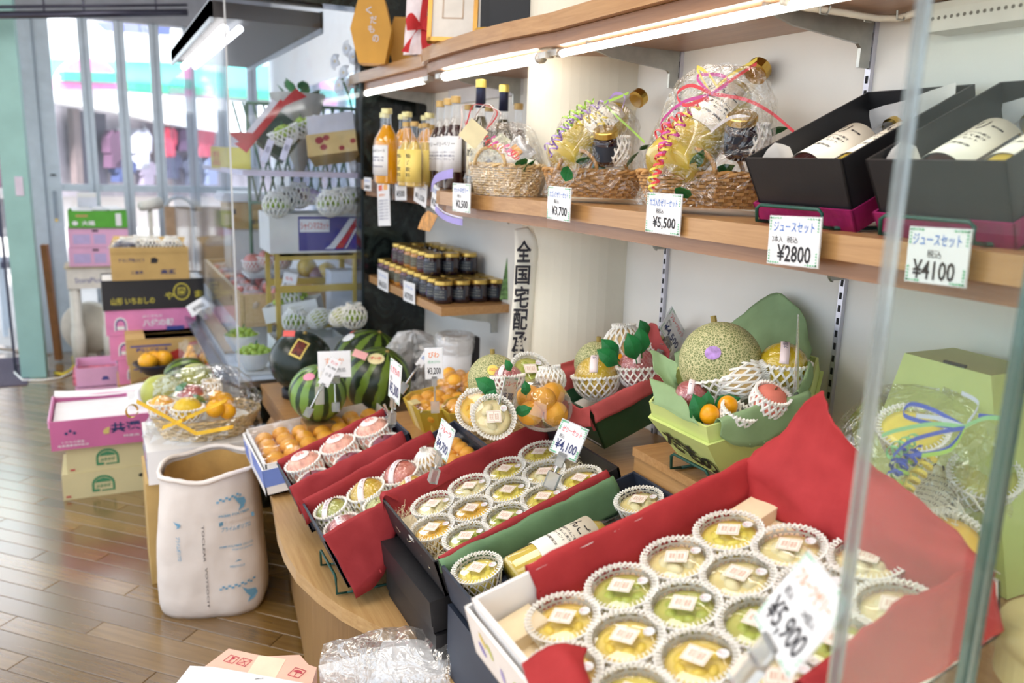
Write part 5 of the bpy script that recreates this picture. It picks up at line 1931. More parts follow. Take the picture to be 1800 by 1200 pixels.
for kind, nm, x, y, rr, lab, net, band, wr in (
  ('pear', 'pear', .052, .048, .042, 'green pear in white net with paper band at the near end', 28, ('青森県 洋梨', .5), True), ('dusk', 'apple', .052, -.052, .042, 'red apple with paper band at the near corner of the long box', 25, ('りんご', .9), True),
  ('gold', 'grapefruit', .146, .045, .046, 'golden grapefruit with paper band in the long fruit box', 22, ('グレープ', .4), True), ('pear', 'pear', .146, -.055, .038, 'pale green pear half hidden by the red tissue', 38, None, True),
  ('pinkapple', 'apple', .238, .045, .045, 'rosy apple with paper band in the long fruit box', 15, ('サンふじ', .5), True), ('gold', 'orange', .236, -.052, .042, 'golden orange behind the red tissue wall', 15, ('みかん', 1.0), True),
  ('pome', 'pear', .318, .05, .036, 'white netted fruit in front of the orange clamshell', 80, None, False)):
 fruit(kind, nm, R3 @ T(x, y, .062 if rr > .037 else .06) @ RZ(random.uniform(0, 40)), rr, lab, GF, net=net, band=band, wrap=wr, sq=.95)
pk = thing('kumquat_pack', 'clear pack of small orange loquats at the far end of the long box', 'fruit pack', R3 @ T(.385, .01, .025))
MB().bb((-.045, -.085, 0), (.045, .085, .003)).build('pack_base', clear_plastic, pk)
for i in range(2):
 for j in range(4):
  MB().ball((-.02 + .038 * i, -.06 + .039 * j, .033), (.021, .02, .02), 12, 8).build('loquat', peel('skin_loquat', FRM['loquat'][0], rough=.4), pk, True)
MB().bb((-.047, -.088, .004), (.047, .088, .058)).build('pack_lid', clear_lid, pk)
wire_stand('green wire stand at the front of the long fruit box', T(.446, 1.79, .5045), .15, .04, .22)
gg = thing('wedge_block', 'dark prop block under the long fruit box', 'prop', T(.66, 1.79, .501))
MB().prism([(0, 0), (.12, 0), (.12, .135), (0, .085)], -.09, .09, Matrix(((1, 0, 0, 0), (0, 0, 1, 0), (0, 1, 0, 0), (0, 0, 0, 1)))).build('block', black_card, gg)

# ---- peach box
A4, L4, W4, H4, T4 = (.391, 2.194, .664), .336, .215, .130, 21
g = tilt_root('peach_gift_box', 'slate gift box of paper wrapped peaches and plums in red tissue', 'gift box', A4, W4, H4, T4)
tray(g, L4, W4, H4, navy_card, .005)
wall_tissue(g, L4, W4, H4, 1, deep_red_tissue, .004, L4 - .004, .01, 81)
rows = []
for k, (x, dn) in enumerate(((-.004, .09), (.06, .08), (.12, .06), (.18, .035), (.26, .03), (L4 - .02, .05))):
 rows.append([(x, -W4 / 2 + .035, .045), (x, -W4 / 2 + .022, H4 * .75), (x, -W4 / 2 + .004, H4 + .012), (x, -W4 / 2 - .012, H4 + .004), (x, -W4 / 2 - .03, H4 - dn)])
tissue(g, rows, deep_red_tissue, 26, 16, .006, 91)
R4 = g.matrix_world.copy() @ T(0, 0, .035)
MB().bb((.006, -W4 / 2 + .006, .005), (L4 - .006, W4 / 2 - .006, .052)).build('paper_bed', mat('bed_cream', (244, 236, 204), .7), g)
wrapm = mat('peach_wrap', (246, 226, 218), .5, var=.1, scale=30)
prt = mat('peach_print', (244, 178, 160), .5, var=.25, scale=70)
GP = 'paper wrapped peaches'
for i in range(3):
 p = thing('wrapped_peach', 'peach wrapped in pink printed paper and net, %s from the near end' % ORD[i], 'fruit', R4 @ T(.062 + .105 * i, .048, .068), GP)
 MB().ball((0, 0, 0), (.049, .049, .046), 16, 12, fn=lambda a, ph: 1 + .03 * sin(a * 7) * max(0, cos(ph)) * .6).build('paper_wrap', wrapm, p, True)
 MB().ball((0, 0, 0), (.0505, .0505, .0475), 18, 14).build('printed_cap', prt, p, True)
 pc = p.children[-1]
 pc.data.materials[0] = prt
 b = MB().lathe([(0, .0485), (.017, .0465), (.026, .0425)], 20)
 b.build('white_label', mat('wrap_white', (250, 240, 238), .5), p, True)
 write(p, '桃', -.013, -.012, .026, .024, mat('peach_ink', (240, 150, 140), .5), z=.0490, bold=.02)
 link('foam_net', NETS.setdefault(('wp',), net_mesh('foam_net', .0495, ph1=22, n=15)), p)
for i in range(3):
 fruit('plum', 'plum', R4 @ T(.062 + .105 * i, -.050, .055) @ RZ(30), .041, 'dark red plum in white net, %s from the near end of the peach box' % ORD[i], 'plums in the peach box', net=30)
gg = thing('wedge_block', 'dark prop block under the peach box', 'prop', T(.58, 2.08, .501))
MB().prism([(0, 0), (.12, 0), (.12, .115), (0, .07)], -.09, .09, Matrix(((1, 0, 0, 0), (0, 0, 1, 0), (0, 1, 0, 0), (0, 0, 0, 1)))).build('block', black_card, gg)
gg = thing('cable_clip', 'clear plastic tag clip on the far end of the peach box', 'clip', R4 @ T(L4 - .01, .02, H4 - .035))
MB().bb((-.012, -.004, -.02), (.014, .018, .012)).build('jaw', clear_plastic, gg)
MB().tube([(0, .006, .01), (.0, .012, .05)], .004, 6).build('stem', clear_plastic, gg)

# ---- loquat box in blue and white with clear film
A5, L5, W5, H5, T5 = (.385, 2.70, .606), .448, .352, .098, 7
g = tilt_root('loquat_gift_box', 'white and blue gift box of loquats under clear film', 'gift box', A5, W5, H5, T5)
tray(g, L5, W5, H5, white_box, .005)
tray(g, L5 + .018, W5 + .018, H5 - .014, white_box, .005, 'outer_tray').location.x = -.012
bluep = mat('box_blue', (120, 146, 220), .45)
pale = mat('box_paleblue', (226, 230, 246), .45)
for y0, y1, z0, z1, m in ((.085, .185, .012, .066, bluep), (-.185, .02, .03, .084, bluep), (.02, .085, .0, .084, pale)):
 MB().bb((-.0125, y0, z0), (-.0118, y1, z1)).build('print', m, g)
MB().bb((-.011, -W5 / 2 - .0095, .03), (L5 * .35, -W5 / 2 - .0085, .084)).build('print', bluep, g)
MB().bb((.006, -W5 / 2 + .006, .005), (L5 - .006, W5 / 2 - .006, .03)).build('purple_tray', mat('tray_lilac', (170, 160, 220), .5), g)
R5 = g.matrix_world.copy()
r = random.Random(2)
n = 0
for i in range(7):
 for j in range(5):
  x, y = .045 + i * .060, W5 / 2 - .045 - j * .066 + (.01 if i % 2 else -.01)
  rr = .0295 + r.uniform(-.001, .002)
  fruit('loquat', 'loquat', R5 @ T(x, y, .064) @ RZ(r.uniform(0, 180)), round(rr, 3), 'orange loquat, %s from the near end in the %s row of the blue box' % (ORD[i], ORD[j]), 'loquats in the blue and white box', sq=.88, stem=False)


def filmf(u, v):
 x, y = -.004 + (L5 + .008) * u, (v - .5) * (W5 + .008)
 return (x, y, H5 + .003 + .006 * noise.noise(V((x * 14, y * 14 + 3, 0))) + .004 * noise.noise(V((x * 40, y * 12, 5))))


MB().grid(filmf, 26, 20).build('clear_film', film('box_film', gloss=.07, edge=.2, crinkle=.35, bscale=9), g)
# ================================================================== fruit boxes and baskets at the back of the bench
# ---- watermelons
wm_light = stripes_mat('watermelon_skin', (104, 132, 48), (30, 44, 26), 11, 1.5, (.40, .52))
wm_pale = stripes_mat('watermelon_small_skin', (112, 150, 66), (36, 62, 36), 12, 1.0, (.62, .70))
wm_dark = mat('watermelon_black_skin', (30, 42, 36), .25, var=.12, scale=6)
GW = 'watermelons on the oak step'


def melon(label, px, py, Z, d, m, sq=1.0, tilt=(0, 0, 0), ring=True):
 p = dep(px, py, Z)
 g = thing('watermelon', label, 'watermelon', T(*p) @ RZ(tilt[2]) @ RX(tilt[0]) @ RY(tilt[1]), GW)
 MB().ball((0, 0, 0), (d / 2, d / 2, d / 2 * sq), 32, 22).build('rind', m, g, True)
 MB().tube([(0, 0, d / 2 * sq - .004), (.003, 0, d / 2 * sq + .006)], [.010, .005], 8).build('stem', mat('stem_tan', (150, 130, 70), .7), g)
 return g, p


def melon_sticker(g, p, d, px, py, w, h, m, roll=0, name='sticker', inner=None, txt=None):
 """paper sticker lying on the skin where the pixel ray meets it"""
 dr = ray(px, py).normalized()
 oc = CAM - p
 b = oc.dot(dr)
 c = oc.length_squared - (d / 2) ** 2
 t = -b - sqrt(max(b * b - c, 0))
 q = CAM + dr * t
 n = (q - p).normalized()
 up_ = V((0, 0, 1)) - n * n.z
 xa = up_.cross(n).normalized()
 M = Matrix.Rotation(radians(roll), 4, n) @ frame((0, 0, 0), xa, up_)
 M = Matrix.Translation(q + n * .0015) @ M
 L = g.matrix_world.inverted() @ M
 R = d / 2

 def f(u, v):
  x, y = (u - .5) * w, (v - .5) * h
  return (x, y, -(x * x + y * y) / (2 * R))
 if name == 'oval_sticker':
  vs = [(0, 0, 0)] + [(w / 2 * cos(a), h / 2 * sin(a), -((w / 2 * cos(a)) ** 2 + (h / 2 * sin(a)) ** 2) / (2 * R)) for a in [2 * pi * i / 24 for i in range(24)]]
  s = MB().add(vs, [(0, 1 + i, 1 + (i + 1) % 24) for i in range(24)]).build('sticker', m, g, False, L)
 else:
  s = MB().grid(f, 6, 6).build('sticker', m, g, False, L)
 if inner:
  MB().grid(lambda u, v: tuple(V(f(.12 + .76 * u, .1 + .8 * v)) + V((0, 0, .0006))), 5, 5).build('print', inner, s)
 if txt:
  write(s, txt, -w * .32, -h * .12, w * .64, h * .26, red_ink, z=.0006, bold=.02)


m1, p1 = melon('very dark green watermelon with a yellow framed sticker', 529, 634, 3.16, .240, wm_dark, .98, (12, 6, 0))
melon_sticker(m1, p1, .24, 526, 612, .05, .075, mat('sticker_yellow', (226, 206, 110), .5), -28, inner=mat('sticker_photo', (110, 44, 34), .5, var=.6, scale=60))
rc = thing('price_slip', 'small red price slip standing on the dark watermelon', 'price tag', Matrix.Translation(dep(508, 586, 3.08)) @ RZ(-25) @ RX(-35))
MB().bb((-.022, -.0006, -.012), (.022, .0006, .012)).build('card', mat('slip_red', (230, 100, 96), .5), rc)
m2, p2 = melon('large striped watermelon at the back with a white oval sticker', 648, 640, 3.30, .30, wm_light, .93, (16, 10, 40))
melon_sticker(m2, p2, .30, 612, 593, .06, .045, white_card, 20, 'oval_sticker', txt=None)
melon_sticker(m2, p2, .295, 619, 584, .02, .02, red_ink, 20, 'oval_sticker')
m3, p3 = melon('large striped watermelon in front with a pink oval sticker', 664, 668, 2.96, .245, wm_light, 1.0, (20, 8, 10))
melon_sticker(m3, p3, .245, 661, 630, .060, .050, mat('sticker_cream', (238, 226, 176), .5), 0, 'oval_sticker', txt='すいか')
sl = thing('price_slip', 'small pink price slip stuck on the front watermelon', 'price tag', Matrix.Translation(dep(633, 623, 2.86)) @ RZ(-25) @ RX(-38) @ RY(20))
MB().bb((-.026, -.0006, -.014), (.026, .0006, .014)).build('card', mat('slip_pink', (240, 176, 176), .5), sl)
m4, p4 = melon('small pale striped watermelon behind the loquat box', 559, 690, 2.74, .192, wm_pale, 1.0, (14, 0, 0))
melon_sticker(m4, p4, .192, 543, 662, .040, .030, mat('sticker_pink', (236, 150, 176), .5), 10, 'oval_sticker')
rg = thing('melon_ring', 'dark rubber ring holding the dark watermelon', 'ring', T(p1.x, p1.y, .586))
MB().lathe([(.05, 0), (.075, 0), (.075, .03), (.062, .036), (.05, .03), (.05, 0)], 28).build('ring', mat('rubber_dark', (34, 36, 46), .6), rg, True)
for q, rr, lab in ((p2, .06, 'ring under the large rear watermelon'), (p3, .055, 'ring under the large front watermelon')):
 r_ = thing('melon_ring', 'dark rubber ' + lab, 'ring', T(q.x, q.y, .586))
 MB().lathe([(rr - .02, 0), (rr + .01, 0), (rr + .01, max(.012, q.z - .585 - .118)), (rr - .02, max(.012, q.z - .585 - .118)), (rr - .02, 0)], 24).build('ring', mat('rubber_dark', (34, 36, 46), .6), r_, True)
bxx = thing('melon_support', 'small wooden block under the small watermelon', 'block', T(p4.x, p4.y, .501))
MB().bb((-.05, -.05, 0), (.05, .05, max(.02, p4.z - .096 - .503))).build('block', oak, bxx)
# cards above the small watermelon
NF = -CF
for TL, TR, BL, Z, lab, lines in (
  ((523, 637), (580, 635), (560, 664), 2.60, 'cream card lying over the small watermelon', [('すいか', .2, .5, .6, .25, orange_ink, 0), ('こだま西瓜', .15, .2, .7, .15, ink, 0)]),
  ((590, 632), (607, 641), (559, 672), 2.52, 'narrow white price card above the small watermelon', [('¥1,900', .1, .62, .8, .1, ink, 0), ('小玉', .2, .35, .6, .12, ink, 0), ('すいか', .15, .8, .7, .12, red_ink, 0)])):
 M, w, h = card_frame(TL, TR, BL, dep(*TL, Z), NF)
 price_tag(lab, M, w, h, lines, False, .08)
tgx = thing('hang_tag', 'clear ribbon tag hanging on the small watermelon', 'tag', Matrix.Translation(dep(562, 695, 2.60)))
MB().bb((-.014, -.001, -.03), (.014, .001, .03)).build('tag', film('tag_clear', gloss=.15, haze=.4, crinkle=0), tgx)
MB().tube([(0, 0, .03), (.006, 0, .08)], .002, 5).build('cord', foam, tgx)

# ---- yellow loquat boxes
yel = mat('yellow_card', (208, 178, 62), .45, var=.06)
yel2 = mat('yellow_card_light', (228, 204, 96), .45, var=.05)


def hexbox(g, L, w, h, m, t=.004, cut=.04, base_in=.02):
 """open tray with cut corners, flaring upwards; x along length"""
 def ring(k, z):
  a, b, c = L / 2 - k, w / 2 - k, cut
  return [V((x, y, z)) for x, y in ((-a, -b + c), (-a + c, -b), (a - c, -b), (a, -b + c), (a, b - c), (a - c, b), (-a + c, b), (-a, b - c))]
 b = MB()
 o, i = ring(0, h), ring(t, h)
 ob, ib = ring(base_in, 0), ring(base_in + t, t)
 vs = ob + o + i + ib
 n = 8
 fs = [tuple(range(n - 1, -1, -1)), tuple(range(3 * n, 4 * n))]
 for k in range(n):
  k2 = (k + 1) % n
  fs += [(k, k2, n + k2, n + k), (n + k, n + k2, 2 * n + k2, 2 * n + k), (2 * n + k, 2 * n + k2, 3 * n + k2, 3 * n + k)]
 return b.add(vs, fs).build('box_body', m, g)


for nm, O, yaw, tl, L, w, h, lab in (('y1', (.91, 2.235, .702), 0, 8, .20, .22, .095, 'yellow octagonal box of loquats under film with cream tape'), ('y2', (.965, 2.10, .735), 0, 14, .19, .15, .085, 'yellow octagonal box of loquats beside the netted melon')):
 g = thing('loquat_box', lab, 'gift box', T(*O) @ RZ(yaw) @ RY(-tl), 'yellow loquat boxes')
 hexbox(g, L, w, h, yel)
 MB().bb((-L / 2 + .03, -w / 2 + .03, .004), (L / 2 - .03, w / 2 - .03, h * .45)).build('paper_bed', yel2, g)
 if nm == 'y1':
  MB().add([(-L / 2 - .001, .03, h), (-L / 2 - .001, -.015, h), (-L / 2 + .019, -.015, .002), (-L / 2 + .019, .03, .002)], [(0, 1, 2, 3)]).build('tape', mat('cream_tape', (232, 214, 150), .4), g)
  MB().bb((-L / 2 - .001, -.015, h), (-L / 2 + .03, .03, h + .0012)).build('tape', mat('cream_tape', (232, 214, 150), .4), g)
 R = g.matrix_world.copy()
 r = random.Random(len(lab))
 k = 0
 for i in range(4):
  for j in range(3):
   x, y = -L / 2 + .045 + i * (L - .09) / 3, -w / 2 + .04 + j * (w - .08) / 2
   fruit('loquat', 'loquat', R @ T(x, y, h * .45 + .024 + r.uniform(0, .006)) @ RZ(r.uniform(0, 180)), .026, 'orange loquat, %s along and %s across in the yellow box %s' % (ORD[i], ORD[j], 'with tape' if nm == 'y1' else 'near the melon'), 'loquats in the yellow boxes', sq=1.05, stem=False)
   k += 1
 MB().grid(lambda u, v: ((u - .5) * L, (v - .5) * w, h + .018 * sin(pi * u) * sin(pi * v) + .006 * noise.noise(V((u * 5, v * 5, len(lab))))), 14, 12).build('clear_film', film('box_film', gloss=.07, edge=.2, crinkle=.35, bscale=9), g)
# the back of the first box: crumpled bag of fruit
g = thing('fruit_bag', 'clear crumpled bag of loquats behind the yellow boxes', 'fruit bag', T(1.0, 2.33, .80) @ RZ(30))
for k in range(9):
 a = 2 * pi * k / 9
 MB().ball((.055 * cos(a) * (1 if k % 2 else .6), .05 * sin(a), .0 + .012 * (k % 3)), .024, 12, 9).build('loquat', peel('skin_loquat', FRM['loquat'][0], rough=.4), g, True)
crumple_dome(g, .10, .085, .10, 21, z0=-.06, amp=.02)
MB().bb((-.06, -.06, -.098), (.06, .06, -.06)).build('tray', foam, g)

# ---- price tags on clips
for TL, TR, BL, Z, lab, title, price, tm, clip in (
  ((989, 736), (1034, 756), (966, 791), 1.46, 'clip-on price card reading 4100 yen over the twelve-jelly box', 'ゼリーセット', '¥4,100', red_ink, .032),
  ((775, 734), (798, 756), (762, 787), 1.72, 'clip-on price card reading 4700 yen over the long fruit box', 'フルーツ', '¥4,700', red_ink, .03),
  ((888, 663), (911, 665), (877, 710), 1.74, 'clip-on price card reading 5300 yen on the netted melon basket', 'フルーツ', '¥5,300', red_ink, .02),
  ((683, 627), (702, 642), (682, 695), 2.12, 'clip-on price card reading 5300 yen before the front watermelon', 'くだもの', '¥5,300', red_ink, .03),
  ((1175, 532), (1201, 582), (1160, 576), 1.93, 'tilted price card reading 4500 yen behind the dark green box', 'フルーツセット', '¥4,500', red_ink, .03),
  ((1407, 954), (1480, 1046), (1323, 1084), .80, 'large tilted price card reading 5900 yen in the front jelly box', 'フルーツゼリー', '¥5,900', orange_ink, .02)):
 M, w, h = card_yaw(TL, TR, BL, Z)
 price_tag(lab, M, w, h, [(title, .12, .68, .76, .18, tm, .006), ('税込', .12, .48, .2, .12, ink, 0), (price, .1, .1, .8, .34, ink if tm is orange_ink else navy_ink, .014)] + ([('24個入', .55, .48, .3, .12, ink, 0)] if tm is orange_ink else []), True, clip)
for TL, TR, BL, Z, lab, o_ in (((757, 613), (788, 612), (748, 666), 2.14, 'white printed card standing in the yellow box', 1), ((747, 610), (757, 617), (730, 640), 2.3, 'pale card behind the printed card in the yellow box', 0)):
 M, w, h = card_frame(TL, TR, BL, dep(*TL, Z), NF)
 price_tag(lab, M, w, h, [('びわ', .2, .68, .6, .2, orange_ink, .01), ('茂木びわ', .15, .5, .7, .1, green_ink, 0), ('¥3,200', .12, .12, .76, .25, ink, .01)] if o_ else [('果実', .2, .4, .5, .2, blue_ink, 0)], False, .06)

# ---- netted melon basket
bp = V((.925, 1.845, .778))
g = thing('fruit_basket', 'low wicker fruit basket filled with straw under the small melon', 'fruit basket', T(*bp) @ RZ(-70), None)
basket(g, .105, .06, .045, wick_p, 1.15, rows=6, handle=False)
sw = MB()
r = random.Random(8)
for k in range(150):
 a, q = r.uniform(0, 2 * pi), r.uniform(.2, 1.12)
 c = V((.11 * q * cos(a), .068 * q * sin(a), .045 + r.uniform(-.01, .012)))
 b_ = r.uniform(0, 2 * pi)
 l_ = r.uniform(.02, .045)
 sw.tube([c - V((l_ * cos(b_), l_ * sin(b_), .003)), c + V((0, 0, .004)), c + V((l_ * cos(b_), l_ * sin(b_), -.006))], .0008, 3)
so = sw.build('straw', mat('straw', (206, 180, 120), .7, var=.1), g)
so['kind'] = 'stuff'
nmel = netmelon_mat('melon_net_skin', (120, 130, 78), (204, 198, 150))


def musk(label, M, d, sticker=None, name='musk_melon', sq=1.0, net=None):
 g = thing(name, label, 'melon', M, 'net skinned melons')
 MB().ball((0, 0, 0), (d / 2, d / 2, d / 2 * sq), 32, 22).build('rind', nmel, g, True)
 MB().tube([(0, 0, d / 2 * sq - .003), (0, 0, d / 2 * sq + .012)], .006, 8).build('stem', mat('stem_tan', (150, 130, 70), .7), g)
 if net is not None:
  link('foam_net', net_mesh('foam_net', d / 2 * 1.02, ph1=net, n=20, r=.0025), g)
 return g


pm = dep(868, 668, 1.98)
gm = musk('small netted melon with a round yellow sticker', T(*pm) @ RX(-10), .128, net=-20)
melon_sticker(gm, pm, .128, 866, 650, .026, .026, mat('sticker_lemon', (232, 214, 100), .5), 0, 'oval_sticker', txt='メロン')
fr_ = [('dusk', 'apple', 893, 668, 1.90, .036, 'red apple with paper band in the melon basket', 10, ('りんご', .6)), ('pome', 'pear', 968, 668, 1.90, .033, 'beige pear in a white net in the melon basket', 50, None)]
for kind, nm, x, y, Z, rr, lab, net, band in fr_:
 fruit(kind, nm, Matrix.Translation(dep(x, y, Z)) @ RX(-15), rr, lab, 'fruit in the melon basket', net=net, band=band, wrap=True)
for x, y, Z, kind, rot, lab in ((840, 722, 1.84, 'mandarin', (62, -32), 'orange jelly cup tipped on edge in the melon basket'), (865, 735, 1.74, 'peach', (60, -12), 'pale peach jelly cup tipped on edge in the melon basket'), (930, 655, 1.94, 'muscat', (40, -10), 'green muscat jelly cup beside the small melon')):
 cup(kind, Matrix.Translation(dep(x, y, Z)) @ RZ(rot[1]) @ RX(rot[0]) @ T(0, 0, -.03), lab, 'jelly cups in the melon basket')
for x, y, Z, s, an in ((872, 690, 1.79, 1.15, 150), (852, 712, 1.77, .9, 60), (925, 695, 1.80, .7, 100), (905, 725, 1.76, .8, 20), (898, 652, 1.85, .6, 120)):
 lf = thing('loose_leaf', 'glossy green leaf in the melon basket at pixel row %d' % y, 'leaf', leaf_cam(x, y, Z, an, s), 'leaves in the melon basket')
 lf['label'] = {872: 'glossy green leaf against the small melon', 852: 'large glossy leaf above the peach jelly cup', 925: 'small leaf under the green jelly cup', 905: 'small leaf below the 5300 yen card', 898: 'small leaf tip above the red apple'}[x]
 link('blade', LEAF, lf)
 MB().tube([(0, 0, 0), (-.008, 0, -.002)], .0012, 5).build('stalk', leaf_green, lf)
ck = thing('loquat_clamshell', 'round clear clamshell of orange loquats beside the melon basket', 'fruit pack', Matrix.Translation(dep(953, 712, 1.84)) @ RZ(-20) @ RX(38))
for k, (x, y, z) in enumerate(((-.028, .022, 0), (.026, .026, .004), (-.03, -.026, .004), (.028, -.024, 0), (0, 0, .022))):
 MB().ball((x, y, z), .029, 14, 10).build('loquat', peel('skin_loquat', FRM['loquat'][0], rough=.4), ck, True)
MB().lathe([(.066, -.004), (.06, .03), (.035, .052), (0, .058)], 8).build('lid', film('clamshell', gloss=.12, edge=.35, crinkle=.1), ck)
MB().lathe([(.062, -.004), (.070, -.004), (.070, -.001), (.062, -.001), (.062, -.004)], 24).build('rim', clear_plastic, ck)
MB().lathe([(0, -.036), (.045, -.036), (.064, -.004)], 16).build('base', film('clamshell', gloss=.12, edge=.35, crinkle=.1), ck)


# ---- dark green and lime gift boxes
def flared_box(g, L, w, h, m, inner_m, flare=.022, band=.0, t=.005):
 tray(g, L, w, h, m, t, flare=flare)
 if band:
  b = MB()
  for s in (-1, 1):
   b.bb((-.002, s * (w / 2 + .001) - .002, h - band), (L + .002, s * (w / 2 + .001) + .002, h))
  for x in (0, L):
   b.bb((x - .002, -w / 2 - .001, h - band), (x + .002, w / 2 + .001, h))
  b.build('rim_band', m, g)


dkg = mat('dark_green_card', (38, 78, 52), .3, var=.1)
OD = at(1064, 795, 'z', .842)
g = thing('fruit_gift_box', 'dark green flared gift box of fruit lined with coral tissue', 'gift box', T(OD.x - .022, OD.y + .088, .842) @ RY(-20), None)
LD, WD, HD = .25, .215, .118
flared_box(g, LD, WD, HD, dkg, dkg)
tissue(g, [[(-.006, WD / 2 + .03, HD + .045), (-.004, WD / 2 - .01, HD + .012), (-.012, .02, HD + .010), (-.012, -WD / 2 + .02, HD + .010), (0, -WD / 2 - .012, HD + .018)],
   [(-.022, WD / 2 + .02, HD + .02), (-.026, WD / 2 - .02, HD - .006), (-.032, .02, HD - .014), (-.030, -WD / 2 + .03, HD - .018), (-.01, -WD / 2 - .014, HD - .01)],
   [(-.034, WD / 2 - .0, HD + .0), (-.04, WD / 2 - .04, HD - .028), (-.04, .0, HD - .036), (-.036, -WD / 2 + .04, HD - .03), (-.014, -WD / 2 - .014, HD - .026)]], coral_tissue, 10, 30, .006, 3)
tissue(g, [[(x, -WD / 2 + .014, HD * .5), (x, -WD / 2 + .004, HD + .006), (x, -WD / 2 - .008, HD + .004), (x, -WD / 2 - .014, HD - .026)] for x in (0, .08, .16, .24)], coral_tissue, 14, 10, .005, 4)
tissue(g, [[(x, WD / 2 - .014, HD * .5), (x, WD / 2 - .008, HD + .006), (x, WD / 2 + .010, HD + .035 + up_), (x, WD / 2 + .016, HD + .05 + up_)] for x, up_ in ((0, .0), (.08, -.02), (.16, -.02), (.24, .0))], coral_tissue, 14, 10, .006, 5)
tissue(g, [[(LD - .012, WD / 2 - .02, HD * .5), (LD - .004, WD / 2 - .02, HD), (LD + .004, WD / 2 - .03, HD + .02)], [(LD - .012, .02, HD * .5), (LD - .002, .0, HD + .03), (LD + .012, -.01, HD + .085)], [(LD - .012, -.04, HD * .5), (LD - .002, -.045, HD + .03), (LD + .012, -.05, HD + .09)], [(LD - .012, -WD / 2 + .03, HD * .5), (LD - .002, -WD / 2 + .02, HD + .01), (LD + .008, -WD / 2 + .02, HD + .03)]], coral_tissue, 14, 12, .006, 6)
MB().bb((.02, -WD / 2 + .03, .006), (LD - .02, WD / 2 - .03, .06)).build('paper_bed', foam, g)
RD = g.matrix_world.copy()
ND = RD.to_3x3() @ V((0, 0, 1))
PD = RD @ V((0, 0, HD))


def ond(px, py, off=0.0):
 return hit(px, py, PD + ND * off, ND)


GD = 'fruit in the dark green box'
for kind, nm, x, y, Z, rr, lab, net, band, wr in (
  ('gold', 'grapefruit', 1048, 664, .022, .053, 'yellow grapefruit with paper band in the dark green box', 2, ('グレープ', .9), True), ('dusk', 'apple', 1122, 648, .02, .048, 'red apple with paper band in the dark green box', 2, ('ジョナゴールド', .9), True),
  ('kumquat', 'kumquat', 1088, 632, .03, .019, 'single small kumquat between leaves in the dark green box', None, None, False), ('pome', 'pear', 1098, 607, .045, .050, 'fruit hidden in a tall white net in the dark green box', 60, None, False), ('pear', 'kiwi', 1158, 612, .02, .034, 'green kiwi in white net in the dark green box', 20, None, False)):
 fruit(kind, nm, Matrix.Translation(ond(x, y, Z)) @ RX(-10), rr, lab, GD, net=net, band=band, wrap=wr, stem=rr > .02)
musk('small melon at the back of the dark green box', Matrix.Translation(ond(1050, 640, .03)), .115)
for i, (x, y, s, an, Z) in enumerate(((1086, 640, 1.25, 150, 1.86), (1086, 630, 1.25, 135, 1.88), (1118, 632, 1.35, 112, 1.85), (1128, 622, 1.3, 100, 1.86), (1138, 590, .9, 120, 1.98))):
 lf = thing('loose_leaf', ['broad green leaf beside the grapefruit in the dark green box', 'green leaf above the broad leaf in the dark green box', 'upright leaf left of the tallest leaf in the dark green box', 'tallest upright leaf in the dark green box', 'small leaf tip before the coral tissue'][i], 'leaf', leaf_cam(x, y, Z, an, s), 'leaves in the dark green box')
 link('blade', LEAF, lf)
 MB().tube([(0, 0, 0), (-.008, 0, -.002)], .0012, 5).build('stalk', leaf_green, lf)

lime = mat('lime_card', (204, 218, 136), .5, var=.03)
brush = mat('brush_ink', (30, 32, 24), .5)
TL_, HL = 17, .125
OL = CAM + (V((.994, 1.32, 1.027)) - CAM) * .925        # left front corner of the rim
NL = V((-sin(radians(TL_)), 0, cos(radians(TL_))))
g = thing('lime_fruit_box', 'lime green hexagonal gift box of melon and fruit with black brush lettering', 'gift box', Matrix.Translation(OL - NL * HL) @ RY(-TL_))
RIM = [(0, 0), (0, -.168), (.19, -.222), (.315, -.125), (.31, .045), (.16, .095)]
cxy = (sum(p[0] for p in RIM) / 6, sum(p[1] for p in RIM) / 6)


def ringp(k, z):
 return [V((cxy[0] + (x - cxy[0]) * k, cxy[1] + (y - cxy[1]) * k, z)) for x, y in RIM]


def shell(rings, name, m):
 vs = [p for r_ in rings for p in r_]
 fs = []
 for a in range(len(rings) - 1):
  for k in range(6):
   fs.append((a * 6 + k, a * 6 + (k + 1) % 6, a * 6 + 6 + (k + 1) % 6, a * 6 + 6 + k))
 return MB().add(vs, fs).build(name, m, g)


shell([ringp(.80, .0), ringp(1.045, HL - .032), ringp(1.0, HL - .032), ringp(.78, .003)], 'outer_box', lime)
shell([ringp(.995, HL - .034), ringp(1.0, HL), ringp(.97, HL), ringp(.76, .01), ringp(.01, .01)], 'inner_collar', lime)
MB().prism([(p.x, p.y) for p in ringp(.8, 0)], -.001, .0).build('base', lime, g)


def face_text(i0, i1, items):
 a, b_ = ringp(.80, 0)[i0], ringp(.80, 0)[i1]
 c_, d_ = ringp(1.045, HL - .032)[i0], ringp(1.045, HL - .032)[i1]
 for ch, u, z, sz, rot in items:
  lo_ = a.lerp(b_, u)
  hi_ = c_.lerp(d_, u)
  x_ = (d_ - c_).normalized()
  y_ = (hi_ - lo_)
  nn = x_.cross(y_).normalized()
  write(g, ch, 0, 0, sz, sz, brush, bold=.035, rot=rot, base=frame(lo_ + y_ * z + nn * .002, x_, y_))


face_text(0, 1, (('だ', .04, .34, .052, -16), ('も', .36, .22, .052, -16), ('の', .70, .10, .044, -10)))
face_text(2, 3, (('然', .20, .40, .042, 0), ('し', .62, .55, .030, 0), ('の', .42, -.02, .036, 0)))
pg = pale_green_tissue


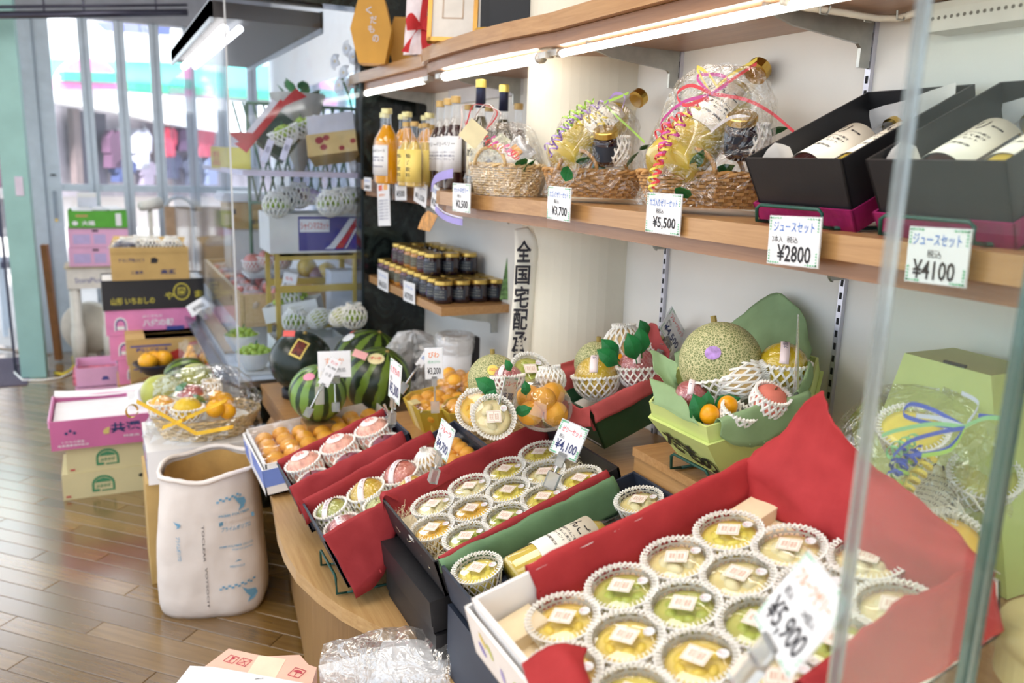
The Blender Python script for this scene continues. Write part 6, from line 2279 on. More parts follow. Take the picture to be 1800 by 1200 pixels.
def onl(px, py, off=0.0):
 return hit(px, py, OL + NL * off, NL)


def wsheet(pts, seed, wob=.004, nu=16, nv=12, m=None):
 iv = g.matrix_world.inverted()
 return tissue(g, [[iv @ V(p) for p in r_] for r_ in pts], m or pg, nu, nv, wob, seed)


xw = lambda px, py, X: at(px, py, 'x', X)
wsheet([[onl(1141, 664, .03), onl(1150, 700, .004), onl(1146, 706, .0)], [onl(1175, 676, .02), onl(1185, 715, .004), onl(1180, 726, .002)], [onl(1205, 705, .015), onl(1215, 735, .003), onl(1214, 742, .002)], [onl(1222, 738, .008), onl(1228, 747, .003), onl(1229, 749, .002)]], 13)
wsheet([[onl(1143, 612, .05), onl(1152, 650, .03), onl(1175, 690, .0)], [onl(1165, 625, .04), onl(1172, 655, .02), onl(1185, 692, -.01)], [onl(1190, 640, .04), onl(1190, 662, .02), onl(1195, 690, -.02)]], 14, .006)
wsheet([[xw(1185, 622, 1.12), xw(1190, 645, 1.10), xw(1200, 680, 1.08)], [xw(1245, 586, 1.17), xw(1245, 640, 1.14), xw(1245, 680, 1.12)], [xw(1285, 575, 1.20), xw(1290, 620, 1.17), xw(1290, 660, 1.14)]], 15)
wsheet([[xw(1262, 592, 1.215), xw(1270, 620, 1.19), xw(1280, 660, 1.16)], [xw(1325, 535, 1.235), xw(1330, 590, 1.20), xw(1330, 650, 1.17)], [xw(1368, 514, 1.245), xw(1365, 580, 1.215), xw(1365, 640, 1.19)], [xw(1405, 545, 1.24), xw(1400, 590, 1.215), xw(1398, 640, 1.19)], [xw(1427, 615, 1.22), xw(1424, 625, 1.20), xw(1420, 650, 1.18)]], 16, .005, 22, 14)
e1, e2 = onl(1236, 752), onl(1425, 692)
rows = []
for f, dn in ((.12, .0), (.3, .03), (.5, .045), (.72, .035), (.96, .0)):
 p_ = e1.lerp(e2, f)
 o_ = V((.0, -.010, 0))
 rows.append([p_ - o_ * 1.2 - V((0, 0, .03)), p_ - o_ * .4 + V((0, 0, .004)), p_ + o_ + V((0, 0, .005)), p_ + o_ * 1.3 - V((0, 0, .02 + dn))])
wsheet(rows, 17, .004, 22, 12)
wsheet([[onl(1390, 700, .0), onl(1400, 690, .012), onl(1410, 700, .0)], [onl(1415, 660, .012), onl(1422, 650, .03), onl(1428, 665, .01)], [onl(1418, 640, .02), onl(1424, 636, .03), onl(1428, 645, .02)]], 18)
MB().prism([(p.x, p.y) for p in ringp(.8, 0)], .011, .075).build('paper_bed', foam, g)
pmel = onl(1266, 637, .036)
gml = musk('large netted melon with a purple sticker in the lime box', T(*pmel) @ RX(-20), .158, net=-25)
melon_sticker(gml, pmel, .158, 1253, 620, .030, .026, mat('sticker_purple', (178, 140, 206), .4, var=.3, scale=80), 10, 'oval_sticker')
GL = 'fruit in the lime box'
for kind, nm, x, y, off, rr, lab, net, band, wr, sq in (
  ('grapefruit', 'grapefruit', 1376, 645, .018, .046, 'bright yellow grapefruit with paper band in the lime box', 8, ('大阪産 文旦', .8), True, 1), ('peach', 'peach', 1352, 705, .004, .032, 'fuzzy pink peach in white net in the lime box', 28, None, False, .95),
  ('pome', 'pear', 1300, 665, .022, .036, 'beige pear lying in a long white foam net', 62, None, False, 1.25), ('dusk', 'apple', 1215, 696, .004, .031, 'red apple wrapped in film at the corner of the lime box', None, ('りんご', .8), True, 1),
  ('kumquat', 'kumquat', 1247, 728, .004, .0178, 'small kumquat, left of the pair in the lime box', None, None, False, 1.05), ('kumquat', 'kumquat', 1279, 713, .004, .0178, 'small kumquat, right of the pair in the lime box', None, None, False, 1.05)):
 M = Matrix.Translation(onl(x, y, off))
 if nm == 'pear':
  M = M @ RZ(-25) @ RY(70)
 if nm == 'peach':
  M = M @ RX(25)
 fruit(kind, nm, M, rr, lab, GL, net=net, band=band, wrap=wr, sq=sq, stem=rr > .02)
nb = thing('foam_sleeve', 'short white foam net sleeve round the kumquats in the lime box', 'net', Matrix.Translation(onl(1297, 728, -.004)) @ RZ(20) @ RX(20))
link('sleeve', net_mesh('foam_net', .030, ph0=-70, ph1=10, n=14, squash=.9), nb)
for i, (x, y, s, an, Z) in enumerate(((1234, 742, 1.15, 112, 1.46), (1238, 728, .9, 85, 1.475), (1255, 714, 1.0, 22, 1.49))):
 lf = thing('loose_leaf', ['dark leaf left of the kumquats in the lime box', 'upright leaf above the left kumquat', 'broad leaf above the right kumquat'][i], 'leaf', leaf_cam(x, y, Z, an, s), 'leaves in the lime box')
 link('blade', LEAF, lf)
 MB().tube([(0, 0, 0), (-.008, 0, -.002)], .0012, 5).build('stalk', leaf_green, lf)
wire_stand('green wire stand under the lime fruit box', T(OL.x + .055, OL.y - .084, .9285), .11, .028, .20)
sk = thing('clear_pick', 'clear plastic pick standing beside the grapefruit in the lime box', 'pick', Matrix.Translation(onl(1400, 650, .05)))
MB().tube([(-.01, 0, .10), (0, 0, .0), (.006, 0, -.05)], [.0012, .004, .006], 6).build('stick', clear_plastic, sk)
MB().bb((-.008, -.005, -.075), (.02, .005, -.045)).build('clip', clear_plastic, sk)

# ---- lime boxes behind the glass
for a, b, lab in ((((1590, 620), (1742, 660)), ((1540, 790), (1775, 800)), 'closed lime green gift box seen through the glass panel'),):
 X = 1.13
 P = [at(*a[0], 'x', X), at(*a[1], 'x', X), at(*b[1], 'x', X - .03), at(*b[0], 'x', X - .03)]
 g = thing('lime_closed_box', lab, 'gift box', T(0, 0, 0), 'lime gift boxes')
 P[2].z = P[3].z = .9265
 P[3].y += .05
 P[2].y -= .03
 Q = [p + V((.12, 0, 0)) for p in P]
 for q in Q:
  q.x = min(q.x, WX - .004)
 MB().add(P + Q, [(0, 1, 2, 3), (7, 6, 5, 4), (0, 4, 5, 1), (1, 5, 6, 2), (2, 6, 7, 3), (3, 7, 4, 0)]).build('box_body', lime, g)
 MB().bb((X - .002, P[1].y + .04, P[0].z + .0), (X + .004, P[1].y + .075, P[0].z + .004)).build('handle_slot', brush, g)
g = thing('leaning_lime_box', 'lime green box lid leaning on the wall left of the glass edge', 'box lid', T(0, 0, 0), 'lime gift boxes')
P = [at(1493, 735, 'x', 1.24), at(1530, 690, 'x', 1.24), at(1560, 760, 'x', 1.23), at(1505, 790, 'x', 1.23)]
MB().add(P + [p + V((.02, 0, 0)) for p in P], [(0, 1, 2, 3), (7, 6, 5, 4), (0, 4, 5, 1), (1, 5, 6, 2), (2, 6, 7, 3), (3, 7, 4, 0)]).build('panel', lime, g)

# ---- cellophane fruit set behind the glass
ZS_old = ZS
g = thing('gift_basket', 'cellophane wrapped basket of juice and jelly with blue and green ribbon', 'gift basket', T(1.105, .80, 0.9265))
inv = g.matrix_world.inverted()
basket(g, .085, .12, .05, wick_b, 1.1, rows=7, handle=False)
bt = bpy.data.objects.new('juice_bottle', None)
COL.objects.link(bt)
bt.parent = g
B, Cp = dep(1585, 975, 1.16), dep(1730, 745, 1.34)
zx = (Cp - B).normalized()
xx = CAM - B
xx = (xx - zx * xx.dot(zx)).normalized()
yy = zx.cross(xx)
bt.matrix_basis = inv @ Matrix(((xx.x, yy.x, zx.x, B.x), (xx.y, yy.y, zx.y, B.y), (xx.z, yy.z, zx.z, B.z), (0, 0, 0, 1)))
bottle_parts(bt, .040, (Cp - B).length, grape_juice, gold, .74, .30, True, mat('cream_paper', (246, 240, 226), .5, var=.02), [('ベリー', .78, 1.6, .22, ink)] + [('ブルーベリーの果汁', .6 - .07 * i, 1.6, .05, ink) for i in range(6)], lz=(.12, .60), spread=1.2)
for x, y, Z, kk in ((1660, 985, 1.10, 'mandarin'), (1600, 790, 1.2, 'citrus'), (1725, 870, 1.2, 'muscat')):
 jm, pm_ = jelly_mat(kk, JKIND[kk][0], JKIND[kk][1])
 M = inv @ (Matrix.Translation(dep(x, y, Z)) @ RY(-25) @ RX(15))
 MB().lathe([(0, .0), (.034, .0), (.042, .04), (.03, .044), (0, .046)], 20).build('jelly', jm, g, True, M)
 link('foam_net', CUPNET, g, M)
fm = MB()
r = random.Random(4)
for k in range(40):
 c = inv @ dep(r.uniform(1560, 1740), r.uniform(880, 1000), r.uniform(1.08, 1.14))
 a = r.uniform(0, pi)
 fm.ribbon([c + V((.0, .03 * cos(a) * t, .02 * sin(a) * t + .004 * sin(t * 3))) for t in (-1, -.5, 0, .5, 1)], .0025, (1, .2, .3), .0004)
fo = fm.build('shredded_filler', mat('shred_white', (240, 236, 220), .5), g)
fo['kind'] = 'stuff'
for i, (pa, pb, c, tn) in enumerate((((1560, 870), (1600, 800), 'lime', 4), ((1570, 830), (1620, 790), 'blue', 4), ((1560, 800), (1610, 770), 'mint', 4), ((1580, 880), (1610, 830), 'yellow', 4), ((1565, 850), (1590, 790), 'blue', 3), ((1600, 850), (1640, 800), 'yellow', 4))):
 curl(g, inv @ dep(*pa, 1.10), inv @ dep(*pb, 1.12), c, .011, tn, .005, i)
for c, pts in (('blue', [(1695, 750), (1640, 720), (1600, 710), (1590, 730), (1640, 745), (1690, 752)]), ('mint', [(1695, 750), (1640, 745), (1580, 755), (1550, 765)]), ('blue', [(1695, 752), (1650, 760), (1600, 775), (1570, 800)]), ('silver', [(1695, 750), (1650, 735), (1610, 730)]), ('mint', [(1695, 750), (1730, 735), (1760, 735)]),
    ('silver', [(1700, 745), (1720, 710), (1690, 690)]), ('lime', [(1695, 755), (1670, 790), (1620, 800)]), ('blue', [(1690, 760), (1660, 790), (1600, 800)]), ('blue', [(1720, 730), (1760, 735), (1790, 740)])):
 loop(g, [inv @ dep(x, y, 1.08) for x, y in pts], c, .006, (0, 0, 1))
crumple_dome(g, .115, .145, .26, 33, apex=(.02, -.03))
# round tin at the right border
rt = thing('round_tin', 'round cream lidded tin at the lower right corner', 'tin', T(dep(1870, 1190, .93).x + .03, dep(1870, 1190, .93).y, 0.9265))
MB().lathe([(0, 0), (.085, 0), (.085, .05), (0, .05)], 40).build('body', mat('tin_cream', (226, 208, 150), .4), rt, False)
MB().lathe([(0, .078), (.07, .076), (.084, .068), (.088, .06), (.088, .042), (.0855, .042)], 40).build('lid', mat('tin_cream', (226, 208, 150), .4), rt, True)
# ================================================================== chilled glass showcase
YC = 3.42
sc_ = thing('glass_showcase', 'marble based chilled showcase with glass front and dark lamp hood', 'showcase', (0, 0, 0))
MB().bb((.47, YC, 0), (WX - .002, 6.25, .55)).build('base', marble, sc_)
MB().bb((.47, YC, .551), (WX - .002, 6.25, .575)).build('deck', mat('deck_white', (226, 232, 240), .35), sc_)
b = MB()
b.add([(.385, YC - .005, .602), (.385, 6.25, .602), (.475, 6.25, .560), (.475, YC - .005, .560), (.385, YC - .005, .585), (.385, 6.25, .585), (.475, 6.25, .545), (.475, YC - .005, .545)], [(0, 3, 2, 1), (4, 5, 6, 7), (0, 1, 5, 4), (1, 2, 6, 5), (2, 3, 7, 6), (3, 0, 4, 7)])
b.build('front_rim', mat('rim_steel', (158, 168, 188), .22, metal=.8, var=.08), sc_)
MB().bb((.47, YC - .012, .55), (1.0, YC - .001, .578)).build('end_rail', steel, sc_)
case_glass = film('case_glass', tint=(246, 250, 255), gloss=.035, edge=.3, crinkle=0)
MB().bb((.474, YC - .010, .578), (.998, YC - .004, 2.09)).build('end_pane', case_glass, sc_)
MB().bb((.462, YC + .004, .578), (.468, 6.2, 1.95)).build('front_pane', case_glass, sc_)
MB().bb((.466, YC - .011, .578), (.472, YC - .003, 2.09)).build('corner_joint', mat('joint_white', (220, 226, 234), .3), sc_)
MB().bb((.990, YC - .016, .578), (.999, YC - .010, 2.09)).build('end_seal', mat('seal_dark', (26, 40, 46), .4), sc_)
hood_d = mat('hood_dark', (66, 62, 64), .5)
hd = MB().bb((.43, 3.53, 2.02), (.87, 5.4, 2.08)).build('hood', hood_d, sc_)
for x in (.43, .86):
 MB().bb((x, 3.53, 2.0), (x + .012, 5.4, 2.085)).build('hood_side', alu, hd)
tw = mat('tube_white', (240, 240, 240), .3, emit=(255, 255, 255), es=4)  # white tubes, with a glow added to brighten the case interior
for y0, y1 in ((3.6, 4.15), (4.2, 4.75), (4.8, 5.3)):
 MB().tube([(.49, y0, 1.99), (.49, y1, 1.99)], .018, 10).build('lamp_tube', tw, hd, True)
 MB().tube([(.55, y0, 1.995), (.55, y1, 1.995)], .015, 8).build('lamp_tube', tw, hd, True)
gs = MB().bb((.53, 3.5, 1.425), (1.06, 4.9, 1.433)).build('glass_shelf', film('shelf_glass', tint=(236, 240, 248), gloss=.1, edge=.4, crinkle=0, haze=.3), sc_)
MB().bb((.525, 3.49, 1.418), (.533, 4.91, 1.440)).build('shelf_edge', mat('shelf_lip', (214, 206, 224), .4), gs)
MB().bb((.533, 3.49, 1.418), (1.06, 3.50, 1.440)).build('shelf_edge', mat('shelf_lip', (214, 206, 224), .4), gs)
# glass partition behind the case and a pale mirror strip
MB().bb((1.262, 3.53, .9), (1.272, 6.2, 1.95)).build('mirror', mat('mirror_back', (226, 234, 246), .06, metal=.7, var=.02), sc_)
# green lattice ornament
la = thing('lattice_screen', 'green bamboo lattice screen standing in the showcase behind the muscat carton', 'lattice', (0, 0, 0))
bam = mat('bamboo_green', (96, 132, 108), .5, var=.15)
for k in range(12):
 x0 = .74 + k * .05
 for s in (-1, 1):
  x1 = x0 + s * .11
  if x1 < 1.27:
   MB().tube([(x0, 4.45 + .006 * s, 1.26), ((x0 + x1) / 2 + .008, 4.445 + .006 * s, 1.5), (x1, 4.45 + .006 * s, 1.76)], .006, 5).build('slat', bam, la, True)
for z in (1.26, 1.76):
 MB().tube([(.70, 4.45, z), (1.275, 4.45, z)], .009, 6).build('rail', bam, la, True)
for x in (.70, 1.268):
 MB().tube([(x, 4.45, .577), (x, 4.45, 1.76)], .009, 6).build('post', bam, la, True)
# ceiling spot lamps above the case
for i, (px, py) in enumerate(((440, 66), (400, 95), (455, 83))):
 p = at(px, py, 'z', 2.72)
 g = thing('spot_lamp', 'small ceiling spot lamp, %s counted from the showcase header' % ORD[i], 'lamp', T(min(p.x, 1.1), p.y, 2.7315), 'ceiling spot lamps')
 MB().lathe([(.05, .018), (.05, 0), (.036, 0), (.03, .016)], 20).build('ring', alu, g, True)
 MB().lathe([(0, .012), (.032, .012)], 16).build('lens', emis('spot_glow', (255, 236, 200), 5), g)

GRAPE = MB().ball((0, 0, 0), .0125, 10, 7).mesh('grape', mat('muscat_skin', (170, 196, 84), .25, var=.1, scale=60, sss=.3), True)
GRAPED = MB().ball((0, 0, 0), .0115, 10, 7).mesh('grape', mat('black_grape_skin', (52, 46, 66), .3, var=.15, scale=60), True)
GNET = net_mesh('foam_net', .062, ph0=-85, ph1=8, n=16, r=.003)
GNET2 = net_mesh('foam_net', .056, ph0=-85, ph1=60, n=16, r=.003)


def grapes(label, M, n=16, dark=False, net=True, bowl=None, group='bunches of grapes', spread=(.05, .04)):
 g = thing('grape_bunch', label, 'grapes', M, group)
 r = random.Random(len(label) + n)
 for k in range(n):
  a = k * 2.4
  q = sqrt(k / n)
  link('grape', GRAPED if dark else GRAPE, g, T(spread[0] * q * cos(a), spread[1] * q * sin(a), .028 * (1 - q * q) + r.uniform(-.003, .003)) @ S(r.uniform(.9, 1.15)))
 MB().tube([(0, 0, .02), (.012, .004, .052)], .0025, 5).build('stalk', leaf_green, g)
 if net:
  link('foam_net', GNET if net is True else GNET2, g, T(0, 0, .01))
 if bowl:
  MB().lathe([(0, -.06), (.035, -.055), (.062, -.01), (.068, .012)], 18).build('foam_cup', foam, g, True)
 return g


# upper glass shelf: parcel, grapes, cherry box, cards
g = thing('gift_parcel', 'dark green and white parcel with a red ribbon on the glass shelf', 'gift box', Matrix.Translation(dep(480, 225, 3.62)) @ RZ(-15) @ RY(38) @ RX(-12))
MB().bb((-.02, -.01, -.09), (.12, .09, .08)).build('box_body', mat('parcel_green', (30, 62, 50), .5), g)
MB().bb((-.075, -.012, -.088), (-.02, .088, .10)).build('white_panel', mat('parcel_white', (226, 222, 226), .5), g)
MB().bb((-.05, -.016, -.11), (-.02, -.011, .12)).build('ribbon_band', redr, g)
for a, b_ in (((-.03, -.02, .10), (.0, -.03, .20)), ((-.04, -.02, -.08), (-.10, -.04, -.15)), ((-.03, -.02, -.08), (-.05, -.04, -.17))):
 MB().grid(sheet_fn([[V(a) + V((-.008, 0, 0)), V(a) + V((.008, 0, 0))], [(V(a) + V(b_)) / 2 + V((-.02, -.01, 0)), (V(a) + V(b_)) / 2 + V((.02, -.01, 0))], [V(b_) + V((-.03, 0, 0)), V(b_) + V((.03, 0, .0))]], .004), 8, 5, t=.0006).build('bow_tail', redr, g)
g = thing('yellow_card_box', 'small yellow box with red lettering beside the red ribbon', 'gift box', T(dep(405, 250, 3.9).x, dep(405, 250, 3.9).y, 1.434) @ RZ(-10))
MB().bb((-.09, -.03, 0), (.09, .03, .10)).build('box_body', mat('card_yellow', (238, 222, 96), .5), g)
write(g, '贈答', -.08, .05, .03, .03, red_ink, base=frame((0, -.0306, 0), (1, 0, 0), (0, 0, 1)))
write(g, '品', -.08, .015, .03, .03, red_ink, base=frame((0, -.0306, 0), (1, 0, 0), (0, 0, 1)))
grapes('green grapes in white net on the glass shelf', Matrix.Translation(dep(500, 235, 3.5)) @ RY(-25), 16)
grapes('second green grapes in white net nearer the cherry box', Matrix.Translation(dep(533, 222, 3.62)) @ RY(-25), 14)
g = thing('cherry_box', 'tilted tan box printed with dark cherries on the glass shelf', 'gift box', Matrix.Translation(dep(583, 252, 3.42)) @ RZ(-24) @ RY(-9) @ RX(-20))
MB().bb((-.105, 0, -.045), (.105, .12, .05)).build('box_body', mat('cherry_tan', (206, 178, 120), .5, var=.1), g)
MB().bb((-.10, .02, .05), (.10, .14, .14)).build('lid', mat('lid_grey', (206, 204, 212), .5), g)
chm = mat('cherry_red', (150, 50, 56), .5)
for x, z, rr in ((-.05, .02, .018), (-.035, -.012, .015), (-.02, .028, .014), (.04, -.025, .012), (.09, .0, .012)):
 MB().lathe([(0, 0), (1, 0)], 14, sx=rr, sy=rr * .9).build('printed_cherry', chm, g, False, frame((x, -.0008, z), (1, 0, 0), (0, 0, 1)))
for px, py, lab in ((470, 265, 'narrow white tag leaning before the parcel'), (503, 262, 'narrow lilac tag leaning before the grapes')):
 g = thing('leaning_tag', lab, 'price tag', Matrix.Translation(dep(px, py, 3.45)) @ RZ(-20) @ RY(18) @ RX(-15), 'tags on the glass shelf')
 MB().bb((-.014, -.0006, -.05), (.014, .0006, .05)).build('card', mat('tag_lilac', (226, 222, 238), .5), g)
 write(g, '果実', -.008, -.01, .016, .03, navy_ink, base=frame((0, -.0009, 0), (1, 0, 0), (0, 0, 1)))
# orchid
p = dep(628, 200, 3.52)
g = thing('orchid_plant', 'white orchid spray above the back corner of the showcase', 'orchid', T(p.x, p.y, 1.434))
MB().lathe([(0, 0), (.03, 0), (.042, .06), (.036, .06), (.03, .01)], 18).build('pot', mat('pot_white', (236, 236, 238), .3), g, True)
inv = g.matrix_world.inverted()
MB().tube([(0, 0, .05), (-.01, 0, .2), (-.03, .01, .32), (-.06, .02, .40)], .004, 6).build('stem', leaf_green, g, True)
petal = MB().grid(lambda u, v: (u * .038, (v - .5) * .036 * sin(pi * min(1, u * .9 + .12)) ** .6, .010 * sin(u * pi)), 6, 4, t=.001).mesh('petal', mat('petal_white', (250, 250, 252), .5, sss=.2), True)
for i, (px, py) in enumerate(((605, 128), (622, 100), (640, 88), (597, 150), (615, 150), (632, 130), (648, 110), (590, 108), (610, 85))):
 q = inv @ dep(px, py, 3.5 + .03 * (i % 3))
 for k in range(5):
  link('petal', petal, g, T(*q) @ RZ(200) @ RY(75 + 10 * (i % 3)) @ RZ(72 * k + 20 * i))
 MB().ball(q, .007, 8, 6).build('flower_heart', mat('heart_yellow', (226, 190, 90), .5), g, True)
# bouquet cone
p = dep(525, 175, 3.9)
g = thing('wrapped_bouquet', 'paper wrapped bouquet with ivy leaves behind the parcel', 'bouquet', T(p.x, p.y, 1.434))
MB().lathe([(.02, 0), (.05, .08), (.10, .26), (.13, .36)], 16, fn=lambda a, q, z: q * (1 + .08 * sin(a * 5))).build('paper_cone', tissue_mat('cone_paper', (206, 204, 196), through=.4), g, True)
for k in range(7):
 link('leaf', LEAF, g, T(.05 * cos(k), .05 * sin(k), .33 + .02 * (k % 3)) @ RZ(k * 51) @ RY(-30 - 8 * k % 40) @ S(1.7))
for k in range(6):
 MB().ball((.06 * cos(k * 1.05), .06 * sin(k * 1.05), .31), .028, 10, 8).build('flower', mat('flower_mauve', (190, 176, 206), .6, var=.2), g, True)

# muscat carton on a crate
ymc = 3.60
wcard = mat('white_carton', (226, 226, 222), .55, var=.04)
P0, P1 = at(475, 446, 'y', ymc), at(637, 446, 'y', ymc)
mz0, mz1 = P0.z, at(475, 376, 'y', ymc).z
w_ = P1.x - P0.x
blu = mat('print_blue', (62, 62, 146), .5)
redp = mat('print_red', (196, 44, 66), .5)
ct = thing('crate_stack', 'yellow plastic crate under the muscat carton', 'crate', T((P0.x + P1.x) / 2, ymc + .13, .5765))
ycr = mat('crate_yellow', (206, 178, 92), .5, var=.08)
hh = mz0 - .578
b = MB()
for z in (0, hh * .33, hh * .66, hh - .03):
 b2 = MB().bb((-w_ * .45, -.12, z), (w_ * .45, -.105, z + .03)).build('slat', ycr, ct)
 MB().bb((-w_ * .45, .105, z), (w_ * .45, .12, z + .03)).build('slat', ycr, ct)
for x in (-w_ * .45, w_ * .45 - .02):
 for y in (-.12, .105):
  MB().bb((x, y - .001, 0), (x + .02, y + .016, hh - .0005)).build('corner_post', ycr, ct)
MB().bb((-w_ * .45, -.12, hh - .012), (w_ * .45, .12, hh - .001)).build('top_board', ycr, ct)
hb = (mz1 - mz0)
fr_ = [('rect', .30, .06, .69, .88, blu), ('poly', [(.58, .1), (.68, .1), (.80, .45), (.92, .9), (.86, .9), (.74, .5), (.64, .2)], white_card), ('poly', [(.70, .1), (.78, .12), (.88, .5), (.985, .9), (.93, .9), (.82, .5), (.72, .2)], redp), ('poly', [(.665, .1), (.685, .1), (.80, .45), (.925, .9), (.91, .9), (.78, .45)], white_card), ('poly', [(.80, .1), (.82, .12), (.91, .5), (.99, .8), (.99, .9), (.985, .9), (.89, .5)], white_card), ('rect', .315, .54, .32, .33, white_card), ('text', 'シャインマスカット', .325, .60, .30, .2, redp, .02)]
g = carton('white carton printed in blue and red with muscat lettering in the showcase', T((P0.x + P1.x) / 2, ymc + .13, mz0), w_, .26, hb, wcard, fr_, opened=True)
MB().bb((-w_ / 2, -.132, hb), (-w_ * .22, -.128, hb - .02)).build('flap', wcard, g)
for i, (px, py, Z, kind) in enumerate(((500, 355, 3.55, 'dark'), (525, 348, 3.6, 'dark'), (485, 365, 3.5, 'green'), (598, 358, 3.5, 'green'), (620, 356, 3.58, 'green'), (580, 362, 3.46, 'green'))):
 p = dep(px, py, Z)
 grapes(['black grapes in net, left in the muscat carton', 'black grapes in net, second in the muscat carton', 'green grapes at the left corner of the muscat carton', 'green grapes in net right of centre in the muscat carton', 'green grapes in net at the right end of the muscat carton', 'green grapes in net at the middle of the muscat carton'][i], Matrix.Translation(p), 14, dark=kind == 'dark', net='b')
lil = mat('lilac_wrap', (206, 190, 226), .5, var=.1)
for i, (px, py) in enumerate(((548, 345), (566, 350), (535, 340))):
 g = thing('wrapped_fruit', 'lilac wrapped fruit, %s in the muscat carton' % ORD[i], 'fruit', Matrix.Translation(dep(px, py, 3.62)), 'lilac wrapped fruit')
 MB().ball((0, 0, 0), .035, 12, 9).build('wrap', lil, g, True)
 link('foam_net', NETS.setdefault(('lil',), net_mesh('foam_net', .036, ph1=10, n=12)), g)
# far cartons inside the case
kraft = mat('kraft_board', (196, 164, 104), .65, var=.07, scale=8)
P = at(395, 400, 'y', 4.75)
g = carton('brown carton standing under a white lid deep in the showcase', T(P.x + .19, 4.9, P.z - .01), .34, .28, at(395, 352, 'y', 4.75).z - P.z, kraft, [('rect', .08, .55, .05, .2, ink), ('text', '果物', .5, .5, .2, .22, redp, .02), ('text', '産地直送', .35, .2, .4, .16, navy_ink, 0)])
ztop = at(395, 352, 'y', 4.75).z
g = thing('foam_cover', 'white foam lid lying on the brown carton in the showcase', 'lid', T(P.x + .22, 4.9, ztop - .006))
MB().bb((-.23, -.17, 0), (.23, .17, .03)).build('lid', white_card, g)
MB().bb((-.22, -.16, .03), (.22, .16, .045)).build('lid_rise', white_card, g)
g = thing('carton_stand', 'pale plinth under the brown carton in the showcase', 'plinth', T(P.x + .19, 4.9, .577))
MB().bb((-.16, -.12, 0), (.16, .12, P.z - .01 - .578)).build('block', wcard, g)
# wooden crate of wrapped fruit packs
cw = wood('crate_pine', (206, 170, 122), (228, 198, 156), axis=1)
g = thing('wooden_crate', 'pale pine crate of fruit packs along the showcase front', 'crate', (0, 0, 0))
x0, z0, z1 = .555, .72, .86
MB().bb((x0, 3.92, z0), (x0 + .018, 5.35, z1)).build('side_board', cw, g)
MB().bb((x0 + .02, 3.92, z0), (1.0, 3.94, z1)).build('end_board', cw, g)
MB().bb((x0 + .02, 5.33, z0), (1.0, 5.35, z1)).build('end_board', cw, g)
MB().bb((x0, 3.92, z0 - .016), (1.0, 5.35, z0 - .001)).build('base_board', cw, g)
for y in (4.2, 4.7, 5.1):
 MB().lathe([(0, 0), (1, 0)], 12, sx=.02, sy=.012).build('hand_hole', ink, g, False, frame((x0 - .0008, y, z0 + .08), (0, -1, 0), (0, 0, 1)))
MB().bb((x0 + .01, 4.0, .577), (.98, 5.3, z0 - .017)).build('support', wcard, g)
MB().bb((.48, 3.95, .577), (.552, 5.35, .592)).build('front_board', cw, g)
pink_f = mat('skin_pinkfruit', (226, 140, 128), .35, var=.3, scale=30)
packm = film('pack_film', gloss=.18, edge=.35, crinkle=.6, bscale=40, haze=.18)
for i in range(3):
 for j in range(6):
  y = 4.02 + j * .22
  x = x0 + .075 + i * .14
  g = thing('fruit_pack', 'clear pack of rosy fruit, %s across and %s back in the pine crate' % (ORD[i], ORD[j]), 'fruit pack', T(x, y, z0 + .05 + .02 * (i % 2)) @ RX(-6), 'clear fruit packs in the pine crate')
  for k, (dx, dy) in enumerate(((-.03, -.045), (.03, -.045), (-.03, .045), (.03, .045))):
   MB().ball((dx, dy, .05), (.034, .04, .036), 10, 8).build('fruit', pink_f, g, True)
  MB().bb((-.064, -.092, 0), (.064, .092, .015)).build('tray', foam, g)
  crumple_dome(g, .07, .10, .085, i * 7 + j, z0=.012, m=packm, name='film', amp=.012, n=18, k=6)
# white boxes and netted fruit in front
g = carton('tilted open white box of green grapes in the showcase', Matrix.Translation(dep(520, 555, 3.68)) @ RZ(-22) @ RY(-12), .24, .15, .07, wcard, opened=True)
grapes('green grapes in net lying in the tilted white box', Matrix.Translation(dep(510, 527, 3.66)) @ RY(-12), 22, net='b', spread=(.075, .045))
p = at(608, 560, 'y', 3.66)
carton('tall closed white box beside the marble column in the showcase', T(p.x, 3.72, .577), .13, .10, at(608, 476, 'y', 3.66).z - .577, mat('box_paleblue2', (222, 230, 244), .5))
carton('open white carton with blue print low in the showcase behind the dark watermelon', T(dep(545, 600, 3.55).x, 3.57, .577), .30, .18, .15, wcard, [('text', '園', .78, .1, .1, .5, blu, .02)], opened=True)
for i, (px, py) in enumerate(((520, 568), (560, 560), (598, 556), (622, 560))):
 p = dep(px, py, 3.52)
 if i in (0, 3):
  grapes('green grapes in net, %s end of the low carton' % ('left' if i == 0 else 'right'), Matrix.Translation(p), 16, net='b')
 else:
  fruit('pear', 'pear', Matrix.Translation(p) @ RY(60), .04, 'pear in a pale net, %s in the low carton' % ORD[i - 1], 'netted pears in the showcase', net=80, sq=1.3)
for i, (px, py, Z) in enumerate(((425, 592, 3.75), (447, 622, 3.52))):
 p = dep(px, py, Z)
 grapes(['green grapes in a foam cone, further of two at the showcase corner', 'green grapes in a foam cone, nearer of two at the showcase corner'][i], Matrix.Translation(p) @ S(1.15), 24, net=False, bowl=True, spread=(.06, .05))
g = thing('display_block', 'pale block under the foam grape cones', 'block', T(dep(435, 650, 3.62).x + .04, 3.66, .577))
MB().bb((-.07, -.16, 0), (.10, .14, .012)).build('block', wcard, g)
M, w, h = card_frame((500, 478), (524, 482), (494, 510), dep(500, 478, 3.7), NF)
price_tag('white price card standing among the fruit packs', M, w, h, [('もも', .2, .6, .5, .2, red_ink, .01), ('¥1,200', .12, .2, .76, .25, ink, .01)], False)
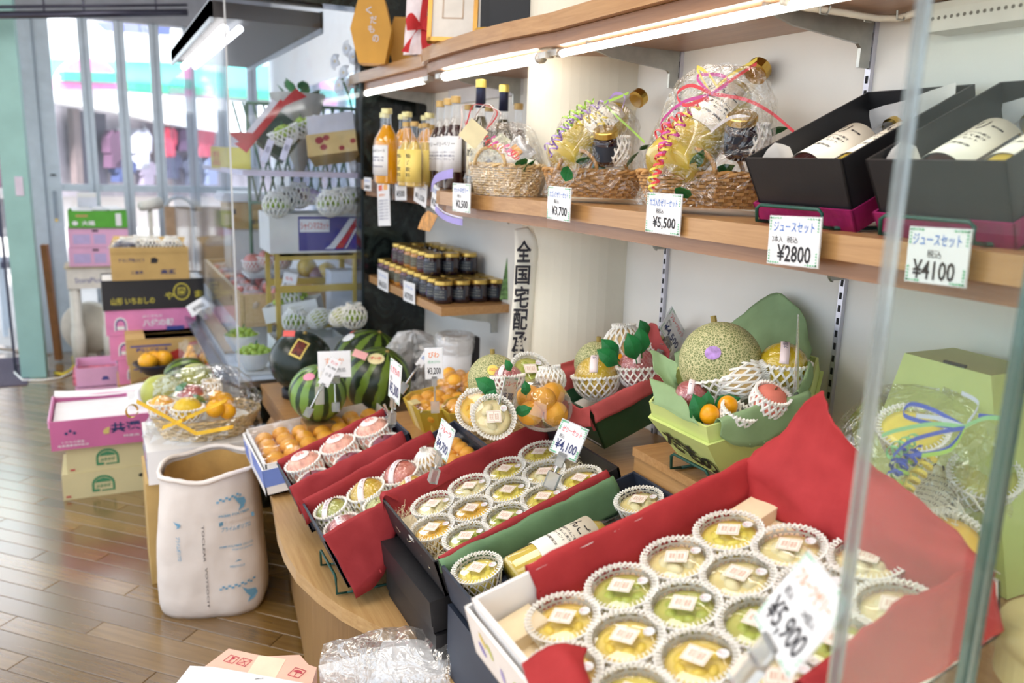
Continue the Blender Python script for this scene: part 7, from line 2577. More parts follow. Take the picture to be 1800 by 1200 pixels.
for i, (px, py, c) in enumerate(((560, 485, 'plum'), (540, 470, 'gold'), (575, 478, 'gold'), (470, 455, 'peach'), (495, 455, 'peach'), (445, 462, 'peach'))):
 fruit(c, {'plum': 'plum', 'gold': 'pear', 'peach': 'peach'}[c], Matrix.Translation(dep(px, py, 4.15)), .05, ['dark plum in a clear bag', 'golden pear, left above the plum', 'golden pear, right of the plum', 'pale peach, middle of three under the carton', 'pale peach, right of three under the carton', 'pale peach, left of three under the carton'][i] + ' in the showcase', 'loose fruit deep in the showcase', wrap=True, net=10 if c == 'peach' else None)
g = thing('fruit_rack', 'pale rack under the loose fruit deep in the showcase', 'rack', T(.86, 4.42, .577))
MB().bb((-.20, -.10, .30), (.24, .14, .315)).build('shelf', wcard, g)
for x in (-.18, .22):
 for y in (-.08, .12):
  MB().bb((x - .008, y - .008, 0), (x + .008, y + .008, .30)).build('leg', steel, g)
# ================================================================== cartons, stand and sack on the floor
pinkb = mat('carton_pink', (226, 176, 212), .55, var=.06, scale=6)
pinkd = mat('carton_magenta', (204, 110, 162), .55, var=.08, scale=4)
creamb = mat('carton_cream', (214, 204, 160), .55, var=.04, scale=6)
wht = mat('carton_white', (238, 238, 240), .5, var=.02)
grn = mat('print_green', (70, 140, 100), .5)
indigo = mat('print_indigo', (66, 78, 150), .5)
yg = mat('print_gold', (196, 184, 70), .5)


def pxc(label, x0, x1, yt, yb, Y, depth, m, front=None, **k):
 """carton whose front face spans the given pixels at distance Y"""
 a, b_, t = at(x0, yb, 'y', Y), at(x1, yb, 'y', Y), at(x0, yt, 'y', Y)
 z = (a.z + b_.z) / 2
 zf = k.pop('z', None)
 h = k.pop('h', t.z - a.z)
 if zf is not None:
  z = zf
 return carton(label, T((a.x + b_.x) / 2, Y + depth / 2, z), b_.x - a.x, depth, h, m, front, **k), z, h


arch = [('rect', .38, .18, .3, .08, grn)]


def arch_logo(x, w, hgt, y=.2):
 n = 10
 out = [(x + w * .5 - w * .5 * cos(pi * i / n), y + hgt * .45 + hgt * .55 * sin(pi * i / n)) for i in range(n + 1)]
 inn = [(x + w * .5 - w * .4 * cos(pi * i / n), y + hgt * .45 + hgt * .42 * sin(pi * i / n)) for i in range(n + 1)]
 ring = [(x, y)] + out + [(x + w, y), (x + w * .9, y)] + inn[::-1] + [(x + w * .1, y)]
 return ring


# stack beside the aisle: two cream boxes, open pink box on top
c1 = arch_logo(.30, .24, .62)
GS = 'carton stack in the aisle'
lg = [('poly', c1, grn), ('poly', [(.33, .55), (.36, .66), (.42, .72), (.48, .66), (.51, .55)], grn), ('text', 'JAあおば', .345, .32, .15, .16, grn, .02), ('rect', .31, .2, .07, .09, grn), ('rect', .40, .2, .13, .05, grn), ('rect', .03, .1, .05, .06, redp)]
carton('cream fruit carton with green arch print at the bottom of the aisle stack', T(-.229 + .19, 3.82 + .14, .0005), .38, .28, .118, creamb, lg, GS, hole=(.13, .075))
carton('cream fruit carton with green arch print, second from the floor', T(-.205 + .19, 3.826 + .14, .119), .38, .28, .118, creamb, lg, GS)
sm = [(.19 + .015 * cos(pi * i / 6), .52 - .09 * sin(pi * i / 6)) for i in range(7)]
g = carton('open pink carton with blue lettering on top of the aisle stack', T(-.256 + .20, 3.80 + .205, .2375), .40, .41, .130, pinkd,
   [('text', '共選', .58, .42, .30, .36, navy_ink, .03), ('text', 'くだもの部会', .10, .22, .22, .08, white_card, .01), ('text', '青果農業協同組合', .06, .10, .30, .08, white_card, .01), ('text', '特産品', .70, .25, .16, .08, white_card, .01),
   ('poly', [(.50, .5), (.52, .6), (.57, .66), (.56, .42), (.51, .42)], mat('hole_cream', (214, 196, 120), .6))] +
   [('poly', [(x + .016 * cos(a), z + .05 * sin(a)) for a in [2 * pi * i / 10 for i in range(10)]], navy_ink) for x, z in ((.15, .56), (.19, .64), (.23, .56))], GS, opened=True)
MB().bb((-.19, -.19, .006), (.19, .19, .105)).build('inner_sheet', wht, g)
MB().grid(sheet_fn([[(-.20, .198, .128), (0, .19, .118), (.20, .198, .128)], [(-.20, .23, .15), (0, .225, .14), (.20, .235, .155)]], .006), 10, 6, t=.002).build('back_flap', wht, g)
for x in (-.203, .203):
 MB().bb((x - .003, -.2, .10), (x + .003, .2, .134)).build('side_fold', pinkb, g)

# pink open trays on the floor behind
for lab, x0, x1, yt, yb, z, Y in (('open pink fruit tray on the floor, upper of two', 134, 208, 640, 672, .115, 5.32), ('open pink fruit tray on the floor, lower of two', 133, 214, 668, 690, .001, 5.30)):
 g, z_, h_ = pxc(lab, x0, x1, yt, yb, Y, .30, pinkb, [('poly', [(.6, .3), (.65, .5), (.75, .5), (.8, .3)], indigo)], z=z, h=.112, opened=True, group='pink trays on the floor')
 MB().bb((-.13, -.13, .006), (.13, .13, .06)).build('fruit_filling', mat('fill_redpink', (214, 120, 140), .6, var=.4, scale=30), g)

# tall stack: three pink, black, open brown
GT = 'tall carton stack'
Y = 4.85
logo = [('poly', arch_logo(.09, .14, .55, .18), white_card), ('poly', arch_logo(.105, .11, .46, .2), indigo), ('rect', .12, .22, .08, .14, white_card)]
zz = .232
carton('plain brown carton at the foot of the tall stack', T(.24, Y + .17, .0005), .44, .3, zz - .002, mat('kraft_board', (196, 164, 104), .65, var=.07, scale=8), group=GT)
for i, x in enumerate((.035, .0, -.012)):
 carton('pink grape carton with blue arch print, %s from the bottom of the tall stack' % ORD[i], T(x + .225, Y + .14, zz), .46, .28, .138, mat('carton_pink2', (226, 140, 190), .55, var=.06), logo + ([('text', 'JAくだもの', .40, .66, .22, .12, white_card, .02), ('text', '八代の朝', .40, .30, .34, .3, white_card, .03), ('rect', .66, .12, .2, .16, indigo)] if i == 2 else []), GT)
 zz += .1395
gb = carton('black fruit carton with gold brush lettering in the tall stack', T(.235, Y + .15, zz), .52, .31, .165, mat('carton_black', (34, 32, 34), .45), [('text', '山形 いちおしの', .08, .18, .42, .24, yg, .02), ('text', 'や', .60, .30, .09, .26, yg, .02), ('text', 'ま', .90, .35, .07, .24, yg, .02)] +
   [('poly', [(.77 + .085 * cos(a), .56 + .30 * sin(a)) for a in [2 * pi * i / 20 for i in range(20)]] , yg), ('poly', [(.77 + .07 * cos(a), .56 + .25 * sin(a)) for a in [2 * pi * i / 20 for i in range(20)]], mat('carton_black', (34, 32, 34), .45)), ('text', '園', .73, .42, .08, .28, yg, .02)], GT, opened=True)
MB().bb((-.255, -.15, .10), (.255, .15, .158)).build('white_liner', wht, gb)
zz += .166
g = carton('open brown grape carton on top of the tall stack', T(.225, Y + .11, zz), .39, .27, .165, kraft, [('text', '種なし葡萄ぶどう', .10, .60, .32, .12, navy_ink, .01), ('poly', [(.50, .55), (.51, .72), (.56, .74), (.60, .66), (.58, .55)], ink), ('text', '三重県', .24, .20, .16, .11, navy_ink, .01), ('text', '高瀬', .62, .18, .20, .16, navy_ink, .02)], GT, opened=True)
MB().bb((-.195, -.138, .150), (.195, -.128, .178)).build('flap', kraft, g)
MB().add([(-.19, .135, .165), (.19, .135, .165), (.21, .20, .20), (-.17, .20, .21), (-.19, .139, .165), (.19, .139, .165), (.21, .204, .20), (-.17, .204, .21)], [(0, 1, 2, 3), (7, 6, 5, 4), (0, 4, 5, 1), (1, 5, 6, 2), (2, 6, 7, 3), (3, 7, 4, 0)]).build('back_flap', kraft, g)
for i, (x, y) in enumerate(((-.11, -.03), (.02, .03), (.12, .0), (-.04, .06))):
 p = V((.225 + x, Y + .11 + y, zz + .155))
 grapes('dark grapes in net, %s in the brown grape carton' % ORD[i], T(*p), 14, dark=True, net='b')
g = thing('wrapped_fruit', 'big film wrapped dark bunch at the left of the brown carton', 'fruit', T(.225 - .12, Y + .06, zz + .175))
MB().ball((0, 0, 0), (.06, .05, .035), 12, 8).build('fruit', mat('dark_bunch', (70, 66, 84), .3, var=.3, scale=40), g, True)
crumple_dome(g, .075, .062, .05, 3, amp=.015, z0=-.01)

# two brown pione cartons in front
Y = 4.62
zc = .31
for i in range(2):
 h_ = .085 if i == 0 else .135
 g = carton(['lower brown carton with red swoosh print', 'upper open brown carton with red swoosh print'][i] + ' before the tall stack', T(.265 - (0 if i else -.01), Y + .11, zc), .385, .25, h_, kraft,
    [('rect', .05, .70, .52, .07, indigo), ('text', '種なしピオーネ', .12, .50, .40, .17, indigo, .02), ('poly', [(.06, .10), (.50, .24), (.56, .44), (.66, .55), (.74, .38), (.70, .16), (.52, .12)], mat('swoosh_red', (190, 56, 48), .5)), ('poly', [(.76, .42), (.80, .78), (.99, .90), (.99, .12), (.82, .12)], mat('swoosh_red', (190, 56, 48), .5)), ('poly', [(.81, .3), (.84, .65), (.95, .72), (.95, .25)], kraft)], 'brown pione cartons', opened=bool(i))
 if i:
  MB().bb((-.17, -.10, .006), (.17, .10, .09)).build('tray', mat('tray_purple', (110, 96, 130), .6, var=.4, scale=30), g)
  MB().bb((-.19, -.123, .120), (-.10, .12, .139)).build('flap', kraft, g)
 zc += h_ + .0015
carton('plain carton under the brown pione cartons', T(.27, Y + .12, .0005), .37, .22, .308, kraft)
M, w, h = card_frame((331, 537), (362, 518), (338, 557), dep(331, 537, 4.5), NF)
price_tag('white price card clipped before the brown pione cartons', M, w, h, [('¥980', .2, .25, .6, .4, ink, .01)], False, .02)

# fruit on a white foam crate
fx_, fy_ = .27, 4.12
g = thing('foam_crate', 'white foam crate carrying the bowl of mangoes', 'crate', T(fx_, fy_, .0005))
MB().bb((-.21, -.16, 0), (.19, .16, .33)).build('body', wht, g)
MB().bb((-.215, -.165, .33), (.195, .165, .366)).build('lid', wht, g)
p = dep(272, 650, 4.25)
g = thing('fruit_bowl', 'dark blue bowl of mangoes beside the stacked cartons', 'bowl', T(p.x, p.y, .368))
MB().lathe([(.03, 0), (.045, 0), (.10, .055), (.105, .06), (.096, .06), (.04, .008), (0, .008)], 28).build('bowl', mat('bowl_navy', (40, 48, 70), .3), g, True)
for i, (dx, dy, dz) in enumerate(((-.03, -.03, .075), (.045, .02, .07), (.0, .05, .065))):
 fruit('mango', 'mango', T(p.x + dx, p.y + dy, .368 + dz) @ RZ(40 * i), .048, 'ripe orange mango in the dark bowl, %s counted from the front' % ORD[i], 'mangoes in the bowl', sq=.9)
p = dep(325, 648, 4.05)
g = thing('watermelon', 'green striped watermelon lying behind the gold ribbon basket', 'watermelon', T(p.x, p.y, .435) @ RY(80))
MB().ball((0, 0, 0), (.07, .07, .10), 24, 16).build('rind', wm_light, g, True)
MB().tube([(0, 0, .098), (0, 0, .108)], .006, 6).build('stem', mat('stem_tan', (150, 130, 70), .7), g)
p = dep(372, 640, 4.05)
fruit('peach', 'peach', T(p.x, p.y, .435), .05, 'pink peach in white net beside the watermelon behind the basket', 'fruit on the foam crate', net=0)
g = thing('snack_bag', 'clear bag of orange dried fruit before the steel rim', 'bag', T(dep(352, 612, 4.1).x, dep(352, 612, 4.1).y, .49) @ RZ(-20))
r = random.Random(1)
for k in range(9):
 MB().ball((r.uniform(-.07, .07), r.uniform(-.02, .02), r.uniform(-.05, .06)), (.02, .014, .03), 8, 6).build('dried_fruit', peel('skin_mango', FRM['mango'][0]), g, True)
MB().grid(lambda u, v: ((u - .5) * .19, -.035 - .012 * sin(pi * u) * sin(pi * v), (v - .5) * .18), 12, 12).build('bag_front', clear_wrap, g)
MB().grid(lambda u, v: ((u - .5) * .19, .035 + .012 * sin(pi * u) * sin(pi * v), (v - .5) * .18), 12, 12).build('bag_back', clear_wrap, g)
MB().bb((-.08, -.06, -.12), (.08, .06, -.09)).build('base_tray', wht, g)
g = thing('pale_figurine', 'tiny white figurine beside the fruit bowl', 'figurine', T(dep(235, 650, 4.3).x, 4.0, .367))
MB().lathe([(.02, 0), (.022, .01), (.012, .03), (.016, .045), (.006, .06), (.0, .064)], 12).build('figure', wht, g, True)

# white carton and kraft board under the gold ribbon basket
bc_ = at(268, 1029, 'z', 0)
g = carton('tall narrow brown carton standing behind the paper sack', T(bc_.x + .16, bc_.y + .16, .0005), .32, .30, .378, kraft)
g = carton('white carton with blue and pink lettering under the ribbon basket', T(bc_.x + .20, bc_.y + .17, .380), .38, .36, .118, wht)
F = frame((-.1906, .18, 0), (0, -1, 0), (0, 0, 1))
MB().bb((.0, .018, 0), (.35, .032, .0005)).build('print', indigo, g, False, F)
for i, (c, m) in enumerate(zip('東京青果', (red_ink, indigo, red_ink, indigo))):
 write(g, c, .03 + .08 * i, .042, .05, .035, m, base=F, bold=.02)
MB().bb((.0, .085, 0), (.35, .090, .0005)).build('print', indigo, g, False, F)

# ribboned fruit basket
cb = V((bc_.x + .225, bc_.y + .16, .4995))
g = thing('ribbon_fruit_basket', 'pale wicker fruit basket in cellophane tied with gold ribbon', 'gift basket', T(*cb) @ RZ(6))
basket(g, .155, .125, .075, mat('wicker_cream', (226, 200, 150), .6, var=.15, scale=60), 1.2, rows=9, handle=False)
MB().lathe([(0, .05), (1, .05)], 24, sx=.15, sy=.12).build('paper_bed', foam, g)
inv = g.matrix_world.inverted()
for kind, px, py, Z, rr, sq, net in (('pear', 285, 690, 3.02, .075, .95, None), ('pear', 345, 662, 3.1, .06, .9, -20), ('dusk', 335, 695, 2.95, .045, .95, 0), ('pome', 372, 682, 3.02, .036, 1, 40), ('mango', 285, 715, 2.88, .045, .9, 20), ('gold', 330, 720, 2.85, .05, .9, 10), ('mango', 378, 718, 2.86, .032, 1, None), ('mango', 395, 705, 2.92, .032, 1, None), ('mango', 400, 722, 2.9, .03, 1, None), ('mango', 382, 700, 2.95, .03, 1, None)):
 M = inv @ Matrix.Translation(dep(px, py, Z))
 fo = link('fruit', fruit_mesh(kind, rr, sq), g, M)
 if net is not None:
  link('foam_net', net_mesh('foam_net', rr * 1.03, ph1=net, n=14, squash=sq, r=.003), g, M)
for px, py, rz in ((308, 690, 30), (340, 712, 100), (362, 708, 150)):
 link('leaf', LEAF, g, inv @ (Matrix.Translation(dep(px, py, 2.9)) @ RZ(rz) @ RY(-30) @ S(1.2)))
crumple_dome(g, .20, .165, .24, 5, amp=.03, apex=(0, .0), m=film('basket_wrap', gloss=.14, edge=.4, crinkle=.6, bscale=14))
goldr = mat('ribbon_gold', (214, 168, 50), .25, metal=.7)
for a, b_ in (((240, 705), (345, 762)), ((320, 738), (398, 703)), ((285, 752), (330, 735)), ((345, 762), (410, 750))):
 A_, B_ = inv @ dep(*a, 2.72), inv @ dep(*b_, 2.72)
 MB().ribbon([A_.lerp(B_, i / 8) + V((0, -.012 * sin(pi * i / 8), .004 * sin(pi * i / 8))) for i in range(9)], .014, (.2, 0, 1)).build('gold_ribbon', goldr, g)
q = inv @ dep(232, 722, 2.72)
MB().ribbon([q + V((.018 * cos(t), 0, .022 * sin(t))) for t in [i * .5 for i in range(13)]], .016, (.5, 1, 0)).build('ribbon_loop', goldr, g)

# ---- paper sack
sackm = mat('sack_white', (236, 228, 222), .55, var=.05, scale=5, bump=.6, bscale=11)
sacki = mat('sack_kraft', (184, 146, 84), .7, var=.15, scale=10, bump=.4, bscale=14)
sx, sy = .262, 2.705
g = thing('paper_sack', 'tall white paper sack with blue print and rolled open top', 'sack', T(sx, sy, 0.0005) @ RZ(-16))


def sackr(a, z):
 """rounded-rectangle section, wider at the floor"""
 f = z / .46
 n = 3.4 - 1.2 * f
 A = .172 - .018 * f + .008 * sin(z * 9)
 B = .118 + .030 * f
 c, s = abs(cos(a)), abs(sin(a))
 q = ((c / A) ** n + (s / B) ** n) ** (-1 / n)
 q *= 1 + .035 * noise.noise(V((cos(a) * 2.2, sin(a) * 2.2, z * 6))) + .02 * noise.noise(V((cos(a) * 6, sin(a) * 6, z * 14)))
 if z < .05:
  q *= .90 + .10 * (z / .05) ** .5
 return q


def sack_top(a):
 return .500 + .010 * sin(a + 1.2) + .006 * sin(a * 5)


vs, fs = [], []
na, nz = 56, 26
for j in range(nz + 1):
 for i in range(na):
  a = 2 * pi * i / na
  z = sack_top(a) * j / nz
  q = sackr(a, z)
  vs.append((q * cos(a), q * sin(a), z))
for j in range(nz):
 for i in range(na):
  i2 = (i + 1) % na
  fs.append((j * na + i, j * na + i2, (j + 1) * na + i2, (j + 1) * na + i))
fs.append(tuple(range(na - 1, -1, -1)))
MB().add(vs, fs).build('outer_wall', sackm, g, True)
vs, fs = [], []
for j in range(10):
 for i in range(na):
  a = 2 * pi * i / na
  f = j / 9
  z = sack_top(a) - .012 - f * .30
  q = sackr(a, max(z, .05)) * (.94 - .14 * f + .03 * noise.noise(V((cos(a) * 3, sin(a) * 3, f * 4 + 9))))
  vs.append((q * cos(a), q * sin(a), z))
for j in range(9):
 for i in range(na):
  i2 = (i + 1) % na
  fs.append((j * na + i, (j + 1) * na + i, (j + 1) * na + i2, j * na + i2))
fs.append(tuple(9 * na + i for i in range(na)))
MB().add(vs, fs).build('kraft_lining', sacki, g, True)
rl_ = MB()
rl_.tube([((sackr(a, .45) * 1.0) * cos(a), (sackr(a, .45) * 1.0) * sin(a), sack_top(a)) for a in [2 * pi * i / 72 for i in range(72)]], [.008 + .003 * noise.noise(V((cos(i * .2) * 3, sin(i * .2) * 3, 1))) for i in range(72)], 8, closed=True)
rl_.build('rolled_rim', sackm, g, True)


def sack_print(name, poly, a0, z0, m, tri=True):
 """print laid on the curved side; poly in metres along / up"""
 vs = []
 for x, y in poly:
  a = a0 + x / .15
  q = sackr(a, z0 + y) + .0035
  vs.append((q * cos(a), q * sin(a), z0 + y))
 return MB().add(vs, [tuple(range(len(vs)))]).build(name, m, g)


def sack_text(body, a0, z0, w, h, m, vertical=False):
 me, x0, x1, y0, y1 = text_mesh(body, m, bold=.01)
 c = me.copy()
 for v in c.vertices:
  u = ((v.co.x - x0) / (x1 - x0) - .5) * w
  t = ((v.co.y - y0) / (y1 - y0) - .5) * h
  if vertical:
   u, t = t, -u
  a = a0 + u / .15
  q = sackr(a, z0 + t) + .003
  v.co = (q * cos(a), q * sin(a), z0 + t)
 return link('lettering', c, g)


sb = mat('sack_blue', (120, 178, 214), .6)
drop = [(.0, .04), (.012, .03), (.03, .026), (.034, .014), (.026, .002), (.012, -.004), (.018, .01), (.01, .02)]
AF = -1.45      # angle of the printed face (towards the camera)
sack_print('print', [(x * .6, y * .6) for x, y in drop], AF - .72, .335, sb)
sack_text('プライムポリプロ', AF - .66, .262, .085, .012, sb, True)
sack_text('TOCLEAR', AF - .12, .28, .13, .008, mat('sack_grey', (120, 112, 110), .6), True)
sack_text('VOTSOCIT', AF - .10, .12, .15, .008, mat('sack_grey', (120, 112, 110), .6), True)
sack_print('print', [(x * 1.3, y * 1.3) for x, y in drop], AF + .52, .385, sb)
sack_text('PRIME POLYMER', AF + .55, .372, .10, .008, sb)
sack_print('print', [(0, 0), (.115, .004), (.115, .018), (0, .014)], AF + .22, .338, sb)
sack_text('POLYPROPYLENE', AF + .62, .349, .085, .009, sackm)
sack_text('プライムポリプロ', AF + .56, .325, .09, .016, sb)
sack_text('PRIME POLYMER CO LTD', AF + .55, .262, .10, .007, sb)
sack_text('TOKYO JAPAN', AF + .66, .248, .06, .007, sb)
sack_print('print', [(0, 0), (.02, .004), (.01, .008)], AF + .5, .205, sb)
sack_text('RECYCLE', AF + .55, .19, .04, .007, sb)
for zb, n_ in ((.108, 12), (.418, 9)):
 for k in range(n_):
  for e in (0, 1):
   x = .009 * k
   y = .007 * ((k + e) % 2) + e * .0 + x * .12
   if e == 0:
    sack_print('print', [(x, y), (x + .008, y), (x + .008, y + .007), (x, y + .007)], AF + .18, zb, sb)
sack_print('print', [(x * 1.4, y * 1.4) for x, y in drop], AF + .62, .055, sb)

# ---- pink folded carton at the lower border
pc_ = mat('carton_salmon', (246, 196, 176), .55, var=.03)
zt = .45
A_, B_, C_ = at(366, 1166, 'z', zt), at(402, 1139, 'z', zt), at(557, 1172, 'z', zt)
g = thing('salmon_carton', 'salmon pink carton with red handling marks at the lower border', 'box', T(A_.x, A_.y, 0.0005))
pts = [at(300, 1215, 'z', zt), B_, at(466, 1153, 'z', zt), at(527, 1150, 'z', zt), at(543, 1168, 'z', zt), C_, at(530, 1260, 'z', zt)]
pts2 = [(p.x - A_.x, p.y - A_.y) for p in pts]
MB().prism(pts2, 0, zt - .001).build('body', pc_, g)
Q = [at(*q, 'z', zt) - V((A_.x, A_.y, zt)) for q in ((455, 1151), (503, 1158), (470, 1215), (420, 1205))]
MB().prism([(p.x, p.y) for p in Q], zt - .001, zt - .0004).build('cream_tape', mat('tape_cream', (240, 226, 200), .5), g)


def mark(px, py, s, kind):
 o = at(px, py, 'z', zt + .0008)
 u = (at(px + 20, py + 6, 'z', zt + .0008) - o).normalized()
 v = V((0, 0, 1)).cross(u)
 M = Matrix.Translation(V((-A_.x, -A_.y, -.0005)) + o) @ Matrix(((u.x, v.x, 0, 0), (u.y, v.y, 0, 0), (0, 0, 1, 0), (0, 0, 0, 1)))
 b = MB()
 for a, c in (((-s, -s), (s, -s * .9)), ((-s, s * .9), (s, s)), ((-s, -s), (-s * .9, s)), ((s * .9, -s), (s, s))):
  b.bb((a[0], a[1], 0), (c[0], c[1], .0004))
 if kind == 'x':
  for d in (-1, 1):
   b.ribbon([(-s * .8, -s * .8 * d, .0002), (s * .8, s * .8 * d, .0002)], s * .12, (d, -1, 0), .0003)
 elif kind == 'glass':
  b.prism([(-.3 * s, .7 * s), (.3 * s, .7 * s), (.25 * s, .2 * s), (.06 * s, .0), (.06 * s, -.5 * s), (.3 * s, -.7 * s), (-.3 * s, -.7 * s), (-.06 * s, -.5 * s), (-.06 * s, 0), (-.25 * s, .2 * s)], 0, .0004)
 else:
  b.prism([(.75 * s * cos(pi * i / 10), .1 * s + .55 * s * sin(pi * i / 10)) for i in range(11)], 0, .0004)
  b.bb((-.05 * s, -.7 * s, 0), (.05 * s, .1 * s, .0004))
 b.build('handling_mark', mat('mark_red', (196, 66, 84), .5), g, False, M)


mark(407, 1158, .012, 'glass')
mark(429, 1163, .012, 'x')
mark(522, 1182, .014, 'umbrella')
pp_ = thing('paper_sheet', 'white paper sheet lying on the salmon carton', 'paper', (0, 0, 0))
SP = [at(*q, 'z', zt + .003) for q in ((334, 1170), (375, 1172), (440, 1183), (560, 1205), (540, 1290), (240, 1290))]
MB().prism([(p.x, p.y) for p in SP], zt + .002, zt + .0035).build('sheet', white_card, pp_)
o = at(437, 1200, 'z', zt + .004)
write(pp_, '御中', 0, 0, .03, .012, ink, base=frame(o, (1, -.25, 0), (.25, 1, 0)), bold=.01)

# ---- clear bag of white foam sheets hanging by the bench edge
p = at(735, 1165, 'z', .47)
st_ = thing('side_carton', 'low white carton under the bag of foam sheets', 'box', T(p.x + .0, p.y + .0, .0005))
MB().bb((-.17, -.16, 0), (.02, .16, .40)).build('body', wht, st_)
MB().bb((-.172, -.162, .40), (.022, .162, .41)).build('lid', wht, st_)
g = thing('foam_sheet_bag', 'clear plastic bag of white foam sheets beside the bench edge', 'bag', T(p.x - .06, p.y, .412) @ RZ(-28))
fs_ = mat('foam_sheet', (246, 246, 248), .6, var=.03, scale=90, bump=.25, bscale=220)
for k in range(3):
 MB().grid(sheet_fn([[(-.02, -.07, .02 + .03 * k), (-.02, .0, .055 + .03 * k), (-.02, .07, .02 + .03 * k)], [(.05, -.07, .02 + .03 * k), (.05, 0, .065 + .03 * k), (.05, .07, .02 + .03 * k)], [(.12, -.06, .02 + .03 * k), (.12, 0, .05 + .03 * k), (.12, .06, .02 + .03 * k)]]), 10, 10, t=.02).build('foam_sheet', fs_, g, True)


def bagf(u, v):
 a = 2 * pi * v
 rx = .085 * (1 - .25 * (u < .3)) * (1 + .15 * noise.noise(V((u * 5, cos(a) * 2, sin(a) * 2))))
 x = -.14 + .27 * u
 k = .55 + .45 * min(1, u * 2.2)
 return (x, rx * k * cos(a), .065 + (.075 * k) * sin(a) * (1 + .2 * noise.noise(V((u * 7, cos(a) * 3, 4)))))


MB().grid(bagf, 18, 22).build('plastic_bag', film('poly_bag', gloss=.2, edge=.45, crinkle=.9, bscale=22, haze=.08), g)

# ---- far left: white stand, boxes on it, drum, plank, hose
g = thing('white_stand', 'white plastic stand with thick legs by the folding doors', 'stand', T(-.10, 6.42, 0.0005))
wp = mat('stand_white', (232, 230, 222), .4)
MB().bb((-.14, -.12, .56), (.14, .12, .70)).build('body', wp, g)
MB().bb((-.15, -.13, .70), (.15, .13, .715)).build('top', mat('stand_top', (206, 196, 160), .4), g)
for x in (-.10, .10):
 for y in (-.08, .08):
  MB().lathe([(0, 0), (.045, 0), (.045, .25), (.035, .26), (.035, .56), (0, .56)], 16).build('leg', wp, g, True, T(x, y, 0))
write(g, 'StoraPlus', -.09, .60, .16, .035, indigo, base=frame((0, -.1206, 0), (1, 0, 0), (0, 0, 1)))
GB = 'boxes on the white stand'
for i in range(2):
 carton('flat pink fruit box on the white stand, %s of two' % ('lower' if i == 0 else 'upper'), T(-.03 + .005 * i, 6.40, .717 + .131 * i), .37, .26, .129, pinkb, [('rect', .08, .18, .28, .5, mat('print_lilac', (190, 176, 222), .5)), ('rect', .42, .18, .2, .5, mat('print_lilac', (190, 176, 222), .5)), ('rect', .40, .82, .10, .10, ink)], GB)
g = carton('bright green fruit box with papers on top of the pink boxes', T(-.02, 6.39, .9800), .36, .26, .115, mat('carton_green', (86, 168, 56), .5), [('text', '大福', .22, .15, .22, .28, white_card, .03), ('poly', [(.11 + .05 * cos(a), .28 + .13 * sin(a)) for a in [2 * pi * i / 14 for i in range(14)]], white_card), ('rect', .13, .66, .2, .1, mat('print_tan', (206, 150, 110), .5)), ('rect', .80, .12, .10, .74, white_card)], GB, opened=True)
for k, (x, y, rz) in enumerate(((-.10, .0, 10), (.02, .02, -20), (.10, -.03, 35))):
 MB().bb((-.06, -.05, 0), (.06, .05, .003)).build('loose_paper', white_card, g, False, T(x, y, .118 + .005 * k) @ RZ(rz) @ RX(12))
g = thing('standing_box', 'pale box standing behind the papers on the green box', 'box', T(-.08, 6.49, 1.0965))
MB().bb((-.06, -.03, 0), (.06, .03, .11)).build('body', mat('box_pale', (220, 224, 240), .5), g)
MB().bb((-.06, -.032, .08), (.06, -.03, .11)).build('flap', wht, g)
dr = thing('round_drum', 'white round drum behind the stand legs', 'drum', Matrix.Translation(at(158, 575, 'y', 6.6)) @ RZ(-20))
MB().lathe([(0, -.06), (.20, -.06), (.21, -.04), (.21, .04), (.20, .06), (0, .06)], 32, Matrix(((1, 0, 0, 0), (0, 0, 1, 0), (0, 1, 0, 0), (0, 0, 0, 1))) @ S(.9)).build('drum', mat('drum_white', (222, 216, 202), .5), dr, True)
MB().bb((-.05, -.05, -.34), (.05, .05, -.18)).build('foot', wp, dr)
a, b_ = at(78, 430, 'y', 6.45), at(104, 636, 'z', 0)
pl = thing('leaning_plank', 'brown wooden plank leaning behind the teal post', 'plank', (0, 0, 0))
MB().tube([a, b_ + V((0, 0, .02))], .03, 4).build('plank', mat('plank_brown', (140, 92, 52), .6, var=.15), pl)
hs = thing('garden_hose', 'yellow hose curling on the floor beside the teal post', 'hose', (0, 0, 0))
MB().tube([at(x, y, 'z', .014) for x, y in ((96, 655), (110, 658), (125, 650), (132, 640), (128, 628), (138, 615))], .010, 7).build('hose', mat('hose_yellow', (222, 200, 60), .5), hs, True)
cd_ = thing('power_cord', 'white cord lying on the floor below the teal post', 'cord', (0, 0, 0))
MB().tube([at(x, y, 'z', .008) for x, y in ((28, 640), (26, 655), (40, 668), (75, 668), (105, 664), (125, 655), (135, 630), (128, 600))], .006, 6).build('cord', foam, cd_, True)
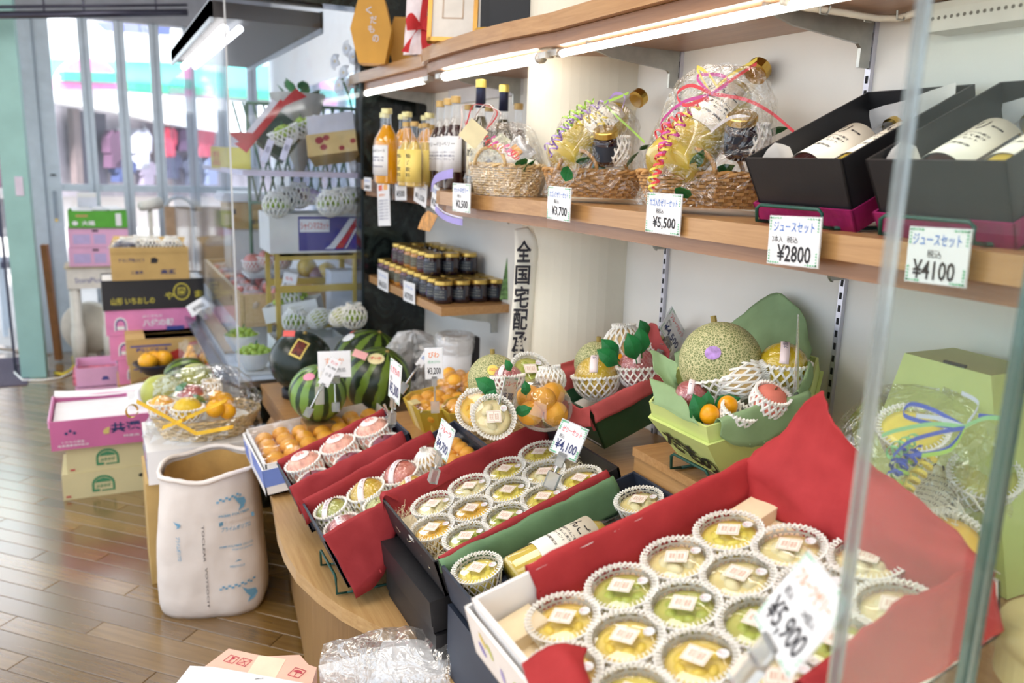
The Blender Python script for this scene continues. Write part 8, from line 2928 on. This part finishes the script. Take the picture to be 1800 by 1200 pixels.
# brown parcels and a white hand truck against the doors
for i, (x0, x1, yt, yb, lab) in enumerate(((296, 336, 365, 470, 'stacked brown parcel against the folding doors, left one'), (352, 392, 365, 470, 'stacked brown parcel against the folding doors, right one'))):
 a, b_ = at(x0, yt, 'y', 6.6), at(x1, yb, 'y', 6.6)
 carton(lab, T((a.x + b_.x) / 2, 6.72, .0005), b_.x - a.x + .04, .16, a.z, mat('parcel_brown', (176, 148, 120), .7, var=.25, scale=6), group='brown parcels by the doors')
g = thing('desk_fan', 'white desk fan head behind the green box', 'fan', T(at(263, 362, 'y', 6.6).x, 6.6, 0.0005))
fz = at(263, 362, 'y', 6.6).z
MB().tube([(0, 0, 0), (0, 0, fz - .02)], .018, 8).build('pole', wp, g, True)
MB().tube([(-.06, -.06, fz), (.07, .06, fz + .02)], [.035, .045], 12).build('motor', wp, g, True)
MB().lathe([(0, 0), (.12, 0), (.12, .02), (0, .03)], 24).build('foot', wp, g, True)
g = thing('arched_chair', 'pale arched chair back beyond the parcels', 'chair', T(at(315, 350, 'y', 6.75).x, 6.8, 0.0005))
cz = at(315, 347, 'y', 6.75).z
MB().tube([(-.10 * cos(pi * i / 12), 0, cz - .10 + .10 * sin(pi * i / 12)) for i in range(13)], .014, 8).build('back_hoop', alu, g, True)
for x in (-.10, .10):
 MB().tube([(x, 0, 0), (x, 0, cz - .1)], .014, 8).build('leg', alu, g, True)
# grey bin with a plastic liner and bags under the jar shelf
p = at(785, 620, 'y', 2.62)
g = thing('waste_bin', 'white waste bin with a clear liner under the jar shelf', 'bin', T(1.10, 2.62, .5865))
MB().lathe([(0, 0), (.055, 0), (.065, .30), (.062, .30), (.052, .005)], 26).build('bin', mat('bin_white', (226, 226, 230), .35), g, True)
MB().lathe([(.067, .25), (.072, .285), (.070, .315), (.05, .32), (.035, .28)], 26, fn=lambda a, q, z: q * (1 + .07 * noise.noise(V((cos(a) * 4, sin(a) * 4, z * 30))))).build('liner', film('liner_film', gloss=.18, edge=.4, crinkle=.9, haze=.25), g, True)
MB().bb((.066, -.02, 0), (.09, .02, .30)).build('dark_post', ink, g)
g = thing('plastic_bag', 'grey crumpled plastic bag behind the watermelons', 'bag', T(dep(725, 615, 3.2).x, dep(725, 615, 3.2).y, .586))
crumple_dome(g, .10, .08, .26, 44, amp=.05, m=film('grey_bag', gloss=.25, edge=.4, crinkle=1, haze=.35), name='bag')
MB().ball((0, 0, .08), (.07, .06, .08), 12, 8).build('contents', mat('bag_dark', (60, 62, 72), .6), g, True)
